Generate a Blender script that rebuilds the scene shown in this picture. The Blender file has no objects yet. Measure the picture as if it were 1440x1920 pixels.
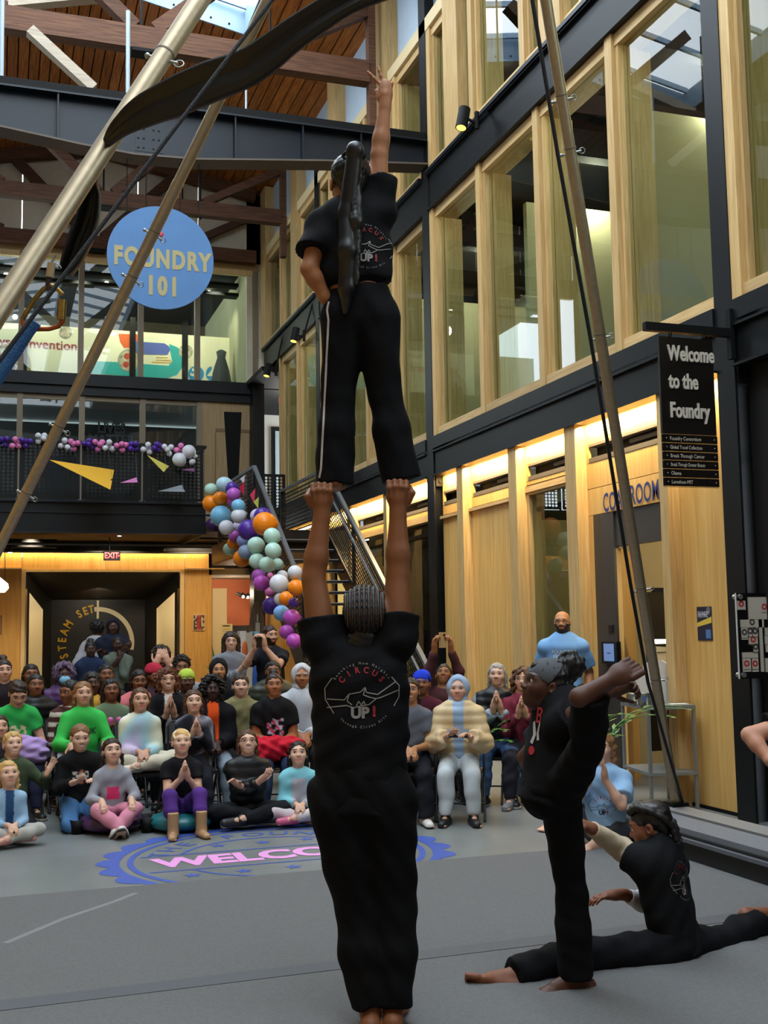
import bpy, bmesh, math, random
import numpy as np
from mathutils import Vector, Matrix, noise as mnoise
from mathutils.bvhtree import BVHTree
random.seed(7); RNG = np.random.default_rng(7)
SC = bpy.context.scene
COL = SC.collection
# ------------------------------------------------------------------ camera
CAM_H = 1.6; FPX = 2123.3; YAW, PIT, ROL = 0.328856, 0.103114, -0.0156063
def cam_basis():
    cy, sy, cp, sp = math.cos(YAW), math.sin(YAW), math.cos(PIT), math.sin(PIT)
    f = np.array([sy*cp, cy*cp, sp]); r = np.array([cy, -sy, 0.0]); u = np.cross(r, f)
    c, s = math.cos(ROL), math.sin(ROL)
    return c*r+s*u, -s*r+c*u, f
CR, CU, CF = cam_basis(); CO = np.array([0, 0, CAM_H])
cd = bpy.data.cameras.new('camera'); cam = bpy.data.objects.new('camera', cd); COL.objects.link(cam)
cd.sensor_fit = 'VERTICAL'; cd.sensor_height = 24.0; cd.lens = 24.0*FPX/1920.0; cd.clip_end = 200
mw = Matrix.Identity(4)
for i in range(3):
    mw[i][0], mw[i][1], mw[i][2], mw[i][3] = CR[i], CU[i], -CF[i], CO[i]
cam.matrix_world = mw
SC.camera = cam
# ------------------------------------------------------------------ world, light, exposure
SKY = 9.0
w = bpy.data.worlds.new('sky'); SC.world = w; w.use_nodes = True
bg = w.node_tree.nodes['Background']; bg.inputs[0].default_value = (0.80, 0.91, 1.0, 1); bg.inputs[1].default_value = SKY
SC.view_settings.view_transform = 'Standard'; SC.view_settings.look = 'None'
SC.view_settings.gamma = 1.0; SC.view_settings.exposure = 0.0; SC.view_settings.use_curve_mapping = False
SC.cycles.use_denoising = True; SC.cycles.max_bounces = 6; SC.cycles.diffuse_bounces = 3
SC.cycles.glossy_bounces = 3; SC.cycles.transparent_max_bounces = 12; SC.cycles.transmission_bounces = 4
SC.cycles.sample_clamp_indirect = 4.0; SC.cycles.caustics_reflective = False; SC.cycles.caustics_refractive = False
def area(name, loc, aim, sx, sy, power, col=(1, 1, 1), portal=False, spread=180):
    l = bpy.data.lights.new(name, 'AREA'); l.shape = 'RECTANGLE'; l.size = sx; l.size_y = sy
    l.energy = power; l.color = col; l.spread = math.radians(spread)
    if portal: l.cycles.is_portal = True
    o = bpy.data.objects.new(name, l); COL.objects.link(o); o.location = loc
    o.rotation_euler = Vector(aim).to_track_quat('-Z', 'Y').to_euler(); return o
def point(name, loc, power, col=(1, .85, .6), r=.08):
    l = bpy.data.lights.new(name, 'POINT'); l.energy = power; l.color = col; l.shadow_soft_size = r
    o = bpy.data.objects.new(name, l); COL.objects.link(o); o.location = loc; return o
def spot(name, loc, aim, power, col, ang=60):
    l = bpy.data.lights.new(name, 'SPOT'); l.energy = power; l.color = col; l.spot_size = math.radians(ang); l.spot_blend = .6; l.shadow_soft_size = .04
    o = bpy.data.objects.new(name, l); COL.objects.link(o); o.location = loc
    o.rotation_euler = Vector(aim).to_track_quat('-Z', 'Y').to_euler(); return o
# ------------------------------------------------------------------ rays through the photograph onto real planes
def ray(px, py): return (px-720)/FPX*CR-(py-960)/FPX*CU+CF
def onx(px, py, X): d = ray(px, py); return CO+d*(X/d[0])
def ony(px, py, Y): d = ray(px, py); return CO+d*(Y/d[1])
def onz(px, py, Z): d = ray(px, py); return CO+d*((Z-CAM_H)/d[2])
def ond(px, py, D): return CO+ray(px, py)*D
# ------------------------------------------------------------------ materials
def lin(c):
    if isinstance(c, str): c = tuple(int(c[i:i+2], 16) for i in (0, 2, 4))
    return tuple(((v/255)/12.92 if v <= 10 else ((v/255+.055)/1.055)**2.4) for v in c)+(1,)
MATS = {}
def M(name, col, rough=.6, metal=0., var=0., vs=6., bump=0., bs=60., spec=.5, emit=0., sheen=0., stretch=None):
    if name in MATS: return MATS[name]
    m = bpy.data.materials.new(name); m.use_nodes = True; nt = m.node_tree; b = nt.nodes['Principled BSDF']
    c = lin(col); b.inputs['Base Color'].default_value = c; b.inputs['Roughness'].default_value = rough
    b.inputs['Metallic'].default_value = metal; b.inputs['Specular IOR Level'].default_value = spec
    if sheen: b.inputs['Sheen Weight'].default_value = sheen
    if emit: b.inputs['Emission Color'].default_value = c; b.inputs['Emission Strength'].default_value = emit
    if var or bump:
        tc = nt.nodes.new('ShaderNodeTexCoord'); src = tc.outputs['Object']
        if stretch:
            mp = nt.nodes.new('ShaderNodeMapping'); mp.inputs['Scale'].default_value = stretch
            nt.links.new(src, mp.inputs[0]); src = mp.outputs[0]
    if var:
        n = nt.nodes.new('ShaderNodeTexNoise'); n.inputs['Scale'].default_value = vs; n.inputs['Detail'].default_value = 5
        nt.links.new(src, n.inputs['Vector'])
        r = nt.nodes.new('ShaderNodeValToRGB'); r.color_ramp.elements[0].position = .3; r.color_ramp.elements[1].position = .7
        r.color_ramp.elements[0].color = tuple(max(0, v*(1-var)) for v in c[:3])+(1,)
        r.color_ramp.elements[1].color = tuple(min(1, v*(1+var)) for v in c[:3])+(1,)
        nt.links.new(n.outputs[0], r.inputs[0]); nt.links.new(r.outputs[0], b.inputs['Base Color'])
    if bump:
        n2 = nt.nodes.new('ShaderNodeTexNoise'); n2.inputs['Scale'].default_value = bs; n2.inputs['Detail'].default_value = 3
        nt.links.new(src, n2.inputs['Vector'])
        bp = nt.nodes.new('ShaderNodeBump'); bp.inputs['Strength'].default_value = bump; bp.inputs['Distance'].default_value = .01
        nt.links.new(n2.outputs[0], bp.inputs['Height']); nt.links.new(bp.outputs[0], b.inputs['Normal'])
    MATS[name] = m; return m
def wood(name, c1, c2, axis=2, rough=.5, vs=3.):
    if name in MATS: return MATS[name]
    m = bpy.data.materials.new(name); m.use_nodes = True; nt = m.node_tree; b = nt.nodes['Principled BSDF']
    b.inputs['Roughness'].default_value = rough; b.inputs['Specular IOR Level'].default_value = .3
    tc = nt.nodes.new('ShaderNodeTexCoord'); mp = nt.nodes.new('ShaderNodeMapping')
    s = [14., 14., 14.]; s[axis] = .7; mp.inputs['Scale'].default_value = s
    n = nt.nodes.new('ShaderNodeTexNoise'); n.inputs['Scale'].default_value = vs; n.inputs['Detail'].default_value = 8; n.inputs['Distortion'].default_value = .6
    oi = nt.nodes.new('ShaderNodeObjectInfo'); va = nt.nodes.new('ShaderNodeVectorMath'); va.operation = 'ADD'
    nt.links.new(tc.outputs['Object'], va.inputs[0]); nt.links.new(oi.outputs['Random'], va.inputs[1])
    r = nt.nodes.new('ShaderNodeValToRGB'); r.color_ramp.elements[0].position = .33; r.color_ramp.elements[1].position = .68
    r.color_ramp.elements[0].color = lin(c1); r.color_ramp.elements[1].color = lin(c2)
    hv = nt.nodes.new('ShaderNodeHueSaturation'); mr = nt.nodes.new('ShaderNodeMapRange'); mr.inputs[3].default_value = .82; mr.inputs[4].default_value = 1.12
    nt.links.new(oi.outputs['Random'], mr.inputs[0]); nt.links.new(mr.outputs[0], hv.inputs['Value'])
    nt.links.new(va.outputs[0], mp.inputs[0]); nt.links.new(mp.outputs[0], n.inputs['Vector']); nt.links.new(n.outputs[0], r.inputs[0])
    nt.links.new(r.outputs[0], hv.inputs['Color']); nt.links.new(hv.outputs[0], b.inputs['Base Color'])
    MATS[name] = m; return m
def glassmat(name, tint='e8f0ea', refl=1.0):
    if name in MATS: return MATS[name]
    m = bpy.data.materials.new(name); m.use_nodes = True; nt = m.node_tree
    for n in list(nt.nodes): nt.nodes.remove(n)
    out = nt.nodes.new('ShaderNodeOutputMaterial'); mx = nt.nodes.new('ShaderNodeMixShader')
    t = nt.nodes.new('ShaderNodeBsdfTransparent'); t.inputs[0].default_value = lin(tint)
    g = nt.nodes.new('ShaderNodeBsdfGlossy'); g.inputs['Roughness'].default_value = 0.01
    fr = nt.nodes.new('ShaderNodeFresnel'); fr.inputs['IOR'].default_value = 1.5
    mm = nt.nodes.new('ShaderNodeMath'); mm.operation = 'MULTIPLY'; mm.inputs[1].default_value = refl
    ge = nt.nodes.new('ShaderNodeNewGeometry'); bf = nt.nodes.new('ShaderNodeMath'); bf.operation = 'SUBTRACT'; bf.inputs[0].default_value = 1.0; m2 = nt.nodes.new('ShaderNodeMath'); m2.operation = 'MULTIPLY'
    nt.links.new(ge.outputs['Backfacing'], bf.inputs[1]); nt.links.new(fr.outputs[0], mm.inputs[0]); nt.links.new(mm.outputs[0], m2.inputs[0]); nt.links.new(bf.outputs[0], m2.inputs[1]); nt.links.new(m2.outputs[0], mx.inputs[0])
    nt.links.new(t.outputs[0], mx.inputs[1]); nt.links.new(g.outputs[0], mx.inputs[2]); nt.links.new(mx.outputs[0], out.inputs[0])
    MATS[name] = m; return m
def vcol(name='skin', rough=.5, sss=.0, bump=0., bs=120., sheen=0., spec=.4):
    if name in MATS: return MATS[name]
    m = bpy.data.materials.new(name); m.use_nodes = True; nt = m.node_tree; b = nt.nodes['Principled BSDF']
    a = nt.nodes.new('ShaderNodeAttribute'); a.attribute_name = 'Col'
    nt.links.new(a.outputs['Color'], b.inputs['Base Color']); b.inputs['Roughness'].default_value = rough; b.inputs['Specular IOR Level'].default_value = spec
    if sheen: b.inputs['Sheen Weight'].default_value = sheen
    if bump:
        tc = nt.nodes.new('ShaderNodeTexCoord')
        n2 = nt.nodes.new('ShaderNodeTexNoise'); n2.inputs['Scale'].default_value = bs; nt.links.new(tc.outputs['Object'], n2.inputs['Vector'])
        bp = nt.nodes.new('ShaderNodeBump'); bp.inputs['Strength'].default_value = bump; bp.inputs['Distance'].default_value = .004
        nt.links.new(n2.outputs[0], bp.inputs['Height']); nt.links.new(bp.outputs[0], b.inputs['Normal'])
    MATS[name] = m; return m
# ------------------------------------------------------------------ mesh collector
class MB:
    def __init__(s): s.v = []; s.f = []; s.smooth = []
    def add(s, vs, fs, sm=False):
        o = len(s.v); s.v += [tuple(map(float, p)) for p in vs]; s.f += [tuple(i+o for i in f) for f in fs]; s.smooth += [sm]*len(fs); return s
    def box(s, a, b):
        x0, x1 = sorted((a[0], b[0])); y0, y1 = sorted((a[1], b[1])); z0, z1 = sorted((a[2], b[2]))
        v = [(x0,y0,z0),(x1,y0,z0),(x1,y1,z0),(x0,y1,z0),(x0,y0,z1),(x1,y0,z1),(x1,y1,z1),(x0,y1,z1)]
        return s.add(v, [(0,3,2,1),(4,5,6,7),(0,1,5,4),(1,2,6,5),(2,3,7,6),(3,0,4,7)])
    def beam(s, a, b, w, h, up=(0, 0, 1)):
        a = Vector(a); b = Vector(b); d = (b-a).normalized(); u = Vector(up); r = d.cross(u)
        if r.length < 1e-4: r = d.cross(Vector((0, 1, 0)))
        r.normalize(); u = r.cross(d); v = []
        for p in (a, b):
            for (i, j) in ((-1,-1),(1,-1),(1,1),(-1,1)): v.append(p+r*(i*w/2)+u*(j*h/2))
        return s.add(v, [(0,1,2,3),(7,6,5,4),(0,4,5,1),(1,5,6,2),(2,6,7,3),(3,7,4,0)])
    def tube(s, pts, rad, n=8, caps=True):
        pts = [Vector(p) for p in pts]; rs = rad if hasattr(rad, '__len__') else [rad]*len(pts); rings = []; ref = None
        for i, p in enumerate(pts):
            d = (pts[min(i+1, len(pts)-1)]-pts[max(i-1, 0)]).normalized()
            if ref is None: ref = d.orthogonal()
            ref = (ref-d*ref.dot(d)).normalized(); q = d.cross(ref)
            rings.append([p+(ref*math.cos(2*math.pi*k/n)+q*math.sin(2*math.pi*k/n))*rs[i] for k in range(n)])
        v = [c for r in rings for c in r]; f = []
        for i in range(len(pts)-1):
            for k in range(n): f.append((i*n+k, i*n+(k+1) % n, (i+1)*n+(k+1) % n, (i+1)*n+k))
        s.add(v, f, True)
        if caps: s.add(rings[0], [tuple(range(n))[::-1]]); s.add(rings[-1], [tuple(range(n))])
        return s
    def prism(s, poly, d):
        n = len(poly); p = [Vector(q) for q in poly]; d = Vector(d)
        return s.add(p+[q+d for q in p], [tuple(range(n))[::-1], tuple(range(n, 2*n))]+[(i, (i+1) % n, (i+1) % n+n, i+n) for i in range(n)])
    def ell(s, c, r, n=10, m=7, rot=None):
        c = Vector(c); v = []; f = []
        for j in range(m+1):
            t = math.pi*j/m
            for k in range(n):
                a = 2*math.pi*k/n; p = Vector((r[0]*math.sin(t)*math.cos(a), r[1]*math.sin(t)*math.sin(a), r[2]*math.cos(t)))
                v.append(c+(rot @ p if rot else p))
        for j in range(m):
            for k in range(n): f.append((j*n+k, (j+1)*n+k, (j+1)*n+(k+1) % n, j*n+(k+1) % n))
        return s.add(v, f, True)
    def lathe(s, prof, c=(0, 0, 0), n=16, rot=None):
        c = Vector(c); v = []; f = []
        for (r, z) in prof:
            for k in range(n):
                p = Vector((r*math.cos(2*math.pi*k/n), r*math.sin(2*math.pi*k/n), z)); v.append(c+(rot @ p if rot else p))
        for j in range(len(prof)-1):
            for k in range(n): f.append((j*n+k, j*n+(k+1) % n, (j+1)*n+(k+1) % n, (j+1)*n+k))
        return s.add(v, f, True)
    def build(s, name, mat, parent=None, **kw):
        o = mesh_obj(name, s.v, s.f, mat, parent, smooth=s.smooth); tag(o, **kw); return o
def wloc(o):
    p = Vector((0, 0, 0))
    while o is not None: p = p+o.location; o = o.parent
    return p
def mesh_obj(name, v, f, mat, parent=None, smooth=None, cols=None, origin=None):
    me = bpy.data.meshes.new(name); off = wloc(parent) if parent else Vector((0, 0, 0))
    if parent is None and origin is not None: off = Vector(origin)
    va = np.asarray(v, dtype=np.float64)-np.array(off)
    me.from_pydata([tuple(p) for p in va] if len(va) < 4000 else va.tolist(), [], f if isinstance(f, list) else f.tolist())
    if smooth is True: me.polygons.foreach_set('use_smooth', np.ones(len(me.polygons), bool))
    elif smooth: me.polygons.foreach_set('use_smooth', np.array(smooth, bool))
    if cols is not None:
        at = me.color_attributes.new('Col', 'FLOAT_COLOR', 'POINT'); at.data.foreach_set('color', np.asarray(cols, np.float32).ravel())
    if mat: me.materials.append(mat)
    o = bpy.data.objects.new(name, me); COL.objects.link(o)
    if parent: o.parent = parent
    elif origin is not None: o.location = origin
    return o
def tag(o, label=None, cat=None, group=None, kind=None):
    if label: o['label'] = label
    if cat: o['category'] = cat
    if group: o['group'] = group
    if kind: o['kind'] = kind
    return o
def thing(name, loc, label=None, cat=None, group=None, kind=None):
    o = bpy.data.objects.new(name, None); COL.objects.link(o); o.location = tuple(map(float, loc)); o.empty_display_size = .1
    return tag(o, label, cat, group, kind)
def copy_tree(o, parent=None):
    c = o.copy(); COL.objects.link(c)
    if parent: c.parent = parent
    for ch in list(o.children): copy_tree(ch, c)
    return c
def bx(name, a, b, mat, parent=None, **kw): return MB().box(a, b).build(name, mat, parent, **kw)
# flat lettering as real mesh: outline from Blender's own font, laid on a plane (o, right, up), thickness along the normal
def text_geo(txt, size=1., bold=0.0, sx=1.0, space=1.0, align='CENTER', line=1.0):
    cu = bpy.data.curves.new('txt', 'FONT'); cu.body = txt; cu.size = size; cu.offset = bold*size; cu.space_character = space; cu.align_x = align; cu.align_y = 'CENTER'; cu.space_line = line
    cu.resolution_u = 3; cu.fill_mode = 'BOTH' if False else cu.fill_mode; cu.dimensions = '2D'
    ob = bpy.data.objects.new('txt', cu); COL.objects.link(ob); dg = bpy.context.evaluated_depsgraph_get(); dg.update()
    me = bpy.data.meshes.new_from_object(ob.evaluated_get(dg)); v = [(p.co.x*sx, p.co.y) for p in me.vertices]; f = [tuple(q.vertices) for q in me.polygons]
    bpy.data.objects.remove(ob); bpy.data.curves.remove(cu); bpy.data.meshes.remove(me); return v, f
def lay(name, geo, o, right, up, mat, parent, thick=.004, **kw):
    o = Vector(o); r = Vector(right).normalized(); u = Vector(up).normalized(); n = r.cross(u); v, f = geo
    V = [o+r*x+u*y+n*thick for x, y in v]; k = len(V)
    m = MB(); m.add(V, f)
    if thick > .006:   # raised letters get sides
        from collections import Counter
        ed = Counter(); dire = {}
        for q in f:
            for i in range(len(q)):
                a, b = q[i], q[(i+1) % len(q)]; e = (min(a, b), max(a, b)); ed[e] += 1; dire[e] = (a, b)
        W = [p-n*thick for p in V]; s = [(dire[e][0], dire[e][1], dire[e][1]+k, dire[e][0]+k) for e, c in ed.items() if c == 1]
        m.v += [tuple(p) for p in W]; m.f += s; m.smooth += [False]*len(s)
    return m.build(name, mat, parent, **kw)
# ------------------------------------------------------------------ shared materials
STEEL = M('black_steel', '0c0f12', .45, 0., var=.15, vs=2, spec=.28)
STEELB = M('blue_black_steel', '0a141f', .42, 0., var=.2, vs=1.5, spec=.35)
BLACK = M('matte_black', '0a0a0b', .65, spec=.2)
OAK = wood('oak_frame', 'b8965f', 'd2b07a', 2)
OAKY = wood('oak_rail', 'c09c68', 'd8b884', 1)
PLY = wood('maple_panel', 'd0a058', 'e2b870', 2, .42, 1.6)
PLANK = wood('cedar_plank', '8c4818', 'c47832', 1, .5)
TIMBER = wood('old_timber', '4a3022', '6e4a34', 0, .7)
CREAM = M('cream_paint', 'd8cdb4', .7, var=.04)
WHITE = M('white_panel', 'd9d9d6', .55, var=.03)
GLASS = glassmat('clear_glass')
DARKIN = M('dark_interior', '17181a', .8)
ALU = M('brushed_aluminium', 'a8987e', .46, .75, var=.08, vs=30, stretch=(1, 1, 1))
GREYM = M('galvanised_steel', 'a2a49f', .4, .8, var=.1, vs=20)
# ================================================================== THE ROOM
XB, XP, XG, XW, YB = 5.75, 5.88, 5.98, -2.4, 25.8
LB0, LB1, SILL, UB0, UB1, HEAD3 = 3.72, 4.08, 4.28, 7.56, 8.10, 10.48
YC2, YC1, YC0 = (7.79, 8.03), (14.67, 14.93), (20.55, 20.80)
RX, RZ, RS = 1.95, 12.72, .19        # ridge x, ridge height of the boards, roof slope
def roofz(x): return RZ-RS*abs(x-RX)
CONC = M('polished_concrete', '747877', .35, 0, var=.16, vs=1.3, bump=.05, bs=30)
fl = bx('floor', (-4, -5, -.1), (9.5, 32, 0), CONC, kind='structure')
CARP = M('grey_carpet', '6c6c6c', .95, 0, var=.10, vs=90, bump=.6, bs=260, spec=.1)
def carpet():
    a = onz(0, 1684, 0); b = onz(900, 1607, 0); d = (b-a)/(b-a)[0]
    L = a+d*(XW+.1-a[0]); R = a+d*(4.45-a[0])
    m = MB(); m.prism([(L[0], -3, 0), (R[0], -3, 0), (R[0], R[1], 0), (L[0], L[1], 0)], (0, 0, .006))
    o = m.build('carpet', CARP, None, label='grey carpet covering the near half of the concrete floor', cat='carpet')
    a, b = onz(0, 1889, 0), onz(900, 1780, 0); d = (b-a)/(b-a)[0]
    L = a+d*(XW+.1-a[0]); R = a+d*(4.3-a[0])
    hw = .07
    m = MB(); m.prism([(L[0], L[1]-hw, .0065), (R[0], R[1]-hw, .0065), (R[0], R[1]+hw, .0065), (L[0], L[1]+hw, .0065)], (0, 0, .002))
    m.build('floor_tape', M('grey_tape', '4c4f54', .7), None, label='dark grey tape strip stuck across the carpet', cat='tape')
    p = [onz(*q, .0065) for q in ((10, 1768), (120, 1722), (215, 1690), (255, 1674))]
    m = MB()
    for i in range(3):
        a, b = p[i], p[i+1]; n = np.array([-(b-a)[1], (b-a)[0], 0]); n = n/np.linalg.norm(n)*.02
        m.add([a-n, b-n, b+n, a+n], [(0, 1, 2, 3)])
    m.build('chalk_smear', M('chalk', '78797b', .95), None, label='faint pale chalk smear on the carpet at its far edge', cat='mark')
carpet()
# ---------------------------------------------------------------- steel frame
def hcol(name, x0, y0, y1, z0, z1):
    t = .022; m = MB()
    m.box((x0, y0, z0), (x0+t, y1, z1)); m.box((x0+.28, y0, z0), (x0+.28+t, y1, z1)); ym = (y0+y1)/2
    m.box((x0+t, ym-.012, z0), (x0+.28, ym+.012, z1)); return m.build(name, STEEL, None, kind='structure')
C1 = hcol('steel_column', XB, *YC1, 0, 11.3); C2 = hcol('steel_column', XB, *YC2, 0, 11.3); C0 = hcol('steel_column', XB, *YC0, 0, 11.3)
bx('corner_column', (5.5, 25.35, 0), (5.76, 25.79, 7.4), STEEL, kind='structure')
def bolts(parent, z, y):   # angle seat with two bolt heads on a column's south face
    m = MB(); m.box((XB+.03, y-.02, z-.14), (XB+.26, y-.005, z)); m.build('seat_plate', STEEL, parent)
    for dx in (.09, .2):
        MB().tube([(XB+dx, y-.02, z-.07), (XB+dx, y-.045, z-.07)], .028, 8).build('bolt', STEEL, parent)
bolts(C1, LB0, YC1[0]); bolts(C2, LB0, YC2[0])
def ibeam_y(name, z0, z1, y0, y1, x0=XB-.03, d=.26, parent=None):
    m = MB(); xm = x0+d/2
    m.box((x0, y0, z0), (x0+d, y1, z0+.022)); m.box((x0, y0, z1-.022), (x0+d, y1, z1)); m.box((x0+.05, y0, z0+.02), (x0+.065, y1, z1-.02))
    return m.build(name, STEEL, None, kind='structure')
for i, (a, b) in enumerate(((-4, YC2[0]), (YC2[1], YC1[0]), (YC1[1], YC0[0]), (YC0[1], 25.4))):
    ibeam_y('floor_beam', LB0, LB1, a, b); ibeam_y('upper_beam', UB0, UB1, a, b)
    bx('beam_fascia', (XB-.02, a, LB1+.03), (XB+.2, b, SILL), STEEL, kind='structure')
    # ledge capping under the windows of the third floor
    bx('beam_cap', (XB-.05, a, UB1), (XB+.2, b, UB1+.05), STEELB, kind='structure')
# fish-bellied girder across the hall
def girder():
    y = 14.80; prof = [(XW, 8.20), (-.8, 8.12), (.0, 8.05), (.9, 7.95), (1.6, 7.90), (2.4, 7.93), (3.2, 8.02), (4.2, 8.13), (5.74, 8.27)]
    t = thing('girder', (1.7, y, 8.75), kind='structure')
    m = MB(); n = len(prof)
    m.prism([(x, y-.01, z) for x, z in prof]+[(prof[-1][0], y-.01, 8.7), (prof[0][0], y-.01, 8.7)], (0, .02, 0)); m.build('web', STEELB, t)
    m = MB()
    for i in range(n-1):
        (xa, za), (xb, zb) = prof[i], prof[i+1]
        m.beam((xa, y, za-.012), (xb, y, zb-.012), .34, .024)
    m.build('bottom_flange', M('dusty_steel', '5d5248', .7), t)
    bx('top_flange', (XW, y-.16, 8.60), (5.74, y+.16, 8.625), STEELB, t)
    bx('top_channel', (XW, y-.10, 8.625), (5.74, y+.12, 8.75), BLACK, t)
    for x in (-1.6, -.55, .62, 2.95, 3.9, 4.75):
        zb = np.interp(x, [p[0] for p in prof], [p[1] for p in prof])
        bx('stiffener', (x-.01, y-.14, zb), (x+.01, y-.01, 8.6), STEELB, t)
    for i in range(4):
        for j in range(4):
            x = 1.66+i*.07+(.06 if i > 1 else 0); z = 8.05+j*.13
            MB().ell((x, y-.012, z), (.018, .014, .018), 8, 4).build('rivet', STEELB, t)
    bx('splice_plate', (1.62, y-.016, 8.0), (2.0, y-.01, 8.5), STEELB, t)
girder()
# ---------------------------------------------------------------- right wall, ground floor
WR = thing('wall_right', (XP, 11, 0), kind='structure')
def yx(px, X, py=1050): return onx(px, py, X)[1]
def panel(y0, y1, z0, z1, mat=PLY, name='wood_panel', x=XP, d=.03): return bx(name, (x, min(y0, y1)+.003, z0), (x+d, max(y0, y1)-.003, z1-.004), mat, WR)
posts = [(yx(859, XB), yx(870, XB)), (yx(957, XB), yx(972, XB)), (yx(1065, XB), yx(1085, XB)), (yx(1242, XB), yx(1257, XB))]
for a, b in posts: bx('wood_post', (XB, b, 0), (XP+.06, a, LB0), OAK, WR)
zs1 = onx(976.7, 875, XP)[2]; zs0 = onx(976.7, 906, XP)[2]
zl = onx(889, 950, XP)[2]; zg = onx(978, 932, XP)[2]; zd = onx(1115, 965, XP)[2]
def slot(y0, y1, parent=WR):   # recessed dark air vent with a rail and bracket inside
    t = bx('slot_vent', (XP+.10, y0, zs0), (XP+.12, y1, zs1), BLACK, parent)
    g = M('vent_grey', '5a5147', .6)
    bx('vent_frame', (XP-.004, y0, zs1-.03), (XP+.10, y1, zs1), g, t); bx('vent_frame', (XP-.004, y0, zs0), (XP+.10, y1, zs0+.05), g, t)
    bx('vent_rail', (XP+.05, y0, zs0+.1), (XP+.08, (y0+y1)/2, zs0+.14), g, t)
TOPZ = LB0+.2
bays = [(posts[0][0], YC1[0]), (posts[1][0], posts[0][1]), (posts[2][0], posts[1][1]), (posts[3][0], posts[2][1]), (YC2[1], posts[3][1])]
for i, (y0, y1) in enumerate(bays):
    if i == 4:
        panel(y0, y1, 0, TOPZ); bx('plinth_strip', (XP-.01, y0, 0), (XP, y1, .03), BLACK, WR); continue
    ins = .10 if i else .0
    panel(y0, y1, zs1, TOPZ); slot(y0+.06, y1-.06)
    panel(y0, y0+.06, zs0, zs1); panel(y1-.06, y1, zs0, zs1)
    if i in (0, 1):
        panel(y0, y1, zl, zs0)
        bx('ledge_trim', (XP-.05, y0, zl-.06), (XP, y1, zl-.02), OAKY, WR)
        w3 = 3 if i else 1
        for k in range(w3): panel(y0+(y1-y0)*k/w3, y0+(y1-y0)*(k+1)/w3, 0, zl-.06)
    if i == 2:
        panel(y0, y1, zg+.12, zs0)
        wn = thing('window_1', (XP, (y0+y1)/2, 0), kind='structure')
        bx('window_head', (XP-.02, y0, zg+.03), (XP+.1, y1, zg+.1), OAKY, wn)
        for ya, yb in ((y0, y0+.03), (y1-.05, y1)): bx('window_jamb', (XP-.0, ya, 0), (XP+.16, yb, zg+.03), OAK, wn)
        bx('window_soffit', (XP+.0, y0+.05, zg-.0), (XP+.16, y1-.05, zg+.03), OAKY, wn)
        bx('pane', (XP+.05, y0+.05, .08), (XP+.06, y1-.05, zg), GLASS, wn); bx('window_sill', (XP, y0+.05, 0), (XP+.28, y1-.05, .08), OAKY, wn)
    if i == 3:
        panel(y0, y1, zd+.28, zs0); panel(y0, y1, zd, zd+.277)
        DR = thing('door_1', (XP, (y0+y1)/2, 0), kind='structure')
        yj = yx(1115, XP); yk = yx(1152, XP); yr = y0+.04
        panel(yj, y1, 0, zd)
        dg = M('door_surround_grey', '3a3734', .4)
        bx('door_surround', (XP+.0, yk, 0), (XP+.06, yj, zd-.003), dg, DR)
        bx('door_head', (XP+.02, yr, zd-.36), (XP+.10, yk, zd), dg, DR)
        # open leaf, swung into the room
        a = Vector((XP+.06, yk-.03, 0)); b = a+Vector((.56, .70, 0))
        m = MB(); m.prism([a, b, b+Vector((-.035, .03, 0)), a+Vector((-.035, .03, 0))], (0, 0, zd-.38)); m.build('door_leaf', PLY, DR)
        bx('door_jamb', (XP-.01, y0, 0), (XP+.2, yr, zd), OAK, DR)
        bx('light_switch', (XP-.012, yx(1138, XP), onx(1140, 1172, XP)[2]), (XP, yx(1146, XP), onx(1140, 1186, XP)[2]), M('switch_black', '151515', .3), DR)
DARKG = glassmat('dark_glass', '6d7470', 1.2)
# bay beyond the first column: timber frames with dark glazing
yy = np.linspace(YC0[1], YC1[1], 4)
for k in range(3):
    a, b = yy[k], yy[k+1]; lo, hi = min(a, b), max(a, b)
    wn = thing('window_%d' % (k+2), (XP, (a+b)/2, 0), kind='structure')
    bx('wood_post', (XB, hi-.16, 0), (XP+.06, hi, LB0), OAK, WR)
    panel(lo, hi-.16, zs1, TOPZ); slot(lo+.05, hi-.2); panel(lo, hi-.16, zg+.1, zs0)
    bx('window_head', (XP-.02, lo, zg), (XP+.1, hi-.16, zg+.1), OAKY, wn)
    bx('window_jamb', (XP, hi-.2, 0), (XP+.2, hi-.16, zg), OAK, wn)
    bx('pane', (XP+.16, lo, 0), (XP+.172, hi-.2, zg), GLASS, wn)
panel(YC0[1], YB, 0, TOPZ)
# nearer bay, closed with a black panel
bx('dark_panel', (XP, -4, 0), (XP+.03, YC2[0], LB0+.2), M('black_panel', '121214', .5), WR)
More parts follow.
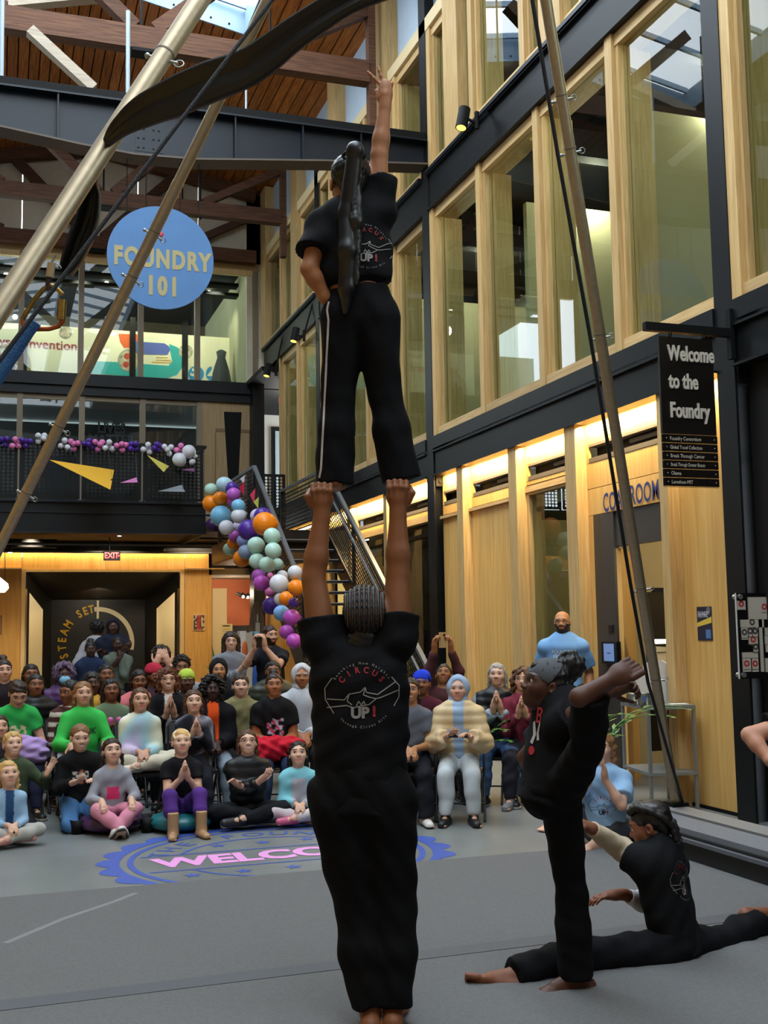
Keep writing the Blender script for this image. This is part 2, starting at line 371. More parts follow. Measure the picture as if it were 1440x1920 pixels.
# rooms behind the ground floor
IN = M('khaki_wall', 'b3a57c', .8); IN2 = M('cream_wall_inside', 'd7c7a0', .8)
RG = thing('room_ground', (7, 11, 0), kind='structure')
bx('room_wall', (8.6, 7.7, 0), (8.7, 21, 3.6), IN2, RG); bx('room_wall', (XP+.12, 10.85, 0), (8.6, 10.9, 3.6), IN, RG); bx('room_wall', (XP+.1, 7.75, 0), (8.6, 7.85, 3.6), IN2, RG)
bx('room_wall', (XP+.3, 12.9, 0), (8.6, 12.95, 3.6), IN, RG); bx('room_ceiling', (XP+.1, 7.7, 2.95), (8.7, 21, 3.0), BLACK, RG)
bx('room_wall', (XP+.3, 14.7, 0), (8.6, 14.8, 3.6), DARKIN, RG); bx('room_wall', (XP+.9, 14.8, 0), (XP+.95, 20.8, 3.6), DARKIN, RG)
point('coat_room_lamp', (7.3, 9.0, 2.6), 60, (1, .86, .62)); point('office_lamp', (7.3, 11.9, 2.6), 12, (1, .9, .62))
# ---------------------------------------------------------------- right wall, second floor windows
def windows(z0, z1, y0, y1, n, name0, front=XB+.01, dark=False):
    p = (y1-y0)/n
    for k in range(n):
        a = y1-p*k; b = a-p     # a far, b near
        wn = thing('window_%d' % (name0+k), (XG, (a+b)/2, z0), kind='structure')
        bx('mullion_fin', (front, a-.13, z0), (front+.15, a, z1), OAK, wn)
        bx('sill', (front+.02, b, z0), (XG+.14, a-.13, z0+.12), OAKY, wn); bx('head', (front+.04, b, z1-.13), (XG+.14, a-.13, z1), OAKY, wn)
        bx('frame_stile', (front+.05, a-.18, z0+.12), (front+.15, a-.133, z1-.13), OAK, wn); bx('frame_stile', (front+.05, b+.003, z0+.12), (front+.15, b+.04, z1-.13), OAK, wn)
        bx('inner_jamb', (front+.17, a-.16, z0+.12), (XG+.22, a-.12, z1-.13), OAK, wn)
        bx('pane', (front+.11, b+.04, z0+.12), (front+.12, a-.18, z1-.13), GLASS, wn)
windows(SILL, UB0, YC2[1], YC1[0], 4, 5); windows(SILL, UB0, YC1[1], YC0[0], 4, 9); windows(SILL, UB0, YC0[1], 23.9, 2, 13)
windows(SILL, UB0, .5, YC2[0], 4, 15)
windows(UB1+.05, HEAD3-.2, 1, 25.3, 16, 20)
py_ = [13.7+2.9*k for k in range(-4, 5)]
for y in py_: bx('pilaster', (XB-.02, y-.25, UB1), (XG, y+.25, 11.95), OAK, WR)
bx('head_ledge', (XB, -4, HEAD3-.2), (XG+.1, 25.6, HEAD3), M('lit_oak', 'dcc596', .5), WR)  # lit look of the oak ledge is put into its lighter colour
ys = np.arange(-4, 25.6, 1.45)
for a in ys: bx('clerestory_panel', (XG-.04, a+.006, HEAD3), (XG, min(a+1.444, 25.79), 12.05), M('clerestory_daylit', 'b6c6d4', .6, var=.03), WR)  # white panels, the blue tint of the daylight is put into their colour
# rooms behind the upper floors
RM = thing('rooms_upper', (7.5, 12, 4), kind='structure')
SAGE = M('sage_cream_wall', 'b9b48f', .85)
for z0, z1 in ((SILL-.1, UB0+.2), (UB1, HEAD3+.4)):
    bx('room_floor', (XG+.15, 0, z0-.1), (9.2, 25.6, z0), DARKIN, RM); bx('room_ceiling', (XG+.15, 0, z1), (9.2, 25.6, z1+.1), BLACK, RM)
    bx('room_wall', (9.2, 0, z0), (9.3, 25.6, z1), SAGE, RM)
    for y in (4.5, 10.2, 13.0, 17.5, 21.5): bx('room_wall', (XG+.5, y, z0), (9.2, y+.1, z1-.6), SAGE, RM)
    for y in (6.5, 8.9, 11.4, 15, 19): bx('doorway', (9.17, y, z0), (9.2, y+.9, z0+2.15), M('dark_doorway', '1d2022', .4), RM)
    for y in (7, 9.4, 12, 15.5, 19.5):
        bx('ceiling_beam', (XG+.15, y, z1-.35), (9.2, y+.2, z1), BLACK, RM)
        l = bx('downlight', (7.0, y+.55, z1-.06), (7.12, y+.67, z1-.02), M('lamp_glow', 'fff2d8', .5, emit=14), RM)
        point('room_lamp', (7.4, y+.8, z1-.5), 75, (1, .93, .74), .12)
bx('wall_graphic_panel', (7.9, 16.0, 9.2), (7.95, 17.5, 10.1), M('sign_cream', 'e4e2cf', .6), RM)
# ---------------------------------------------------------------- back wall
WBK = thing('wall_back', (1.7, YB, 0), kind='structure')
PLYX = wood('maple_panel_back', 'c8964c', 'dba85e', 2, .45, 2.)
ox0, ox1, oz = .60, 3.85, 2.96
def bpan(x0, x1, z0, z1, mat=PLYX, name='wood_panel', d=.04): return bx(name, (x0+.004, YB, z0+.003), (x1-.004, YB+d, z1-.003), mat, WBK)
for a, b in ((XW, -1.2), (-1.2, .48)): bpan(a, b, 0, 3.02)
for a, b in ((4.0, 4.62),): bpan(a, b, 0, 3.02)
bpan(XW, .48, 3.05, 3.5); bpan(.48, 2.25, oz+.06, 3.5); bpan(2.25, 4.0, oz+.06, 3.5); bpan(4.0, 5.0, 3.05, 3.5)
fr = wood('pale_frame', 'd8b478', 'e6c690', 2)
bx('portal_frame', (.48, YB-.03, 0), (.56, YB+.1, oz+.06), fr, WBK); bx('portal_frame', (3.9, YB-.03, 0), (3.99, YB+.1, oz+.06), fr, WBK)
bx('portal_frame', (.56, YB-.03, oz), (3.9, YB+.1, oz+.06), fr, WBK)
bx('shelf_trim', (XW, YB-.06, 3.02), (.48, YB, 3.05), fr, WBK); bx('shelf_trim', (4.0, YB-.06, 3.02), (4.9, YB, 3.05), fr, WBK)
def niche():
    y0, y1 = YB+.05, YB+3.0
    bl = ony(97, 1125, y1); br = ony(272, 1125, y1); zi = bl[2]
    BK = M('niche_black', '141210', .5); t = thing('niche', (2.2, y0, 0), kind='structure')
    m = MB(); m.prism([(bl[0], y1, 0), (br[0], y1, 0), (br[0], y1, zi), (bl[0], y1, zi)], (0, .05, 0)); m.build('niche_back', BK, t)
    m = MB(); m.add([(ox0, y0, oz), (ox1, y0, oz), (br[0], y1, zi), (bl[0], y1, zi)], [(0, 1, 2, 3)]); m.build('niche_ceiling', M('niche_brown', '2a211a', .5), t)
    LIT = M('lit_corridor', 'f0dcb0', .8)
    for s, xa, xb in ((-1, ox0, bl[0]), (1, ox1, br[0])):
        def P(f, z): return (xa+(xb-xa)*f, y0+(y1-y0)*f, z)
        zz = lambda f: oz+(zi-oz)*f
        f0, f1 = .08, .62
        for fa, fb, za, zb, za2, zb2 in ((0, f0, 0, 0, zz(0), zz(f0)), (f1, 1, 0, 0, zz(f1), zz(1)), (f0, f1, 2.52, 2.18, zz(f0), zz(f1))):
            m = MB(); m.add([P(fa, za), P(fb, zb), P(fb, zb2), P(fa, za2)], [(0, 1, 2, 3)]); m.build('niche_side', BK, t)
        d = s*.5; m = MB()   # lit corridor seen through the side opening
        q = [P(f0, 0), P(f1, 0), P(f1, 2.3), P(f0, 2.6)]
        m.add([(p[0]+s*1.2, p[1], p[2]) for p in q], [(0, 1, 2, 3)])
        m.add([q[1], (q[1][0]+s*1.2, q[1][1], 0), (q[1][0]+s*1.2, q[1][1], 2.6), (q[1][0], q[1][1], 2.6)], [(0, 1, 2, 3)])
        m.add([q[0], (q[0][0]+s*1.2, q[0][1], 0), (q[0][0]+s*1.2, q[0][1], 2.6), (q[0][0], q[0][1], 2.6)], [(0, 1, 2, 3)])
        m.build('corridor', LIT, t)
        point('corridor_lamp', ((q[0][0]+q[1][0])/2+s*.7, (q[0][1]+q[1][1])/2, 2.2), 16, (1, .88, .62))
    c = ony(183, 1206, y1-.02); R = (ony(248, 1206, y1-.02)-c)[0]
    WH = M('cream_paint_mark', 'e6d6b4', .6)
    def arc(a0, a1, r0, r1, n=24):
        m = MB()
        for i in range(n):
            t0 = math.radians(a0+(a1-a0)*i/n); t1 = math.radians(a0+(a1-a0)*(i+1)/n)
            m.add([(c[0]+r*math.cos(a), y1-.012, c[2]+r*math.sin(a)) for r, a in ((r0, t0), (r0, t1), (r1, t1), (r1, t0))], [(0, 1, 2, 3)])
        m.build('ring_mark', WH, t)
    arc(96, -12, R*.93, R*1.06); arc(212, 262, R*.93, R*1.06)
    YL = M('gold_letters', 'd9a514', .5)
    for ch, a in zip('STEAM SET', (201, 187, 174, 160, 146, 132, 122, 111, 101)):
        if ch == ' ': continue
        a_ = math.radians(a); up = Vector((math.cos(a_), 0, math.sin(a_))); rt = Vector((math.sin(a_), 0, -math.cos(a_)))
        lay('letter', text_geo(ch, .27, .03, .8), (c[0]+R*math.cos(a_), y1-.02, c[2]+R*math.sin(a_)), rt, up, YL, t)
    bx('door_edge', (c[0]-.03, y1-.05, 1.9), (c[0]+.02, y1-.01, zi-.02), WH, t)
niche()
bx('vestibule_outer', (-1.5, YB+3.4, 0), (5.6, YB+3.5, 3.5), BLACK, WBK)
# cove light above the wood and warm strips under the floor beam
WARM = (1., .75, .38)
area('cove_back', (1.2, YB-.10, 3.46), (0, .35, -1), 6.6, .06, 60, WARM)
for x in (-1.2, .6, 2.3, 4.0): spot('soffit_spot', (x, 23.4, 3.5), (.0, 1.6, -1.5), 130, (1, .84, .6), 95)
spot('niche_spot', (2.25, YB+1.5, 2.6), (0, 1, -.55), 30, (1, .9, .7), 110)
for a, b in ((YC2[1], YC1[0]), (YC1[1], YC0[0])): area('cove_right', (XP-.09, (a+b)/2, LB0-.03), (.5, 0, -1), abs(b-a)-.2, .06, 170, WARM)
area('cove_right', (XP-.09, 22.8, LB0-.03), (.5, 0, -1), 4.4, .06, 90, WARM)
bx('cove_lamp_blind', (XW, YB-.36, 3.40), (5.4, YB-.33, 3.62), BLACK, WBK)  # added board that hides the cove lamp strip from view
# storeys of the back wall above
bx('gallery_beam', (XW, YB-.12, 6.90), (5.6, YB+.15, 7.10), STEEL, kind='structure'); bx('gallery_beam', (XW, YB-.2, 7.10), (5.6, YB+.15, 7.37), STEEL, kind='structure')
BRN = M('bronze_mullion', '8a7a63', .5)
mx2 = [ony(p, 830, YB)[0] for p in (-88, 36, 153, 267, 374)]; mx3 = [ony(p, 600, YB)[0] for p in (-70, 40, 152, 264, 370, 478)]
for i in range(4):
    wn = thing('window_%d' % (40+i), (mx2[i], YB, 4.1), kind='structure')
    bx('mullion', (mx2[i+1]-.06, YB-.06, 4.1), (mx2[i+1]+.06, YB+.1, 6.9), BRN, wn); bx('head', (mx2[i], YB-.02, 6.8), (mx2[i+1]-.06, YB+.1, 6.9), BRN, wn)
    bx('pane', (mx2[i]+.06, YB+.03, 4.1), (mx2[i+1]-.06, YB+.04, 6.8), GLASS, wn)
for i in range(5):
    wn = thing('window_%d' % (50+i), (mx3[i], YB, 7.37), kind='structure')
    bx('mullion', (mx3[i+1]-.06, YB-.06, 7.37), (mx3[i+1]+.06, YB+.1, 10.1), BRN, wn); bx('head', (mx3[i], YB-.04, 10.0), (mx3[i+1]-.06, YB+.1, 10.12), fr, wn)
    bx('pane', (mx3[i]+.06, YB+.03, 7.37), (mx3[i+1]-.06, YB+.04, 10.0), GLASS, wn)
bx('gable_base', (XW, YB-.02, 10.12), (XB, YB+.1, 10.3), OAKY, WBK)
gx = [XW, -.9, .35, 1.95, 2.9, 4.3, XG]
for a, b in zip(gx[:-1], gx[1:]):
    m = MB(); m.prism([(a+.01, YB, 10.3), (b-.01, YB, 10.3), (b-.01, YB, roofz(b)), (a+.01, YB, roofz(a))], (0, .05, 0)); m.build('gable_panel', CREAM, WBK)
# blank bay with timber lining at the right end of the second floor
bx('lining_panel', (mx2[4]+.06, YB-.04, 4.1), (5.5, YB+.05, 6.9), wood('pale_maple', 'a98e66', 'bfa37a', 2), WBK)
v = [ony(*p, YB-.06) for p in ((420, 772), (453, 773), (447, 900), (428, 900))]
m = MB(); m.prism(v, (0, .02, 0)); m.build('tapered_panel', BLACK, WBK)
pl = M('panel_brown', '7a6446', .7); a = ony(404, 803, YB-.05); b = ony(469, 812, YB-.05); bx('recess_rail', (a[0], YB-.05, b[2]), (b[0], YB-.03, a[2]), pl, WBK)  # dull brown strips on the face of the lining panel
for p in (404, 468): q = ony(p, 812, YB-.05); bx('panel_joint', (q[0]-.012, YB-.046, 4.1), (q[0]+.012, YB-.04, q[2]), pl, WBK)
# rooms behind the back wall
RB = thing('rooms_back', (1.7, YB+2, 4), kind='structure')
bx('room_wall', (XW, YB+3.5, 4), (5.5, YB+3.6, 6.9), M('near_black_wall', '0d0d0e', .7), RB); bx('room_floor', (XW, YB+.2, 3.98), (5.6, YB+3.5, 4.08), DARKIN, RB)
bx('room_ceiling', (XW, YB+.2, 6.95), (5.6, YB+7.2, 7.2), DARKIN, RB)
bx('room_ceiling', (XW, YB+.2, 10.35), (5.6, YB+7, 10.4), M('charcoal_ceiling', '1c2126', .8), RB); bx('room_wall', (XW, YB+6, 7.2), (5.6, YB+6.1, 10.4), M('taupe_wall', '6e6450', .8), RB)
bx('room_wall', (5.5, YB+.2, 7.2), (5.6, YB+6, 10.4), SAGE, RB)
for z in (9.85, 10.1): bx('duct', (XW, YB+1.2, z), (5.5, YB+1.5, z+.08), BLACK, RB)
for p in ((12, 513), (200, 532), (392, 549), (28, 594)):
    q = ony(p[0], p[1], YB+2.5); MB().ell(q, (.06, .06, .06), 8, 6).build('track_lamp', M('lamp_glow', 'fff2d8', .5, emit=14), RB)
point('gallery_lamp', (3.0, YB+2.0, 9.6), 36, (1, .92, .8), .15); point('gallery_lamp', (.4, YB+2.0, 9.6), 36, (1, .92, .8), .15)
# hall corner beside the stair
bx('hall_wall', (5.55, 29.0, 3.2), (9, 29.1, 7.5), M('hall_white', 'bdb7ab', .8), kind='structure'); bx('hall_floor', (5.4, 23.9, 4.0), (9, 29, 4.1), DARKIN, kind='structure')
bx('hall_ceiling', (5.4, 24, 7.3), (9, 29, 7.4), BLACK, kind='structure')
D2 = thing('door_2', (6.7, 28.95, 4.1), kind='structure'); a = ony(509, 800, 28.95); b = ony(560, 800, 28.95)
bx('door_frame', (a[0], 28.93, 4.1), (b[0], 28.99, a[2]), BLACK, D2); bx('door_leaf', (a[0]+.09, 28.9, 4.1), (b[0]-.09, 28.93, a[2]-.12), M('pale_grey_door', '9aa3a6', .5), D2)
point('hall_lamp', (6.6, 26.8, 6.6), 40, (1, .95, .85))
# ---------------------------------------------------------------- roof
CE = thing('ceiling', (RX, 12, RZ), kind='structure')
e = None
d = ray(460, 66); A_ = np.array([RS, 0, 1.]); tt = (RZ+RS*RX-(CO@A_))/(d@A_); e = CO+d*tt
XSK, YSK = float(e[0]), float(e[1])
XE = 5.96
def plank(x0, x1, y0, y1):
    s = -RS if (x0+x1)/2 > RX else RS; g = .012
    m = MB(); z0, z1 = roofz(x0), roofz(x1)
    m.prism([(x0+g, y0, z0+random.uniform(0, .006)), (x1-g, y0, z1), (x1-g, y0, z1+.03), (x0+g, y0, z0+.03)], (0, y1-y0-.01, 0)); m.build('plank', PLANK, CE)
def planks(x0, x1, n, y0, y1):
    for k in range(n): plank(x0+(x1-x0)*k/n, x0+(x1-x0)*(k+1)/n, y0, y1)
bay = [YSK]+[b for b in (16.6, 20.0, 23.1, YB) if b > YSK+.2]
for a, b in zip(bay[:-1], bay[1:]):
    if b-a < .2: continue
    planks(RX, XE, 21, a, b); planks(XW, RX, 22, a, b)
planks(XSK, XE, 9, -4, YSK); planks(XW, -1.5, 4, -4, YSK); planks(1.75, RX, 1, -4, YSK); planks(RX, 2.2, 1, -4, YSK)
bk = M('roof_deck', '5a3418', .9)
for x0, x1, y0, y1 in ((RX, XE, YSK, YB+.1), (XW, RX, YSK, YB+.1), (XSK, XE, -4, YSK), (XW, -1.5, -4, YSK), (1.75, 2.2, -4, YSK)):
    m = MB(); m.add([(x0, y0, roofz(x0)+.05), (x1, y0, roofz(x1)+.05), (x1, y1, roofz(x1)+.05), (x0, y1, roofz(x0)+.05)], [(0, 1, 2, 3)]); m.build('roof_deck', bk, CE)
CURB = M('blue_grey_curb', '8fa6bb', .45)
def skylight(x0, x1, nm):
    t = thing(nm, ((x0+x1)/2, 6, roofz(x1)), kind='structure'); h = .45
    m = MB()
    m.prism([(x0, YSK-.02, roofz(x0)), (x1, YSK-.02, roofz(x1)), (x1, YSK-.02, roofz(x1)+h), (x0, YSK-.02, roofz(x0)+h)], (0, .04, 0)); m.build('curb', CURB, t)
    for x in (x0, x1):
        bx('curb', (x-.02, -4, roofz(x)), (x+.02, YSK-.02, roofz(x)+h), CURB, t)
    for k in range(12):
        y = YSK-.15-1.2*k
        m = MB(); m.beam((x0, y, roofz(x0)+h), (x1, y, roofz(x1)+h), .06, .1); m.build('glazing_bar', CURB, t)
    for k in range(5):
        x = x1-.3-k*.33
        if abs(x) < 9: MB().ell((x, YSK-.03, roofz(x)+.1), (.02, .02, .02), 6, 4).build('bolt', BLACK, t)
    zc = (roofz(x0)+roofz(x1))/2+h+.1
    area('portal_sky', ((x0+x1)/2, (YSK-4)/2, zc+.3), (0, 0, -1), abs(x1-x0)+.2, YSK+4, 1, portal=True)
skylight(2.2, XSK, 'window_61'); skylight(-1.5, 1.75, 'window_62')
# timber trusses
def truss(y, zc, zw=.34, xl=XW, xr=5.62, w=.22, raf=False):
    t = thing('timber_truss', (RX, y, zc), kind='structure'); T = TIMBER
    bx('bottom_chord', (xl, y-w/2, zc-zw/2), (xr, y+w/2, zc+zw/2), T, t)
    for s, xe in ((1, xr), (-1, xl)):
        m = MB(); m.beam((RX, y, roofz(RX)-.14), (xe, y, roofz(xe)-.14), w, .26); m.build('rafter', T, t) if raf else None
        m = MB(); m.beam((RX+s*.15, y, zc+zw/2), (RX+s*1.75, y, roofz(RX+s*1.75)-.25), w*.9, .2); m.build('strut', T, t)
        m = MB(); m.beam((RX+s*2.0, y, zc+zw/2), (xe, y, zc+1.05), w*.7, .16); m.build('strut', T, t)
    MB().tube([(RX-.05, y, zc+zw/2), (RX-.05, y, roofz(RX)-.2)], .018, 6).build('king_rod', BLACK, t)
    for x in (RX-2.1, RX+1.95): MB().tube([(x, y+.03, zc-zw/2-.06), (x, y+.03, roofz(x)-.1)], .016, 6).build('tie_rod', BLACK, t)
    m = MB(); m.box((RX-.2, y-w/2-.02, zc-zw/2-.05), (RX+.2, y+w/2+.02, zc-zw/2)); m.build('saddle_plate', BLACK, t)
truss(16.6, 10.53, .36, xr=5.5); truss(23.1, 10.47, .3); truss(25.6, 10.38, .3, raf=True)
for y, x in ((16.6, 5.5), (23.1, 5.62)): bx('truss_post', (x, y-.08, 9.6), (x+.12, y+.08, 11.95), TIMBER, CE)
# light rods and braces paled by painted-in daylight hung between truss and girder
for px in (3, 240): 
    q = ony(px, 60, 15.6); q2 = ony(px, 165, 15.6); MB().tube([(q[0], 15.6, 10.4 if px > 9 else 10.3), (q2[0], 15.6, 8.75)], .03, 8).build('hanger_rod', M('pale_rod', 'a9b7bd', .4), CE)
q = ony(462, 120, 15.6); q2 = ony(461, 206, 15.6); MB().tube([(q[0], 15.6, 10.35), (q2[0], 15.6, 8.75)], .016, 6).build('hanger_rod', M('pale_rod', 'a9b7bd', .4), CE)
m = MB(); m.beam(ony(56, 58, 15.9), ony(175, 168, 15.9), .17, .14); m.build('brace', wood('daylit_brace', 'b0a08c', 'cabba6', 0, .6), CE)
m = MB(); m.beam(ony(-30, 12, 17.3), ony(182, -8, 17.3), .2, .16); m.build('brace', wood('daylit_brace', 'b0a08c', 'cabba6', 0, .6), CE)
for z0, z1 in ((4.2, 7.4), (7.3, 12.6)): bx('end_wall', (5.9 if z0 < 5 else 5.45, 25.62 if z0 < 5 else YB, z0), (9.6, 25.7 if z0 < 5 else YB+.1, z1), SAGE if z0 < 5 else CREAM, CE) if z0 > 5 else None
bx('end_wall', (6.0, 25.6, 7.9), (9.6, 25.7, 12.6), SAGE, CE); bx('roof_deck', (5.9, -4, 11.98), (9.6, YB+.1, 12.06), bk, CE)
# ---------------------------------------------------------------- left and near walls (outside the frame, seen in reflections)
WL = thing('wall_left', (XW, 10, 0), kind='structure')
bx('wood_panel', (XW-.1, -4, 0), (XW, YB, 3.7), PLY, WL); bx('beam', (XW-.1, -4, 3.7), (XW+.05, YB, 4.2), STEEL, WL); bx('beam', (XW-.1, -4, 7.5), (XW+.05, YB, 8.1), STEEL, WL)
bx('glazing_dark', (XW-.15, -4, 4.2), (XW-.1, YB, 7.5), M('dark_window', '1a2024', .1), WL); bx('white_wall', (XW-.1, -4, 8.1), (XW, YB, 12.5), WHITE, WL)
for k in range(12): bx('mullion', (XW-.1, -3.6+2.45*k, 4.2), (XW+.02, -3.4+2.45*k, 7.5), OAK, WL)
WS = thing('wall_near', (1.7, -4, 0), kind='structure')
bx('wood_panel', (XW, -4.1, 0), (9, -4, 4), PLY, WS); bx('white_wall', (XW, -4.1, 4), (9, -4, 12.5), M('near_wall_grey', '7d7a76', .7), WS)
# ================================================================== THINGS IN THE HALL
def V3(p): return Vector([float(q) for q in p])
# ---------------------------------------------------------------- balcony with perforated guards
BY = 21.9
ORD = ['first', 'second', 'third', 'fourth', 'fifth', 'sixth', 'seventh', 'eighth', 'ninth', 'tenth', 'eleventh', 'twelfth', 'thirteenth', 'fourteenth', 'fifteenth', 'sixteenth', 'seventeenth', 'eighteenth', 'nineteenth', 'twentieth', 'last']
BAL = thing('balcony', (1.0, BY, 3.48), kind='structure')
bx('fascia', (XW, BY, 3.5), (3.78, BY+.02, 4.08), STEEL, BAL); bx('fascia_flange', (XW, BY-.07, 4.06), (3.78, BY+.02, 4.10), STEELB, BAL); bx('fascia_flange', (XW, BY-.07, 3.48), (3.78, BY+.02, 3.51), STEELB, BAL)
bx('fascia_rib', (XW, BY-.03, 3.86), (3.78, BY, 3.88), STEELB, BAL)
bx('deck', (XW, BY+.02, 3.98), (3.78, YB-.2, 4.08), DARKIN, BAL); bx('soffit', (XW, BY+.02, 3.60), (5.4, YB-.2, 3.66), BLACK, BAL)
bx('end_fascia', (3.78, BY, 3.5), (3.80, YB-.2, 4.1), STEEL, BAL)
for z, y in ((3.36, 23.0), (3.30, 24.3)): MB().tube([(XW, y, z), (5.0, y, z)], .028, 8).build('pipe', M('dull_pipe', '4a4a4a', .5), BAL)
bx('cable_tray', (XW, 23.6, 3.34), (1.1, 24.0, 3.5), BLACK, BAL); bx('cable_tray', (3.4, 24.6, 3.36), (5.2, 24.9, 3.42), M('dull_pipe', '4a4a4a', .5), BAL)
for p in ((19, 1031), (224, 1000)):
    q = ony(*p, 23.8); MB().tube([q-[0, 0, .05], q+[0, 0, .12]], .05, 10).build('downlight', STEEL, BAL); MB().tube([q-[0, 0, .06], q-[0, 0, .05]], .04, 8).build('lamp_face', M('lamp_glow', 'fff2d8', .5, emit=14), BAL)
PERF = M('perforated_black', '0d0e10', .5, spec=.25)
def perforated(name, o, r, u, w, h, parent, pitch=.075, hole=.029, border=.05, mat=PERF, thick=.004):
    o = V3(o); r = V3(r); u = V3(u); m = MB(); nx = max(1, int((w-2*border)/pitch)); ny = max(1, int((h-2*border)/(pitch*.87)))
    px = (w-2*border)/nx; py = (h-2*border)/ny
    def P(a, b): return o+r*a+u*b
    for j in range(ny):
        for i in range(nx):
            cx = border+px*(i+.5); cy = border+py*(j+.5)
            sq = [(-.5, -.5), (0, -.5), (.5, -.5), (.5, 0), (.5, .5), (0, .5), (-.5, .5), (-.5, 0)]
            ho = [(math.cos(math.radians(a)), math.sin(math.radians(a))) for a in (225, 270, 315, 0, 45, 90, 135, 180)]
            sh = px*.5 if j % 2 else 0
            m.add([P(cx+a*px, cy+b*py) for a, b in sq]+[P(cx+a*hole, cy+b*hole) for a, b in ho], [(k, (k+1) % 8, 8+(k+1) % 8, 8+k) for k in range(8)])
    for a, b, c, d in ((0, 0, w, border), (0, h-border, w, h), (0, border, border, h-border), (w-border, border, w, h-border)):
        m.add([P(a, b), P(c, b), P(c, d), P(a, d)], [(0, 1, 2, 3)])
    return m.build(name, mat, parent, kind='stuff')
gx_ = [XW]+[ony(p, 880, BY-.02)[0] for p in (-90, 36, 153, 268)]+[3.78]
for gi, (a, b) in enumerate(zip(gx_[:-1], gx_[1:])):
    g = thing('guard_panel', ((a+b)/2, BY-.02, 4.1), 'black perforated guard panel on the balcony edge, %s from its right end' % ORD[5-gi], 'railing', 'perforated panels of the balcony guard')
    perforated('perforated_sheet', (a+.03, BY-.02, 4.12), (1, 0, 0), (0, 0, 1), b-a-.06, 1.06, g)
    bx('guard_post', (a-.0, BY-.03, 4.1), (a+.03, BY+.02, 5.22), STEEL, g); bx('top_rail', (a, BY-.035, 5.19), (b, BY+.03, 5.23), STEEL, g)
g = thing('guard_panel', (3.78, 23, 4.1), 'perforated guard returning along the balcony end towards the wall', 'railing')
perforated('perforated_sheet', (3.79, BY+.1, 4.12), (0, 1, 0), (0, 0, 1), 3.3, 1.06, g); bx('top_rail', (3.77, BY, 5.19), (3.82, YB-.3, 5.23), STEEL, g)
# ---------------------------------------------------------------- stair
XL, XR_, YT, ZT = 4.05, 5.30, 18.6, 3.30
SL = .69; N = 18; rise = ZT/N; going = rise/SL
ST = thing('stair', (4.67, 14, 0), kind='structure')
for k in range(N):
    z = ZT-rise*(k+1); y = YT-going*(k+1)
    o = bx('tread', (XL+.03, y-.02, z-.04), (XR_-.03, y+going, z), STEEL, ST)
    bx('tread_nosing', (XL+.03, y-.03, z-.012), (XR_-.03, y-.02, z+.002), M('worn_nosing', '85888a', .4), ST)
y0s = YT-ZT/SL
WSO = wood('stair_soffit', '9a7444', 'b08a58', 0)
for x in (XL, XR_):
    m = MB(); m.prism([(x-.02, y0s, 0), (x-.02, y0s+.35, 0), (x-.02, YT, ZT-.30), (x-.02, YT, ZT+.04), (x-.02, y0s, .2)], (.04, 0, 0)); m.build('stringer', STEEL, ST)
bx('landing', (XL-.02, YT, 2.95), (5.74, BY+.6, ZT), STEEL, ST); bx('landing_soffit', (XL, YT+.02, 2.92), (5.7, BY+.6, 2.95), WSO, ST)
for k in range(4): bx('upper_tread', (3.8-.0, BY+.65+.28*k, ZT+rise*(k+1)-.04), (5.2, BY+.95+.28*k, ZT+rise*(k+1)), STEEL, ST)
def bars(name, x, parent):   # woven bar infill of the stair guard: flat bars both ways, one joined mesh
    m = MB(); z_ = lambda y: max(0, (y-y0s)*SL)
    for k in range(13):
        h = .12+.07*k
        m.beam((x, y0s+.1, z_(y0s+.1)+h), (x, YT, ZT+h), .006, .026, (0, 0, 1)); m.beam((x, YT, ZT+h), (x, BY, ZT+h), .006, .026)
    y = y0s+.1
    while y < BY:
        b = z_(min(y, YT)); m.beam((x, y, b+.08), (x, y, b+1.0), .01, .006, (1, 0, 0)); y += .075
    return m.build(name, PERF, parent, kind='stuff')
for x, lab in ((XL, 'left'), (XR_, 'right')):
    g = thing('stair_guard', (x, 16, 1), 'black woven bar stair guard '+('carrying the balloon garland' if x == XL else 'next to the timber wall, no balloons on it'), 'railing')
    bars('bar_infill', x, g); zz = lambda y: (y-y0s)*SL
    MB().beam((x, y0s, 1.06), (x, YT, ZT+1.06), .06, .05).beam((x, YT, ZT+1.06), (x, BY, ZT+1.06), .06, .05).build('top_rail', M('grey_rail', '5a6066', .35), g)
    s = .07 if x == XL else -.07
    MB().tube([(x+s, y0s-.1, .85), (x+s, YT, ZT+.88)], .02, 8).build('handrail', M('grey_rail', '5a6066', .35), g)
    for y in (y0s+.05, y0s+1.6, y0s+3.2, YT, BY-.1):
        b = zz(min(y, YT)); bx('guard_post', (x-.025, y-.03, b-.1), (x+.025, y+.03, b+1.05), STEEL, g)
# landing end: second perforated sheet and rising rail beyond
g = thing('guard_panel', (5.2, BY+.6, ZT), 'perforated panel at the back of the stair landing', 'railing'); perforated('perforated_sheet', (4.75, BY+.62, ZT+.2), (1, 0, 0), (0, 0, 1), .8, 1.3, g)
m = MB(); m.beam((4.3, BY+.5, ZT+1.2), (4.9, BY-1.2, ZT+.5), .04, .05); m.build('slanted_rail', STEEL, g)
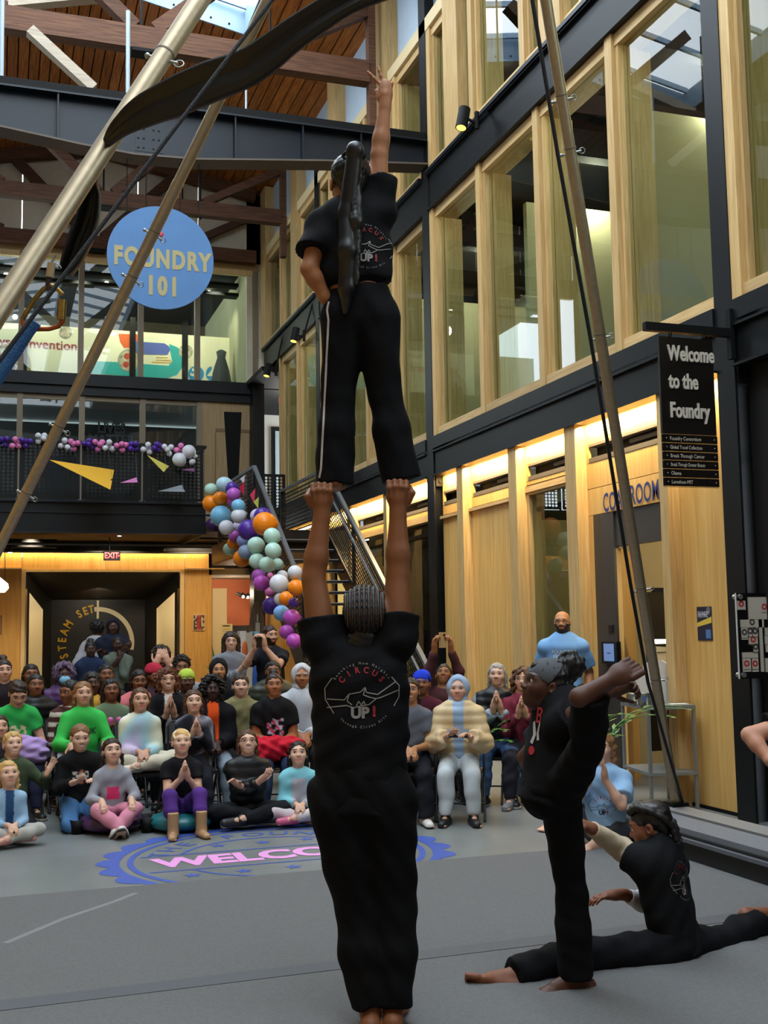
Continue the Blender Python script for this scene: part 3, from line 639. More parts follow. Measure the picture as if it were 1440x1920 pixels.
# ---------------------------------------------------------------- balloons
BC = dict(mint='b8ded0', pale='b4d6e6', purple='4a2a92', orchid='b45cc0', orange='f58a18', sky='7cc0e6', white='d8dae2', dark='3c2258', peri='8a9cd0', lilac='d0c4e2', magenta='b44cb4', blue='78a8e0', pink='e07cb8', greyblue='90a4c4')
BN = dict(mint='mint green', pale='pale blue', purple='deep purple', orchid='orchid purple', orange='orange', sky='sky blue', white='white', dark='dark violet', peri='periwinkle', lilac='lilac', magenta='magenta', blue='light blue', pink='pink', greyblue='grey blue')
BMAT = {k: M('balloon_'+k, v, .32, 0, spec=.4) for k, v in BC.items()}
def balloon_mesh(key):
    m = MB(); prof = [(0.0, 1.0)]
    for j in range(1, 13):
        t = math.pi*j/13; r = math.sin(t); z = math.cos(t); prof.append((r*(1 if z > 0 else 1-.13*z*z), z*(1 if z > 0 else 1.12)))
    prof += [(.07, -1.13), (.05, -1.17), (.10, -1.24), (.0, -1.22)]
    m.lathe(prof, n=18); me = bpy.data.meshes.new('balloon'); me.from_pydata(m.v, [], m.f); me.polygons.foreach_set('use_smooth', [True]*len(me.polygons)); me.materials.append(BMAT[key]); return me
BMESH = {k: balloon_mesh(k) for k in BC}
def balloon(key, loc, r, d=(0, 0, 1)):
    o = bpy.data.objects.new('balloon', BMESH[key]); COL.objects.link(o); o.location = tuple(map(float, loc)); o.scale = (r, r, r*1.0)
    o.rotation_euler = Vector(d).to_track_quat('Z', 'Y').to_euler(); o['category'] = 'balloon'; return o
GAR = [('mint',135,255,65,0),('pale',265,205,80,0),('purple',345,240,65,0),('orchid',360,305,70,0),('orchid',370,370,72,1),('orange',65,395,55,1),('orange',135,395,88,0),('orange',230,345,75,0),
 ('sky',410,420,72,0),('sky',235,520,108,0),('white',412,520,77,0),('dark',150,610,70,1),('white',290,635,77,0),('lilac',415,620,60,1),('orchid',375,720,65,1),('orange',360,790,65,1),('purple',510,660,108,0),
 ('peri',455,770,65,1),('mint',320,850,65,1),('orange',445,945,90,1),('greyblue',480,880,75,1),('orange',672,598,122,0),('lilac',600,520,75,1),('purple',650,520,90,1),('mint',745,720,85,0),('mint',586,815,90,0),('mint',757,865,85,0),
 ('mint',595,970,80,0),('mint',695,1005,82,0),('orchid',610,1120,70,1),('magenta',640,1190,82,0),('white',815,1195,97,0),('white',850,1120,60,1),('white',975,1085,75,0),('orange',985,1235,85,0),('orange',886,1345,75,0),
 ('purple',960,1385,50,0),('purple',735,1420,90,1),('blue',840,1490,82,0),('magenta',940,1535,85,0),('magenta',890,1680,75,1),('magenta',965,1770,78,0),('pink',722,1280,50,1),('pink',730,1115,30,0),('white',825,1350,62,1),('mint',800,1000,60,1)]
cnt = {}
tot = {}
for g in GAR: tot[g[0]] = tot.get(g[0], 0)+1
for key, zx, zy, zr, beh in sorted(GAR, key=lambda g: g[2]):
    px, py = 370+zx/5.333, 870+zy/5.333; c = onx(px, py, XL-(.20 if beh else .42)); dep = float((c-CO)@CF); r = zr/5.333/FPX*dep*.98
    o = balloon(key, c, r, (c[0]-XL-.3+random.uniform(-.5, .1), random.uniform(-.6, .2), random.uniform(-.5, .6)))
    i = cnt.get(key, 0); cnt[key] = i+1
    if tot[key] == 1: lab = 'only %s balloon in the stair garland, among paler ones' % BN[key]
    else: lab = '%s %s balloon counting down from the top of the stair garland' % (ORD[i], BN[key])
    if key == 'orange' and zr > 110: lab = 'largest orange balloon, at the upper edge of the stair garland'
    if key == 'sky' and zr > 100: lab = 'large sky blue balloon near the top of the stair garland'
    o['label'] = lab; o['group'] = 'balloons of the stair garland'
RAIL = [('purple',[(10,85),(48,82),(35,122),(-20,95)]),('pink',[(103,85),(112,106),(82,130),(126,130)]),('purple',[(150,90),(170,97),(205,98),(175,130)]),('white',[(258,60),(300,60),(295,80),(258,100)]),('white',[(437,93),(412,130),(456,140)]),
 ('pink',[(478,100),(498,115),(525,112),(498,150)]),('purple',[(568,115),(603,95),(600,120),(618,138)]),('pink',[(642,103),(690,105),(677,120),(660,152)]),('white',[(737,105),(733,127),(710,145),(757,150)]),('pink',[(788,128),(823,118),(850,123),(826,158)]),
 ('purple',[(887,118),(918,115),(880,150),(920,150)]),('white',[(1000,122),(967,155),(1002,145),(1008,172)]),('purple',[(1060,118),(1078,130),(1042,145),(1068,155)]),('white',[(1110,135),(1155,138),(1128,155),(1143,182)]),('pink',[(1222,128),(1192,158),(1222,155)])]
cl = {}; ncl = {}
for k, _ in RAIL: ncl[k] = ncl.get(k, 0)+1
for key, pts in RAIL:
    ci = cl.get(key, 0); cl[key] = ci+1
    cx = sum(p[0] for p in pts)/len(pts); cy = sum(p[1] for p in pts)/len(pts)
    pos = ['topmost', 'second from top', 'third from top', 'lowest'] if len(pts) == 4 else ['topmost', 'middle', 'lowest']
    for i, (zx, zy) in enumerate(sorted(pts, key=lambda p: p[1])):
        c = ony(zx/3.6, 800+zy/3.6, BY-.16+(.05 if i % 2 else -.02)); dep = float((c-CO)@CF)
        o = balloon(key, c, 20/3.6/FPX*dep, (zx-cx, 14*random.uniform(-1, .3), -(zy-cy)))
        o['label'] = '%s balloon, %s, %s %s bunch from the left on balcony' % (BN[key], pos[i], ORD[ci], BN[key]); o['group'] = 'small balloons along the balcony rail'
for (zx, zy, zr, lab) in ((1210, 222, 47, 'big white balloon hanging lowest at the balcony corner'), (1275, 168, 46, 'big white balloon at the balcony corner, above another big one'), (1297, 238, 22, 'small white balloon under the big ones at the balcony corner'), (1318, 200, 16, 'smallest white balloon at the right edge of the balcony corner bunch')):
    c = ony(zx/3.6, 800+zy/3.6, BY-.28); o = balloon('white', c, zr/3.6/FPX*float((c-CO)@CF), (random.uniform(-1, 1), -.3, random.uniform(-1, 1))); o['label'] = lab; o['group'] = 'white balloons at the balcony corner'
# ---------------------------------------------------------------- paper planes and paper birds
def paper_plane(tip, tail1, tail2, fold, mat, lab):   # tip, two wing corners and the keel, folded paper with thickness
    a, b, c, k = map(V3, (tip, tail1, tail2, fold)); mid = (b+c)/2; m = MB(); n = (b-a).cross(c-a).normalized()*.004
    k2 = k; e1 = mid+(b-mid)*.12; e2 = mid+(c-mid)*.12
    for P in ((a, b, e1), (a, e2, c), (a, e1, k2), (a, k2, e2)): m.prism(P, n)
    o = m.build('paper_plane', mat, None, label=lab, cat='paper plane', group='paper planes by the balcony'); MB().tube([mid, (mid[0], BY-.035, 5.19)], .0025, 4).build('thread', M('thread_grey', '55585c', .6), o); return o
def op(x, y, Y): return ony(x, y, Y)
YP = M('yellow_paper', 'e8b030', .7); PP = M('pink_paper', 'dd88c8', .7); LP = M('lemon_paper', 'd8cc60', .7); GP = M('grey_paper', '8d929a', .7); VP = M('mauve_paper', '7a4a70', .7)
paper_plane(op(93, 862, 20.6), op(214, 881, 21.3), op(207, 918, 20.2), op(194, 908, 20.4), YP, 'large golden yellow paper plane hanging before the balcony')
paper_plane(op(226, 905, 21.4), op(256, 895, 21.7), op(258, 904, 21.3), op(251, 905, 21.5), PP, 'small pink paper plane right of the big yellow one')
paper_plane(op(276, 853, 21.4), op(317, 874, 21.7), op(307, 885, 21.2), op(298, 877, 21.3), LP, 'lemon yellow paper plane under the white balcony balloons')
paper_plane(op(296, 921, 21.4), op(341, 909, 21.7), op(347, 922, 21.2), op(335, 920, 21.4), GP, 'grey paper plane low on the perforated guard')
paper_plane(op(340, 881, 21.5), op(364, 876, 21.75), op(365, 884, 21.3), op(358, 883, 21.5), VP, 'mauve paper plane beside the big white balloons')
for (x, y, s, c, lab) in ((460, 898, .10, 'e0dcf0', 'white folded paper bird highest on the stair guard'), (459, 914, .16, 'd8204a', 'crimson folded paper bird below the white one'), (479, 928, .16, 'e84a6a', 'rose pink folded paper bird on the stair guard'), (486, 941, .12, 'dce060', 'yellow green folded paper bird lowest on the stair guard')):
    c0 = V3(onx(x, y, XL-.06)); m = MB(); s *= .9
    A, B, C_, D_ = c0+Vector((-.02, -s*.5, s*.7)), c0+Vector((-.03, s*.5, s*.2)), c0+Vector((-.02, 0, -s)), c0+Vector((-.09, .02, 0))
    for P in ((A, D_, B), (B, D_, C_), (A, C_, D_)): m.prism(P, (.003, 0, 0))
    m.build('paper_bird', M('paper_'+c, c, .7), None, label=lab, cat='paper bird', group='paper birds on the stair guard')
# ---------------------------------------------------------------- rigging frame, silk, ropes
APEX = Vector((2.32, 5.02, 7.2)); PR = .0375
def rig_pole(foot, lab, pins, marks=()):
    foot = V3(foot); t = thing('rig_pole', foot, lab, 'pole', 'aluminium poles of the aerial rig'); d = (APEX-foot).normalized(); L = (APEX-foot).length
    j = [0, .34, .67, 1]
    MB().tube([foot, foot+d*L*.62], PR, 20).build('lower_tube', ALU, t); MB().tube([foot+d*L*.6, APEX], PR*.93, 20).build('upper_tube', ALU, t)
    for q in pins:
        c = foot+d*L*q; s = d.orthogonal().normalized(); s2 = d.cross(s)
        v = (CR[0], CR[1], CR[2]); s = (Vector(v)-d*Vector(v).dot(d)).normalized()
        MB().tube([c-s*(PR+.02), c+s*(PR+.03)], .007, 8).build('locking_pin', GREYM, t)
        r = [c+s*(PR+.035)+(d*math.cos(a)+s*math.sin(a))*.018 for a in np.linspace(0, 2*math.pi, 13)]
        MB().tube(r, .003, 5).build('pin_ring', GREYM, t); MB().ell(c-s*(PR+.02), (.012, .012, .012), 8, 6).build('pin_head', GREYM, t)
        MB().tube([c+d*.03-d*.004, c+d*.03+d*.004], PR+.002, 20).build('joint_line', M('seam_grey', '6a6258', .5), t)
    b = bx('pole_foot', (foot[0]-.07, foot[1]-.07, foot[2]), (foot[0]+.07, foot[1]+.07, foot[2]+.03), BLACK, t)
    return t
FR = (5.0, 7.76, .205)
rig_pole(FR, 'thin aluminium rig pole rising from the black platform to the top', (.14, .235, .47, .62, .66))
rig_pole((-1.04, 10.29, 0), 'aluminium rig pole crossing before the round blue sign', (.36, .42, .545, .58, .76, .8))
rig_pole((-1.38, 3.11, 0), 'nearest and thickest looking aluminium rig pole, top left', (.30, .52, .72))
# spreader plate where the poles meet, out of frame above
t = thing('rig_hub', APEX, 'steel hub joining the rig poles above the hall', 'hub'); MB().lathe([(0, -.1), (.14, -.1), (.16, 0), (.14, .1), (0, .1)], APEX, 20).build('hub_plate', GREYM, t)
ROPEB = M('black_rope', '14161a', .8, bump=.5, bs=200)
MB().tube([FR+np.array([.06, 0, .02]), ond(1215, 1280, 7.4), ond(1183, 1100, 7.0), ond(1108, 640, 6.4), ond(1046, 290, 6.1), ond(998, 0, 5.9), ond(960, -250, 5.8)], .011, 8).build('guy_rope', ROPEB, None, label='black guy rope running beside the right hand rig pole', cat='rope')
t = MB().tube([ond(640, -172, 3.6), ond(-75, 774, 2.9)], .0062, 8).build('guy_rope', ROPEB, None, label='black taut rope slanting in front of the blue sign', cat='rope')
def silk():
    P = [((760, -50), 3.5, 54, 0.5), ((655, -8), 3.55, 50, .45), ((560, 52), 3.6, 56, .3), ((470, 118), 3.66, 66, .2), ((390, 150), 3.72, 74, .15), ((325, 178), 3.78, 72, .15), ((268, 204), 3.85, 58, .1), ((226, 232), 3.9, 36, .1), ((195, 266), 4.0, 16, .2), ((180, 300), 4.25, 16, .6), ((172, 345), 4.5, 26, .9), ((165, 400), 4.55, 38, 1.0), ((150, 445), 4.55, 42, 1.0), ((133, 485), 4.55, 34, 1.0), ((118, 512), 4.55, 16, 1.0)]
    pts = [V3(ond(p[0][0], p[0][1], p[1])) for p in P]; V = []; F = []; nb = 12; sub = 5
    allp = []
    for i in range(len(P)-1):
        p0, p1, p2, p3 = (pts[max(i-1, 0)], pts[i], pts[i+1], pts[min(i+2, len(P)-1)])
        for k in range(sub):
            t = k/sub; q = .5*((2*p1)+(p2-p0)*t+(2*p0-5*p1+4*p2-p3)*t*t+(3*p1-p0-3*p2+p3)*t**3)
            allp.append((q, P[i][2]*(1-t)+P[i+1][2]*t, P[i][3]*(1-t)+P[i+1][3]*t, P[i][1]*(1-t)+P[i+1][1]*t))
    f = V3(CF); pl = random.Random(3); ph = [pl.uniform(0, 6) for _ in range(4)]
    for i, (q, wd, tw, dep) in enumerate(allp):
        d = (allp[min(i+1, len(allp)-1)][0]-allp[max(i-1, 0)][0]).normalized(); s = d.cross(f).normalized(); hw = wd/FPX*dep/2
        for j in range(nb+1):
            u = j/nb*2-1
            fold = .006*math.sin(u*6+ph[0]+i*.05)+.003*math.sin(u*13+ph[1])+.02*(1-u*u)
            V.append(q+s*(hw*u)+f*(fold*(.5+2.2*tw*tw)))
    n = nb+1; k = len(V)
    for i in range(len(allp)-1):
        for j in range(nb): F.append((i*n+j, i*n+j+1, (i+1)*n+j+1, (i+1)*n+j))
    V2 = [p+f*.035 for p in V]; F2 = [tuple(i+k for i in q[::-1]) for q in F]
    for i in range(len(allp)-1): F2 += [(i*n, (i+1)*n, (i+1)*n+k, i*n+k), ((i+1)*n+nb, i*n+nb, i*n+nb+k, (i+1)*n+nb+k)]
    o = mesh_obj('aerial_silk', V+V2, F+F2, M('black_silk', '1a1917', .5, 0, spec=.35, bump=.15, bs=25), None, True)
    tag(o, 'broad black aerial silk slung across the top of the rig, gathered at its end', 'silk')
silk()
def carabiner():
    t = thing('carabiner', ond(80, 560, 4.5), 'scratched brass and steel carabiner hanging from the gathered silk', 'carabiner')
    BR = M('brass', '8a7440', .35, .9, var=.3, vs=30); OR = M('worn_orange', '9a4a22', .5, .5)
    ring = [(45, 588), (41, 606), (52, 614)]
    def T(pp, r, mat, nm): MB().tube([ond(x, y, 4.48) for x, y in pp], r, 10).build(nm, mat, t)
    T(((94, 534), (82, 542), (66, 560), (50, 585), (42, 600)), .010, BR, 'spine'); T(((42, 600), (44, 612), (66, 617), (92, 617), (110, 612), (119, 600)), .0095, OR, 'bend'); T(((94, 534), (106, 540), (118, 552)), .0095, BR, 'crown')
    T(((117, 562), (115, 600)), .017, BR, 'screw_gate'); T(((97, 493), (93, 520)), .016, M('tape_tan', 'a08a68', .7), 'sling_sleeve'); T(((92, 520), (90, 545)), .012, M('dark_sling', '2a1a1c', .8), 'sling')
    T(((104, 478), (100, 486), (97, 494)), .004, GREYM, 'wire'); T(((106, 494), (112, 498), (115, 503)), .003, GREYM, 'wire')
    o = MB().tube([ond(x, y, 4.46) for x, y in ((66, 603), (52, 622), (28, 660), (-4, 708), (-40, 770))], .026, 10).build('rope', M('blue_rope', '2a5c94', .8, bump=1., bs=130), None, label='thick braided blue rope hanging from the carabiner', cat='rope')
carabiner()
# ---------------------------------------------------------------- signs
def round_sign():
    y = 14.78; c = V3(ony(302, 483, y)); r = 99/FPX*float((np.array(c)-CO)@CF)
    t = thing('round_sign', c, 'round blue hanging sign with tan letters under the girder', 'sign')
    BL = M('sign_blue', '4a78ac', .6, var=.06, vs=3); m = MB(); n = 64
    m.prism([c+Vector((r*math.cos(2*math.pi*k/n), 0, r*math.sin(2*math.pi*k/n))) for k in range(n)], (0, .03, 0)); m.build('disc', BL, t)
    TAN = M('sign_tan', 'a89c6c', .6); ru = (1, 0, 0)
    lay('lettering', text_geo('FOUNDRY', .34, .05, .70, 1.2), c+Vector((.02, -.001, -.03)), ru, (0, 0, 1), TAN, t); lay('lettering', text_geo('101', .34, .055, .72, 1.25), c+Vector((.02, -.001, -.40)), ru, (0, 0, 1), TAN, t)
    MB().ell(c+Vector((0, -.005, .32)), (.03, .008, .035), 12, 8).build('emblem', M('sign_red', 'c23040', .5), t)
    for dx, px in ((-.45, 213), (-.2, 253), (.25, 352), (.5, 385)): MB().tube([c+Vector((dx, .015, math.sqrt(r*r-dx*dx)-.02)), Vector((c[0]+dx, y+.015, 8.05))], .006, 6).build('wire', BLACK, t)
round_sign()
def welcome_sign():
    y = 7.78; t = thing('hanging_sign', (5.3, y, 2.7), 'tall black hanging sign reading Welcome to the Foundry with tenant slats', 'sign')
    BK = M('sign_black', '17130f', .3, spec=.5); LT = M('sign_letter', 'cfc7b8', .5)
    x0, x1, zt, zb = 5.03, 5.54, 3.93, 2.70
    MB().beam((4.9, y, 4.0), (5.74, y, 4.0), .05, .07).build('bracket_arm', BLACK, t); bx('bracket_plate', (5.70, y-.03, 3.78), (5.74, y+.03, 4.2), BLACK, t)
    for x in (5.14, 5.46):
        r = [(x, y+.018*math.sin(a), 3.955+.022*math.cos(a)) for a in np.linspace(0, 2*math.pi, 13)]; MB().tube(r, .005, 6).build('hook', BLACK, t)
    bx('header_panel', (x0, y, 3.13), (x1, y+.025, zt), BK, t)
    X = (1, 0, 0); Z = (0, 0, 1)
    for s, z in (('Welcome', 3.79), ('to the', 3.56), ('Foundry', 3.32)): lay('lettering', text_geo(s, .175, .026, .62, 1.02, 'LEFT'), (x0+.075, y, z), X, Z, LT, t, .012)
    names = ['Foundry Consortium', 'Global Travel Collection', 'Break Through Cancer', 'Break Through Greater Boston', 'Olema', 'Lemelson-MIT']
    for k, s in enumerate(names):
        z1 = 3.125-.0705*k; b = bx('name_slat', (x0, y-.006, z1-.066), (x1, y+.02, z1), M('slat_gloss', '15110e', .12, spec=.8), t)
        sx = .82 if len(s) < 22 else (.72 if len(s) < 26 else .60)
        lay('slat_text', text_geo(s, .042, .004, sx, 1.0, 'LEFT'), (x0+.06, y-.006, z1-.034), X, Z, LT, b, .002)
        for x in (x0+.03, x1-.03): MB().ell((x, y-.008, z1-.033), (.006, .004, .006), 8, 5).build('slat_screw', GREYM, b)
    bx('foot_panel', (x0, y, zb), (x1, y+.02, 3.125-.0705*6), BK, t)
welcome_sign()
def coat_sign():
    t = thing('wall_lettering', (XP-.01, 9.5, 2.6), 'dark blue painted letters reading COAT ROOM above the door', 'sign')
    a = V3(onx(1131, 942, XP-.012)); b = V3(onx(1236, 920, XP-.012)); NB = M('navy_letters', '26336a', .5); w = (b-a).length
    v, f = text_geo('COAT', .27, .02, .8, 1.05, 'LEFT'); wv = max(p[0] for p in v); s = .46*w/wv
    lay('lettering', ([(x*s, y) for x, y in v], f), a+Vector((0, 0, -.02)), (0, -1, 0), (0, 0, 1), NB, t)
    v, f = text_geo('ROOM', .27, .02, .8, 1.05, 'LEFT'); wv = max(p[0] for p in v); s = .50*w/wv
    lay('lettering', ([(x*s, y) for x, y in v], f), a+(b-a)*.50+Vector((0, 0, -.0)), (0, -1, 0), (0, 0, 1), NB, t)
coat_sign()
def exit_sign():
    y = 24.2; c = V3(ony(210, 1042, y)); t = thing('exit_sign', c, 'red lit EXIT sign hanging under the balcony', 'exit sign')
    bx('housing', (c[0]-.17, y, c[2]-.1), (c[0]+.17, y+.05, c[2]+.1), BLACK, t); MB().tube([(c[0]-.05, y+.02, c[2]+.1), (c[0]-.05, y+.02, 3.6)], .015, 6).build('stem', BLACK, t)
    lay('lettering', text_geo('EXIT', .17, .012, .85), c+Vector((-.01, -.002, 0)), (1, 0, 0), (0, 0, 1), M('exit_red', 'ff2a3c', .4, emit=3), t)
    lay('arrow', ([(0, -.025), (.03, 0), (0, .025)], [(0, 1, 2)]), c+Vector((.13, -.002, 0)), (1, 0, 0), (0, 0, 1), M('exit_red', 'ff2a3c', .4, emit=3), t)
    c = V3(ony(526, 750, 25.2)); t = thing('exit_sign', c, 'red EXIT sign seen edge on beside the second floor door', 'exit sign')
    m = MB(); m.beam(c+Vector((-.02, -.2, 0)), c+Vector((.05, .2, 0)), .03, .2); m.build('housing', BLACK, t)
    r = Vector((.07, .4, 0)).normalized(); lay('lettering', text_geo('EXIT', .15, .012, .85), c+Vector((-.03, -.0, 0)), -r, (0, 0, 1), M('exit_red', 'ff2a3c', .4, emit=3), t, .004)
    MB().tube([c+Vector((0, 0, .1)), c+Vector((0, 0, .5))], .012, 6).build('stem', BLACK, t)
exit_sign()
def floor_plan():
    y = 7.70; x0 = float(ony(1380, 1112, y)[0]); z1 = float(ony(1380, 1112, y)[2]); z0 = float(ony(1388, 1273, y)[2]); x1 = x0+1.06
    t = thing('directory_board', (x0+.4, y, z0), 'black floor plan board with cream rooms on steel standoffs', 'sign board'); CRM = M('plan_cream', 'b9b1a2', .6); RD = M('plan_red', 'b02a30', .6); GY = M('plan_ink', '3a3630', .6)
    bx('board', (x0, y, z0), (x1, y+.015, z1), M('board_black', '0e0e10', .15, spec=.7), t); bx('board_edge', (x0-.004, y-.002, z0), (x0, y+.015, z1), M('edge_light', 'b8b8b4', .3), t)
    for x, z in ((x0+.03, z1-.03), (x0+.03, z0+.03)):
        MB().tube([(x, y-.02, z), (x, y+.07, z)], .02, 12).build('standoff', GREYM, t)
    def rm(u0, v0, u1, v1, ring=None, ink=GY):   # px in the photograph's zoom of the board
        a = ony(1320+u0/8.725, 1080+v0/8.725, y); b = ony(1320+u1/8.725, 1080+v1/8.725, y)
        o = bx('plan_room', (a[0], y-.003, b[2]), (b[0], y-.001, a[2]), CRM, t)
        bx('plan_outline', (a[0], y-.0035, b[2]), (a[0]+.003, y-.003, a[2]), GY, o); bx('plan_outline', (a[0], y-.0035, a[2]-.003), (b[0], y-.003, a[2]), GY, o)
        if ring:
            cx, cz = (a[0]+b[0])/2, (a[2]+b[2])/2; m = MB(); n = 16; r0, r1 = .012, .026
            for k in range(n):
                A, B = 2*math.pi*k/n, 2*math.pi*(k+1)/n
                m.add([(cx+r*math.cos(q), y-.004, cz+.01+r*math.sin(q)) for r, q in ((r0, A), (r0, B), (r1, B), (r1, A))], [(0, 1, 2, 3)])
            m.build('plan_icon', RD if ring == 1 else GY, o); bx('plan_caption', (cx-.03, y-.004, cz-.04), (cx+.03, y-.0035, cz-.035), GY, o)
    for a in ((530, 400, 680, 555, 1), (705, 340, 1260, 705, 1), (585, 710, 980, 840, 2), (600, 840, 718, 1040, 2), (718, 840, 785, 1000, 2), (785, 840, 880, 1000, 2), (722, 1000, 880, 1115, 1), (800, 1115, 885, 1240, 2), (885, 710, 985, 1565, 0), (985, 840, 1250, 970, 1), (985, 970, 1250, 1115, 1), (1000, 1115, 1250, 1240, 1), (615, 1245, 885, 1340, 0), (620, 1340, 770, 1565, 1), (775, 1340, 895, 1565, 1), (990, 1340, 1250, 1565, 1)): rm(*a)
    bx('plan_title', (x0+.41, y-.003, z1-.045), (x0+.53, y-.001, z1-.03), CRM, t); bx('plan_title', (x0+.44, y-.003, z0+.03), (x0+.64, y-.001, z0+.045), CRM, t)
floor_plan()
def posters():
    x = XP-.006; a = onx(1306, 1138, x); b = onx(1336, 1201, x); y0, y1, z0, z1 = b[1], a[1], b[2], a[2]; h = z1-z0; wd = y1-y0
    t = thing('poster', (x, (y0+y1)/2, z0), 'navy festival poster with yellow band taped on the plain wood panel', 'poster')
    bx('sheet', (x, y0, z0), (x+.004, y1, z1), M('poster_navy', '1c2238', .5), t)
    m = MB(); m.add([(x-.001, y1, z0+h*.40), (x-.001, y0, z0+h*.52), (x-.001, y0, z0+h*.70), (x-.001, y1, z0+h*.52)], [(0, 1, 2, 3)]); m.build('yellow_band', M('poster_yellow', 'd8b848', .5), t)
    for s, f in (('FOUNDRY', .80), ('FESTIVAL', .73)): lay('lettering', text_geo(s, wd*.2, .01, .85, 1, 'LEFT'), (x-.001, y1-wd*.08, z0+h*f), (0, -1, 0), (0, 0, 1), M('poster_white', 'd8d8e0', .5), t, .001)
    bx('picture', (x-.001, y0+wd*.08, z0+h*.06), (x, y0+wd*.42, z0+h*.32), M('poster_blue', '4a74a8', .5), t)
    MB().tube([(x-.001, y0+wd*.2, z0+h*.9), (x, y0+wd*.2, z0+h*.9)], wd*.13, 16).build('round_logo', M('logo_grey', '6a6a72', .5), t)
    x = XP-.05; a = onx(1127, 1203, x); b = onx(1157, 1245, x)
    t = thing('wall_tablet', (x, (a[1]+b[1])/2, b[2]), 'black framed tablet with a pale blue screen beside the coat room door', 'tablet')
    bx('frame', (x, b[1], b[2]), (x+.05, a[1], a[2]), M('tablet_black', '121212', .3), t); dy = (a[1]-b[1])*.17; bx('screen', (x-.003, b[1]+dy, b[2]+.025), (x, a[1]-dy, a[2]-.02), M('tablet_screen', '7a94c4', .3, emit=.25), t)
    bx('screen_text', (x-.004, b[1]+dy*2.2, (a[2]+b[2])/2-.01), (x-.003, a[1]-dy*2.2, (a[2]+b[2])/2), M('screen_ink', '3a5488', .5), t)
    y = YB-.03; a = ony(362, 1152, y); b = ony(384, 1182, y)
    t = thing('framed_print', ((a[0]+b[0])/2, y, b[2]), 'small red, black and white patterned print on the right wood panel', 'picture')
    bx('frame', (a[0], y, b[2]), (b[0], y+.03, a[2]), M('print_cream', 'c8b490', .6), t); w_, h_ = b[0]-a[0], a[2]-b[2]; R2 = random.Random(5)
    for i in range(7):
        for j in range(9):
            if 2 <= i <= 4: c = ('a01818', 'c23a22', '5a0c10')[R2.randrange(3)]
            else:
                if R2.random() < .45: continue
                c = '241410'
            bx('print_patch', (a[0]+w_*(.05+.13*i), y-.003, b[2]+h_*(.05+.1*j)), (a[0]+w_*(.05+.13*i+.12), y-.001, b[2]+h_*(.05+.1*j+.09)), M('print_'+c, c, .6), t)
    a = ony(415, 1170, y-.4); b = ony(436, 1262, y-.4)
    t = thing('notice_board', ((a[0]+b[0])/2, y-.4, 0), 'cream printed notice standing near the end of the wood panelling', 'notice')
    bx('sheet', (a[0], y-.4, b[2]), (b[0], y-.38, a[2]), M('notice_cream', 'd8c890', .6), t); bx('heading', (a[0]+.03, y-.403, a[2]-.06), (b[0]-.06, y-.4, a[2]-.03), M('plan_ink', '3a3630', .6), t)
    bx('stand', ((a[0]+b[0])/2-.02, y-.37, 0), ((a[0]+b[0])/2+.02, y-.34, b[2]+.1), BLACK, t)
    for k in range(6): bx('text_line', (a[0]+.03, y-.403, a[2]-.12-.05*k), (b[0]-.05, y-.4, a[2]-.108-.05*k), M('notice_ink', '9a8c60', .6), t)
    a = ony(0, 1154, y); b = ony(3, 1190, y); t = thing('framed_print', (a[0], y, a[2]), 'print cut off by the left edge of the picture', 'picture'); bx('frame', (a[0]-.25, y, b[2]), (b[0], y+.03, a[2]), M('print_frame_wood', '8a5a28', .5), t); bx('image', (a[0]-.22, y-.004, b[2]+.03), (b[0]-.03, y, a[2]-.03), M('print_cream', 'c8b490', .6), t)
posters()
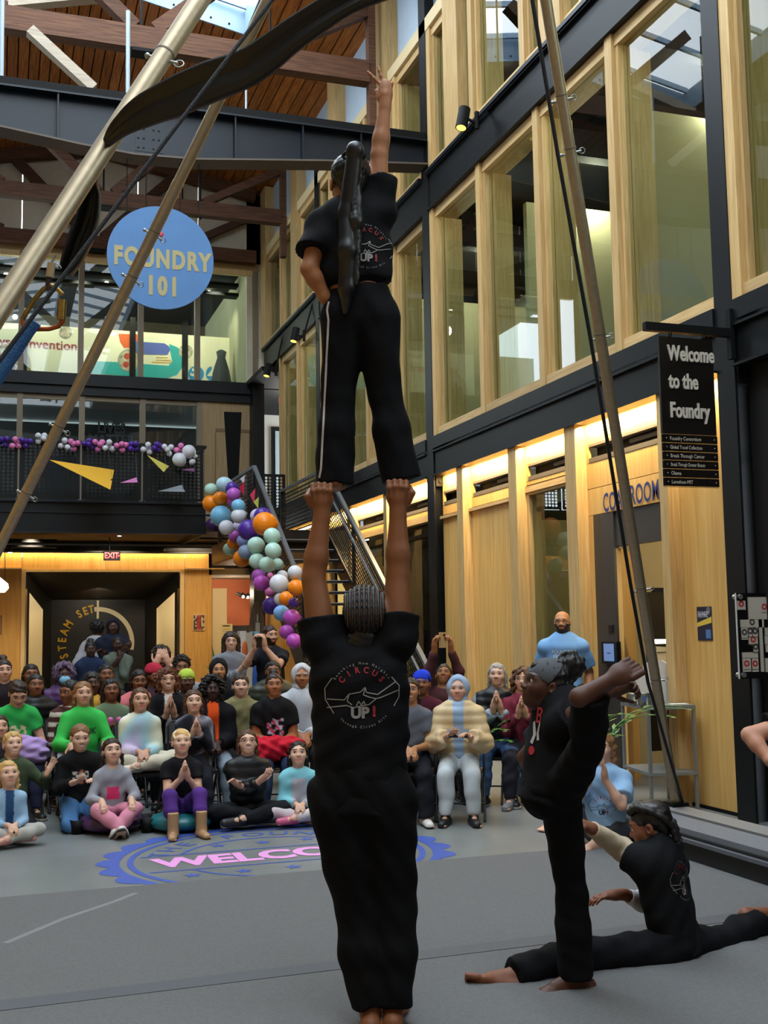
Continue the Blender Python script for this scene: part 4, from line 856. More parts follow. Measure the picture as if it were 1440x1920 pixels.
# wide graphic wall behind the third floor glazing
def mural():
    y = YB+2.4; t = thing('mural_wall', (2.6, y, 7.4), 'long cream exhibition wall with teal and orange graphics behind glass', 'mural')
    CRW = M('mural_cream', 'ece6c4', .8); TE = M('mural_teal', '2aa8a4', .7)
    zt = ony(100, 611, y)[2]; xe = ony(436, 640, y)[0]; bx('board', (XW, y, 7.2), (xe, y+.05, zt), CRW, t)
    for px in (46, 249, 347, 437): q = ony(px, 620, y-.03); bx('upright', (q[0]-.07, y-.04, 7.2), (q[0]+.07, y-.01, zt+.35), BLACK, t)
    def pol(nm, pts, mat, k): m = MB(); m.prism([V3(ony(180+a/5.143, 600+b/5.143, y-.004*k)) for a, b in pts], (0, .003, 0)); return m.build(nm, mat, t)
    def disc(nm, cx, cy, r, mat, k):
        return pol(nm, [(cx+r*math.cos(q), cy+r*math.sin(q)) for q in np.linspace(0, 2*math.pi, 33)[:-1]], mat, k)
    pol('teal_band', [(-60, 395), (200, 405), (470, 425), (700, 440), (735, 400), (715, 300), (705, 230), (790, 265), (850, 350), (845, 440), (780, 530), (690, 560), (470, 550), (0, 520), (-60, 520)], TE, 1)
    pol('navy_pill', [(360, 205), (660, 225), (705, 255), (715, 290), (690, 335), (640, 335), (360, 325)], M('mural_navy', '5a68b0', .7), 2)
    pol('orange_leaf', [(215, 132), (420, 140), (415, 200), (370, 270), (270, 270), (232, 215)], M('mural_orange', 'e0642c', .7), 1)
    for a, b, c, d in ((575, 355, 690, 364), (580, 380, 725, 390), (535, 400, 725, 412)): pol('gold_line', [(a, b), (c, b+4), (c, d+4), (a, d)], M('mural_gold', 'd8b060', .7), 2)
    for cx, cy, r in ((320, 390, 110), (865, 305, 68), (-295, 120, 60), (-840, 440, 215)):
        disc('photo_ring', cx, cy, r, M('ring_gold', 'a8a050', .7) if r > 200 else M('ring_grey', '8a9490', .7), 2); disc('round_photo', cx, cy, r*.92, M('photo_grey', 'b8ac90', .7, var=.5, vs=9), 3)
    for cx, cy in ((300, 350), (290, 430), (350, 400)): disc('photo_figure', cx, cy, 30, M('photo_red', 'b8452c', .7, var=.5, vs=12), 4)
    for k, (cx, cy) in enumerate(((-960, 400), (-900, 370), (-830, 375), (-725, 420))): disc('photo_figure', cx, cy, 26, M('photo_dark', '2a2826', .7), 4); disc('photo_figure', cx, cy+75, 52, M('photo_dark', '2a2826', .7), 4)
    for cx, n in ((965, '3'), (1135, '2')):
        disc('blue_disc', cx, 520, 76, M('mural_blue', '2f92c4', .7), 2); lay('numeral', text_geo(n, .42, .03), V3(ony(180+(cx-22)/5.143, 600+490/5.143, y-.012)), (1, 0, 0), (0, 0, 1), CRW, t, .002)
    c = ony(160/1+0, 650, y); RDM = M('mural_red', 'a84858', .7)
    a = V3(ony(48, 644, y-.006)); b = V3(ony(144, 648, y-.006)); v, f = text_geo('Invention', .5, .012, 1, 1, 'LEFT'); s = (b-a).length/max(p[0] for p in v); lay('lettering', ([(x*s, q*s) for x, q in v], f), a, (1, 0, 0), (0, 0, 1), RDM, t, .003)
    a = V3(ony(-42, 638, y-.006)); v, f = text_geo('Pathways of', .5, .012, 1, 1, 'RIGHT'); v, f = text_geo('ys of', .5, .012, 1, 1, 'LEFT'); a = V3(ony(-2, 640, y-.006)); lay('lettering', ([(x*s, q*s) for x, q in v], f), a, (1, 0, 0), (0, 0, 1), RDM, t, .003)
    # dark draped stand in front of the wall
    q = ony(415, 716, y-.6); zt2 = ony(415, 660, y-.6)[2]; m = MB(); prof = [(.36, 7.25), (.30, 7.6), (.2, 8.1), (.10, zt2-.15), (.13, zt2), (.05, zt2+.05), (0, zt2+.05)]
    m.lathe(prof, (q[0], y-.6, 0), 14); m.build('draped_stand', M('slate_cloth', '3a3f42', .8), None, label='dark draped stand before the right end of the mural', cat='stand', smooth=None) if False else tag(m.build('draped_stand', M('slate_cloth', '3a3f42', .8)), 'dark draped stand before the right end of the mural', 'stand')
    for px in (150, 300, 400): q = ony(px, 640, y-.9); spot('mural_spot', (q[0], y-1.6, 10.0), (0, 1.6, -1.5), 160, (1, .95, .8), 80)
mural()
# words painted on the dark wall of the second floor room
t = thing('wall_lettering', (2.5, YB+3.4, 5.5), 'faint charcoal words reading Black Lives Matter on the dark wall', 'sign')
for i, s in enumerate(('BLACK', 'LIVES', 'MATTER')): q = V3(ony(209, 783+21*i, YB+3.48)); lay('lettering', text_geo(s, .36, .03, .85), q, (1, 0, 0), (0, 0, 1), M('charcoal_letters', '3a3c42', .6), t)
# ---------------------------------------------------------------- lamps
def spot_light(px, py, X, lab, r=.075, L=.28):
    c = V3(onx(px, py, X)); t = thing('spot_light', c, lab, 'spot light', 'black spot lights on the upper beam'); d = Vector((-.25, -.12, -1)).normalized()
    MB().tube([c-d*L/2, c+d*L/2], r, 20).build('housing', BLACK, t); MB().tube([c+d*(L/2-.012), c+d*(L/2+.002)], r*.82, 20).build('lens', M('spot_lens', 'f0c860', .3, emit=2.2), t)
    MB().tube([c-d*.02, c+Vector((.18, -.02, -.05))], .02, 8).build('arm', BLACK, t); MB().tube([c+Vector((.18, -.02, -.12)), c+Vector((.18, -.02, .1))], .03, 8).build('yoke', BLACK, t)
    m = MB(); m.beam(c+Vector((.16, -.02, -.05)), (XB+.06, c[1]-.02, UB1+.03), .03, .03); m.build('bracket', BLACK, t); return c+d*(L/2+.02), d
spot_light(868, 222, 5.4, 'black cylinder spot light above the upper steel beam, largest of three'); spot_light(553, 628, 5.42, 'black spot light further along the beam by the performer'); spot_light(502, 694, 5.45, 'black spot light furthest along the beam, at the back corner', .075)
q = V3(ony(8, 1098, 20.5)); t = thing('pendant_lamp', q, 'glowing capsule pendant lamp at the left edge of the picture', 'lamp'); a = V3(ony(-14, 1085, 20.5)); b = V3(ony(8, 1103, 20.5))
MB().tube([a+(a-b)*.3, a, b, b+(b-a)*.22], [.06, .1, .1, .05], 14).build('glass_capsule', M('capsule_glow', 'fff6e4', .4, emit=3.), t); MB().tube([V3(ony(10, 1090, 20.5)), V3(ony(9, 1030, 20.5))], .006, 6).build('cord', BLACK, t)
# ---------------------------------------------------------------- back right corner behind the stair
SAL = M('salmon_wall', 'c8724c', .8)
bx('alcove_wall', (4.55, YB+2.2, 0), (7.2, YB+2.3, 3.5), SAL, WBK); bx('alcove_side', (7.2, YB-1, 0), (7.3, YB+2.3, 3.5), SAL, WBK); bx('alcove_ceiling', (4.55, YB, 2.9), (7.3, YB+2.3, 3.6), M('alcove_grey', '7a6f5c', .8), WBK); bx('alcove_beam', (4.6, YB-.02, 3.05), (7.3, YB+.2, 3.62), BLACK, WBK)
bx('alcove_outer', (5.86, 23.9, 0), (7.3, 24.0, 3.7), PLY, WBK); bx('alcove_dark', (4.75, YB+2.15, 0), (6.2, YB+2.2, 1.75), M('dark_doorway', '1d2022', .4), WBK)
point('alcove_lamp', (5.3, YB+1.0, 2.5), 22, (1, .8, .6))
for ti, (px, py) in enumerate(((450, 1118), (459, 1119), (469, 1120), (478, 1119))):
    c = V3(ony(px, py-2, YB+1.2)); t = thing('track_light', c, 'small black track light over the salmon wall, %s from the left' % ORD[ti], 'track light', 'track lights over the salmon wall'); MB().tube([c+Vector((-.08, 0, .05)), c+Vector((.05, -.05, -.03))], .04, 10).build('housing', BLACK, t); MB().ell(c+Vector((.06, -.06, -.04)), (.035, .035, .035), 8, 6).build('bulb', M('lamp_glow', 'fff2d8', .5, emit=14), t)
def exhibit():
    y = 20.5; c = V3(ony(482, 1180, y)); t = thing('oval_panel', (c[0], y, 0), 'tall oval grey wood panel with a painted white candle', 'panel')
    n = 40; rx, rz = 14/FPX*21.3, 52/FPX*21.3; m = MB(); m.prism([c+Vector((rx*math.cos(a), 0, rz*math.sin(a))) for a in np.linspace(0, 2*math.pi, n+1)[:-1]], (0, .03, 0)); m.build('oval_board', wood('grey_wood', '6a5a4c', '8a7a68', 2), t)
    bx('candle', (c[0]-.03, y-.01, c[2]-.1), (c[0]+.05, y-.005, c[2]+.12), M('candle_white', 'dcd6cc', .6), t); MB().ell(c+Vector((.01, -.008, .2)), (.02, .006, .09), 8, 8).build('flame', M('candle_white', 'dcd6cc', .6), t); bx('post', (c[0]-.04, y+.03, 0), (c[0]+.04, y+.06, c[2]), BLACK, t)
    y = 17.5; t = thing('exhibit_stand', (ony(462, 1200, y)[0], y, 0), 'white exhibit stand with blue and orange shapes behind the standing woman', 'exhibit')
    for p0, p1, c_ in (((450, 1183), (462, 1300), 'd8d2c4'), ((462, 1186), (476, 1300), 'c4b49c'), ((474, 1184), (486, 1300), '8cb8d8'), ((484, 1188), (500, 1300), 'd4dce8')):
        a, b = ony(*p0, y), ony(*p1, y); m = MB(); m.box((a[0], y, 0), (b[0], y+.2, a[2])); m.build('stand_panel', M('stand_'+c_, c_, .6), t)
    c = V3(ony(459, 1217, y-.02)); MB().ell(c, (.045, .02, .13), 10, 8).build('orange_shape', M('stand_orange', 'd8642c', .6), t); c = V3(ony(480, 1275, y-.02)); MB().ell(c, (.06, .03, .25), 10, 8).build('blue_shape', M('stand_blue', '1f4f9a', .6), t)
exhibit()
# ---------------------------------------------------------------- platform, trolley and what stands on it
t = thing('platform', (4.77, 2.4, 0), 'long low black platform along the right wall', 'platform'); PB = M('platform_dark', '15161a', .6); PG = M('platform_top', '6b7078', .6, var=.08, vs=20)
bx('platform_base', (4.50, -3, 0), (5.03, 7.92, .165), PB, t); bx('platform_plank', (4.52, -3, .165), (4.80, 7.92, .2), PG, t); bx('platform_plank', (4.845, -3, .165), (5.05, 7.92, .205), M('platform_strip', '7d7d7c', .6), t); bx('platform_nosing', (4.47, -3, .12), (4.50, 7.92, .145), M('platform_edge', '565b63', .5), t)
def trolley():
    F_, e1, e2 = np.array([5.36, 8.70, 0]), np.array([.433, -.079, 0]), np.array([.12, .66, 0]); t = thing('trolley', F_+(e1+e2)/2, 'two tier grey metal stand beside the coat room door', 'trolley'); zt = .90
    def slab(z0, z1, nm, mat): m = MB(); m.prism([V3(F_+e1*a+e2*b)+Vector((0, 0, z0)) for a, b in ((0, 0), (1, 0), (1, 1), (0, 1))], (0, 0, z1-z0)); m.build(nm, mat, t)
    TM = M('trolley_grey', '8c8f8d', .45, .5); slab(zt-.035, zt, 'top_shelf', TM); slab(.30, .325, 'lower_shelf', TM)
    for a, b in ((.03, .03), (.97, .03), (.97, .97), (.03, .97)): p = V3(F_+e1*a+e2*b); MB().beam(p, p+Vector((0, 0, zt-.03)), .025, .025).build('leg', TM, t)
    def P(a, b, z=0): return V3(F_+e1*a+e2*b)+Vector((0, 0, zt+z))
    # white card model of a stepped house front, leaning on the wall side
    t2 = thing('card_model', P(.6, .5), 'white paper cut-out of a stepped house standing on the metal stand', 'paper model'); WC = M('card_white', 'dcdcdc', .7)
    y = float(P(.55, .55)[1]); prof = [(1180, 1312), (1186, 1262), (1203, 1260), (1206, 1246), (1216, 1240), (1240, 1238), (1261, 1252), (1262, 1272), (1273, 1280), (1269, 1316)]
    m = MB(); m.prism([V3(ony(px, py, y)) for px, py in prof], (.02, .012, 0)); m.build('card_front', WC, t2)
    a, b = V3(ony(1262, 1274, y)), V3(ony(1270, 1314, y)); m = MB(); m.prism([a+Vector((0, .015, 0)), a+Vector((.02, .14, 0)), Vector((b[0]+.02, y+.14, zt)), Vector((b[0], y+.015, zt))], (.006, 0, 0)); m.build('card_side', WC, t2)
    y2 = y+.2; a, b = ony(1231, 1212, y2), ony(1260, 1262, y2); t3 = thing('card_notice', (a[0], y2, zt), 'cream card notice propped up behind the white paper house', 'notice'); m = MB(); m.prism([Vector((a[0], y2, zt)), Vector((b[0]-.01, y2, zt)), Vector((b[0], y2+.03, a[2]-.01)), Vector((a[0]+.01, y2+.03, a[2]))], (0, .006, 0)); m.build('card', M('card_cream', 'd6cba4', .7), t3)
    bx('text_line', (a[0]+.02, y2+.02, a[2]-.06), (b[0]-.04, y2+.024, a[2]-.052), M('plan_ink', '3a3630', .6), t3)
    for k, (px, d) in enumerate(((1186, 'left'), (1204, 'middle'), (1222, 'right'))):
        y3 = y-.19; q = ony(px, 1313, y3); c = Vector((q[0], y3, zt)); t4 = thing('tin_bucket', c, '%s of three small galvanised buckets on the metal stand' % d, 'bucket', 'galvanised buckets on the metal stand')
        MB().lathe([(0, .002), (.034, .0), (.046, .1), (.05, .105), (.043, .1), (.03, .01)], c, 16).build('pail', GREYM, t4); r = [c+Vector((.047*math.cos(a), -.0, .08+.03*math.sin(a)))+Vector((0, -.047, -.04))*1 for a in np.linspace(0, math.pi, 9)]
        bx('pail_label', (c[0]-.018, c[1]-.046, c[2]+.04), (c[0]+.014, c[1]-.04, c[2]+.075), M('label_%d' % k, ('d8cfc0', '4a6aa8', 'b8c0c8')[k], .6), t4)
    q = P(.75, .15); t5 = thing('paper_sheet', q, 'loose paper sheets lying at the edge of the metal stand', 'paper'); m = MB(); m.prism([q+Vector((-.09, -.03, .001)), q+Vector((.07, -.05, .001)), q+Vector((.08, .03, .001)), q+Vector((-.08, .05, .001))], (0, 0, .006)); m.build('sheets', WC, t5)
    # black stool base and chrome legs seen behind
    c = V3((6.5, 9.15, 0)); t6 = thing('bar_stool', c, 'dark stool inside the coat room, chrome foot braces', 'stool'); MB().lathe([(0, .78), (.2, .78), (.2, .7), (0, .7)], c, 18).build('stool_seat', BLACK, t6); MB().tube([c, c+Vector((0, 0, .7))], .03, 8).build('stem', BLACK, t6)
    for a in range(3): MB().tube([c+Vector((0, 0, .45)), c+Vector((.25*math.cos(a*2.1), .25*math.sin(a*2.1), .02))], .012, 6).build('leg', GREYM, t6)
trolley()
t = thing('monitor', (7.6, 9.3, 1.2), 'black screen with a camera on top inside the coat room', 'monitor'); a, b = ony(1212, 1110, 9.6), ony(1250, 1216, 9.6); bx('screen', (a[0], 9.6, 0.4), (b[0]+.6, 9.65, a[2]), M('screen_black', '08080a', .2), t); bx('webcam', (a[0]+.08, 9.58, a[2]), (a[0]+.22, 9.64, a[2]+.04), BLACK, t); bx('screen_lamp', (a[0], 9.59, 1.42), (a[0]+.5, 9.6, 1.46), M('lamp_glow', 'fff2d8', .5, emit=14), t)
# ---------------------------------------------------------------- plants
LEAF = M('leaf_green', '2f5a26', .35, var=.25, vs=9); LEAF2 = M('leaf_bright', '4f7a30', .4, var=.2, vs=9)
def leaf_mesh(m, base, tip, w, n, up):
    base, tip = V3(base), V3(tip); d = tip-base; s = d.cross(up).normalized()*w
    q = [base, base+d*.3+s*.8, base+d*.6+s, tip, base+d*.6-s, base+d*.3-s*.8]; mid = [base+d*.3+up*w*.25, base+d*.6+up*w*.25]
    m.add([q[0], q[1], mid[0], q[5]], [(0, 1, 2), (0, 2, 3)], True); m.add([q[1], q[2], mid[1], mid[0]], [(0, 1, 2, 3)], True); m.add([mid[0], mid[1], q[4], q[5]], [(0, 1, 2, 3)], True); m.add([q[2], q[3], mid[1]], [(0, 1, 2)], True); m.add([mid[1], q[3], q[4]], [(0, 1, 2)], True)
def zz_plant(loc, stems, lab, seed, h=.75, pot=True):
    R = random.Random(seed); loc = V3(loc); t = thing('potted_plant', loc, lab, 'plant')
    if pot: MB().lathe([(0, 0), (.12, 0), (.16, .28), (.145, .28), (.11, .24), (0, .24)], loc, 18).build('pot', M('pot_black', '101012', .4), t)
    for k in range(stems):
        a = R.uniform(0, 6.28) if k > 1 else (-2.2, -.7)[k]; ln = R.uniform(.55, 1.)*h; b = loc+Vector((.04*math.cos(a), .04*math.sin(a), .25)); pts = []
        for i in range(7):
            f = i/6; pts.append(b+Vector((math.cos(a)*ln*.65*f*f, math.sin(a)*ln*.65*f*f, ln*(f-.42*f*f*f))))
        MB().tube(pts, [.008*(1-.6*i/6) for i in range(7)], 6).build('stem', LEAF2, t)
        for i in range(2, 14):
            f = i/13; p = pts[min(5, int(f*6))].lerp(pts[min(6, int(f*6)+1)], f*6-int(f*6)) if f < 1 else pts[6]
            d = (pts[min(6, int(f*6)+1)]-pts[int(f*6) if f < 1 else 5]).normalized(); s = d.cross(Vector((0, 0, 1))).normalized()*(1 if i % 2 else -1)
            m = MB(); leaf_mesh(m, p, p+(s*.75+d*.65).normalized()*R.uniform(.07, .1), R.uniform(.018, .025), 5, Vector((0, 0, 1))); m.build('leaf', LEAF if R.random() < .6 else LEAF2, t)
def snake_plant(px, py, Y, lab):
    q = ony(px, py, Y); loc = Vector((q[0], Y, 0)); t = thing('potted_plant', loc, lab, 'plant'); MB().lathe([(0, 0), (.16, 0), (.2, .75), (.18, .75), (0, .7)], loc, 16).build('planter', M('pot_black', '101012', .4), t); R = random.Random(2)
    for k in range(11):
        a = R.uniform(0, 6.28); b = loc+Vector((.08*math.cos(a), .06*math.sin(a), .7)); tp = b+Vector((R.uniform(-.32, .28), R.uniform(-.1, .1), R.uniform(.4, .72))); m = MB(); mid = (b+tp)/2+Vector(((tp-b)[0]*-.25, 0, .05)); s = Vector((.025, .01, 0))
        m.add([b-s, b+s, mid+s*.9, mid-s*.9, tp], [(0, 1, 2, 3), (3, 2, 4)], True); m.build('leaf', LEAF, t)
snake_plant(418, 1262, 16.5, 'tall snake plant with dark spiky leaves before the wood panel')
q = onz(1165, 1500, 0); zz_plant((4.72, 8.55, 0), 9, 'large potted plant with drooping glossy leaf stems beside the seated helper', 11, 1.15)
zz_plant((4.15, 9.75, 0), 7, 'leafy potted plant half hidden behind the standing girl', 5, .95)
# ---------------------------------------------------------------- painted seal on the concrete
def seal():
    a, b = onz(295, 1602.5, 0), onz(585, 1580, 0); r = V3(b-a).normalized(); r.z = 0; r.normalize(); u = Vector((-r.y, r.x, 0)); c = Vector((1.94, 8.16, .002)); R = 1.27
    t = thing('floor_seal', c, 'round blue floor decal with scalloped edge and pink welcome lettering', 'floor decal'); BL = M('decal_blue', '3b54a4', .5, var=.08, vs=4); PK = M('decal_pink', 'e49ad8', .5)
    def P(x, y, z=0): return c+r*x+u*y+Vector((0, 0, z))
    def ring(r0, r1, nm, scal=0, a0=0, a1=360, n=240):
        m = MB()
        for k in range(n):
            A, B = (math.radians(a0+(a1-a0)*i/n) for i in (k, k+1)); f = lambda q: r1+scal*abs(math.sin(q*12)) if scal else r1
            m.add([P(rr*math.cos(q), rr*math.sin(q)) for rr, q in ((r0, A), (f(A), A), (f(B), B), (r0, B))], [(3, 2, 1, 0)])
        m.build(nm, BL, t)
    ring(R*.875, R*.93, 'scalloped_ring', R*.075); ring(R*.80, R*.835, 'inner_ring')
    ring(R*.545, R*.565, 'small_ring', 0, 24, 156, 60); ring(R*.545, R*.565, 'small_ring', 0, 204, 336, 60)
    for y in (.215, -.215):
        m = MB(); m.add([P(-R*.745, y*R-.012), P(R*.745, y*R-.012), P(R*.745, y*R+.012), P(-R*.745, y*R+.012)], [(0, 1, 2, 3)]); m.build('rule_line', BL, t)
    s = 'THE FOUNDRY'
    for i, ch in enumerate(s):
        if ch == ' ': continue
        q = math.radians(158-(158-22)*i/(len(s)-1)); uu = r*math.cos(q)+u*math.sin(q); rr = r*math.sin(q)-u*math.cos(q); lay('letter', text_geo(ch, .21, .004, 1.15), c+uu*R*.675, rr, uu, BL, t, .0005)
    v, f = text_geo('WELCOME', .52, .045, 1.0, 1.0); wv = max(p[0] for p in v)-min(p[0] for p in v); k = R*1.40/wv; lay('lettering', ([(x*k, y*.82) for x, y in v], f), c, r, u, PK, t, .0005)
    for y, n in ((.40, 3), (-.36, 5)):
        for i in range(n):
            x = (i-(n-1)/2)*.27*R; m = MB(); pts = []
            for j in range(10): q = math.pi/2+j*math.pi/5; rr = .055*R if j % 2 == 0 else .023*R; pts.append(P(x+rr*math.cos(q), y*R+rr*math.sin(q)))
            pts.append(P(x, y*R)); m.add(pts, [(j, (j+1) % 10, 10) for j in range(10)]); m.build('star', BL, t)
seal()
# ================================================================== FIGURES: one smooth-blended distance field per body, meshed as one continuous skin
F32 = np.float32
CORN = np.array([(0,0,0),(1,0,0),(0,1,0),(1,1,0),(0,0,1),(1,0,1),(0,1,1),(1,1,1)])
EDG = [(0,1),(2,3),(4,5),(6,7),(0,2),(1,3),(4,6),(5,7),(0,4),(1,5),(2,6),(3,7)]
def nrm(v): v = np.asarray(v, float); return v/max(1e-9, np.linalg.norm(v))
class SDF:
    def __init__(s): s.p = []
    def cone(s, a, b, ra, rb=None, k=.02, cap=None, capa=None, R=None, sc=None, sub=False):
        s.p.append(('c', np.asarray(a, float), np.asarray(b, float), ra, ra if rb is None else rb, k, cap, capa, R, sc, sub)); return s
    def ell(s, c, r, R=None, k=.02, sub=False):
        s.p.append(('e', np.asarray(c, float), np.asarray(r, float) if hasattr(r, '__len__') else np.array([r]*3, float), np.eye(3) if R is None else R, k, sub)); return s
    def plane(s, o, n, k=.01): s.p.append(('h', np.asarray(o, float), nrm(n), k)); return s    # keep the side n points away from
    def bounds(s):
        lo = np.full(3, 9e9); hi = -lo
        for q in s.p:
            if q[0] == 'c' and not q[10]:
                r = max(q[3], q[4])*(max(q[9]) if q[9] is not None else 1); lo = np.minimum(lo, np.minimum(q[1], q[2])-r); hi = np.maximum(hi, np.maximum(q[1], q[2])+r)
            elif q[0] == 'e' and not q[5]:
                r = np.sqrt(((q[3]*q[2][:, None])**2).sum(0)); lo = np.minimum(lo, q[1]-r); hi = np.maximum(hi, q[1]+r)
        return lo, hi
    def grid(s, lo, hi, h, fold=None):
        n = np.maximum(2, np.ceil((hi-lo)/h).astype(int)+1); ax = [lo[i]+h*np.arange(n[i]) for i in range(3)]
        F = np.full(tuple(n), .12, F32)
        for q in s.p:
            if q[0] == 'h':
                d = ((ax[0]-q[1][0])*q[2][0])[:, None, None]+((ax[1]-q[1][1])*q[2][1])[None, :, None]+((ax[2]-q[1][2])*q[2][2])[None, None, :]
                F = np.maximum(F, d.astype(F32)); continue
            if q[0] == 'c':
                _, a, b, ra, rb, k, cap, capa, R, sc, sub = q; m = max(ra, rb)*(max(sc) if sc is not None else 1)+k+2*h; l, u = np.minimum(a, b)-m, np.maximum(a, b)+m
            else:
                _, c, r, R, k, sub = q; ex = np.sqrt(((R*r[:, None])**2).sum(0))+k+2*h; l, u = c-ex, c+ex
            i0 = np.clip(np.floor((l-lo)/h).astype(int), 0, n); i1 = np.clip(np.ceil((u-lo)/h).astype(int)+1, 0, n)
            if (i1 <= i0).any(): continue
            sl = tuple(slice(i0[i], i1[i]) for i in range(3)); X = ax[0][sl[0]][:, None, None].astype(F32); Y = ax[1][sl[1]][None, :, None].astype(F32); Z = ax[2][sl[2]][None, None, :].astype(F32)
            if q[0] == 'c':
                px, py, pz = X-a[0], Y-a[1], Z-a[2]; ba = b-a
                if R is not None:
                    qx = (px*R[0][0]+py*R[0][1]+pz*R[0][2])/sc[0]; qy = (px*R[1][0]+py*R[1][1]+pz*R[1][2])/sc[1]; qz = (px*R[2][0]+py*R[2][1]+pz*R[2][2])/sc[2]
                    bb = (R@ba)/np.array(sc)
                else: qx, qy, qz, bb = px, py, pz, ba
                t = np.clip((qx*bb[0]+qy*bb[1]+qz*bb[2])/max(1e-9, bb@bb), 0, 1)
                d = np.sqrt((qx-t*bb[0])**2+(qy-t*bb[1])**2+(qz-t*bb[2])**2)-(ra+(rb-ra)*t)
                if R is not None: d = d*min(sc)
                u_ = nrm(ba)
                if cap is not None: d = np.maximum(d, (X-b[0])*u_[0]+(Y-b[1])*u_[1]+(Z-b[2])*u_[2]-cap)
                if capa is not None: d = np.maximum(d, -(px*u_[0]+py*u_[1]+pz*u_[2])-capa)
            else:
                px, py, pz = X-c[0], Y-c[1], Z-c[2]; Q = [(px*R[i][0]+py*R[i][1]+pz*R[i][2])/r[i] for i in range(3)]
                k0 = np.sqrt(Q[0]**2+Q[1]**2+Q[2]**2); k1 = np.sqrt((Q[0]/r[0])**2+(Q[1]/r[1])**2+(Q[2]/r[2])**2)
                d = k0*(k0-1)/np.maximum(k1, 1e-6)
            G = F[sl]
            if sub: d = -d; hh = np.maximum(k-np.abs(G-d), 0)/k; F[sl] = np.maximum(G, d)+hh*hh*k/4
            else: hh = np.maximum(k-np.abs(G-d), 0)/k; F[sl] = np.minimum(G, d)-hh*hh*k/4
        if fold: F += fold(ax[0][:, None, None].astype(F32), ax[1][None, :, None].astype(F32), ax[2][None, None, :].astype(F32))
        return F
    def mesh(s, h, fold=None, box=None):
        lo, hi = s.bounds() if box is None else box
        if box is None: lo = lo-2.5*h-.01; hi = hi+2.5*h+.01
        F = s.grid(lo, hi, h, fold); I = F < 0
        c = np.zeros(tuple(np.array(F.shape)-1), np.int8)
        for (i, j, k) in CORN: c += I[i:F.shape[0]-1+i, j:F.shape[1]-1+j, k:F.shape[2]-1+k]
        mx = np.argwhere((c > 0) & (c < 8))
        if len(mx) == 0: return np.zeros((0, 3)), np.zeros((0, 4), int)
        vals = np.stack([F[mx[:, 0]+a, mx[:, 1]+b, mx[:, 2]+d] for a, b, d in CORN], 1); acc = np.zeros((len(mx), 3)); ct = np.zeros(len(mx))
        for a, b in EDG:
            va, vb = vals[:, a], vals[:, b]; m = (va < 0) != (vb < 0); t = np.where(m, va/np.where(m, va-vb, 1), 0)
            acc += np.where(m[:, None], CORN[a]+t[:, None]*(CORN[b]-CORN[a]), 0); ct += m
        V = lo+(mx+acc/ct[:, None])*h
        idx = np.full(c.shape, -1, np.int32); idx[mx[:, 0], mx[:, 1], mx[:, 2]] = np.arange(len(mx)); Q = []
        sh = F.shape
        for ax_ in range(3):
            sl0 = [slice(1, n-1) for n in sh]; sl0[ax_] = slice(0, sh[ax_]-1); sl1 = list(sl0); sl1[ax_] = slice(1, sh[ax_])
            A, B = I[tuple(sl0)], I[tuple(sl1)]; e = np.argwhere(A != B)
            if len(e) == 0: continue
            s_ = A[e[:, 0], e[:, 1], e[:, 2]]; off = np.array([1, 1, 1]); off[ax_] = 0; e = e+off; u, v = [(1, 2), (2, 0), (0, 1)][ax_]
            def g(du, dv): w = e.copy(); w[:, u] += du; w[:, v] += dv; return idx[w[:, 0], w[:, 1], w[:, 2]]
            q = np.stack([g(-1, -1), g(0, -1), g(0, 0), g(-1, 0)], 1); q[~s_] = q[~s_][:, ::-1]; Q.append(q)
        Q = np.concatenate(Q); Q = Q[(Q >= 0).all(1)]
        return V, Q
def folds(amp, seed, wl=.12):
    R = np.random.default_rng(seed); W = [(nrm(R.normal(size=3))*2*math.pi/(wl*R.uniform(.6, 1.6)), R.uniform(0, 6.28)) for _ in range(5)]
    def f(X, Y, Z):
        o = 0
        for w, p in W: o = o+np.sin(X*F32(w[0])+Y*F32(w[1])+Z*F32(w[2])+F32(p))
        return (o*F32(amp/2.2)).astype(F32)
    return f
def quilt(base, up, pitch, amp):
    def f(X, Y, Z):
        t = ((X-base[0])*up[0]+(Y-base[1])*up[1]+(Z-base[2])*up[2])/pitch
        return (F32(amp)*(F32(.6)-np.abs(np.sin(t*F32(math.pi))))).astype(F32)
    return f
def join(parts):
    V = []; Q = []; o = 0
    for v, q in parts: V.append(v); Q.append(q+o); o += len(v)
    return np.concatenate(V), np.concatenate(Q)
def body_mesh(S, h, fine):      # one mesh: coarse body, finer head and hands, same field everywhere
    V, Q = S.mesh(h); c = V[Q].mean(1); keep = np.ones(len(Q), bool); out = []
    for lo, hi, hf in fine:
        m = h*.6; keep &= ~((c > lo+m) & (c < hi-m)).all(1); out.append(S.mesh(hf, box=(lo, hi)))
    Q = Q[keep]; us = np.unique(Q); mp = np.full(len(V), -1); mp[us] = np.arange(len(us)); return join([(V[us], mp[Q])]+out)
def ik(S, W, l1, l2, pole):
    S, W = np.asarray(S, float), np.asarray(W, float); d = W-S; L = np.linalg.norm(d); Lm = (l1+l2)*.995
    if L > Lm: W = S+d/L*Lm; d = W-S; L = Lm
    L = max(L, abs(l1-l2)+.01); u = d/max(1e-6, np.linalg.norm(d)); x = (l1*l1-l2*l2+L*L)/(2*L); hgt = math.sqrt(max(0, l1*l1-x*x)); p = np.asarray(pole, float); p = p-u*(p@u)
    return S+u*x+nrm(p)*hgt, W
def frame(fwd, up):             # rows: right, forward, up of a head or torso
    f = nrm(fwd); r = nrm(np.cross(f, up)); return np.array([r, f, np.cross(r, f)])
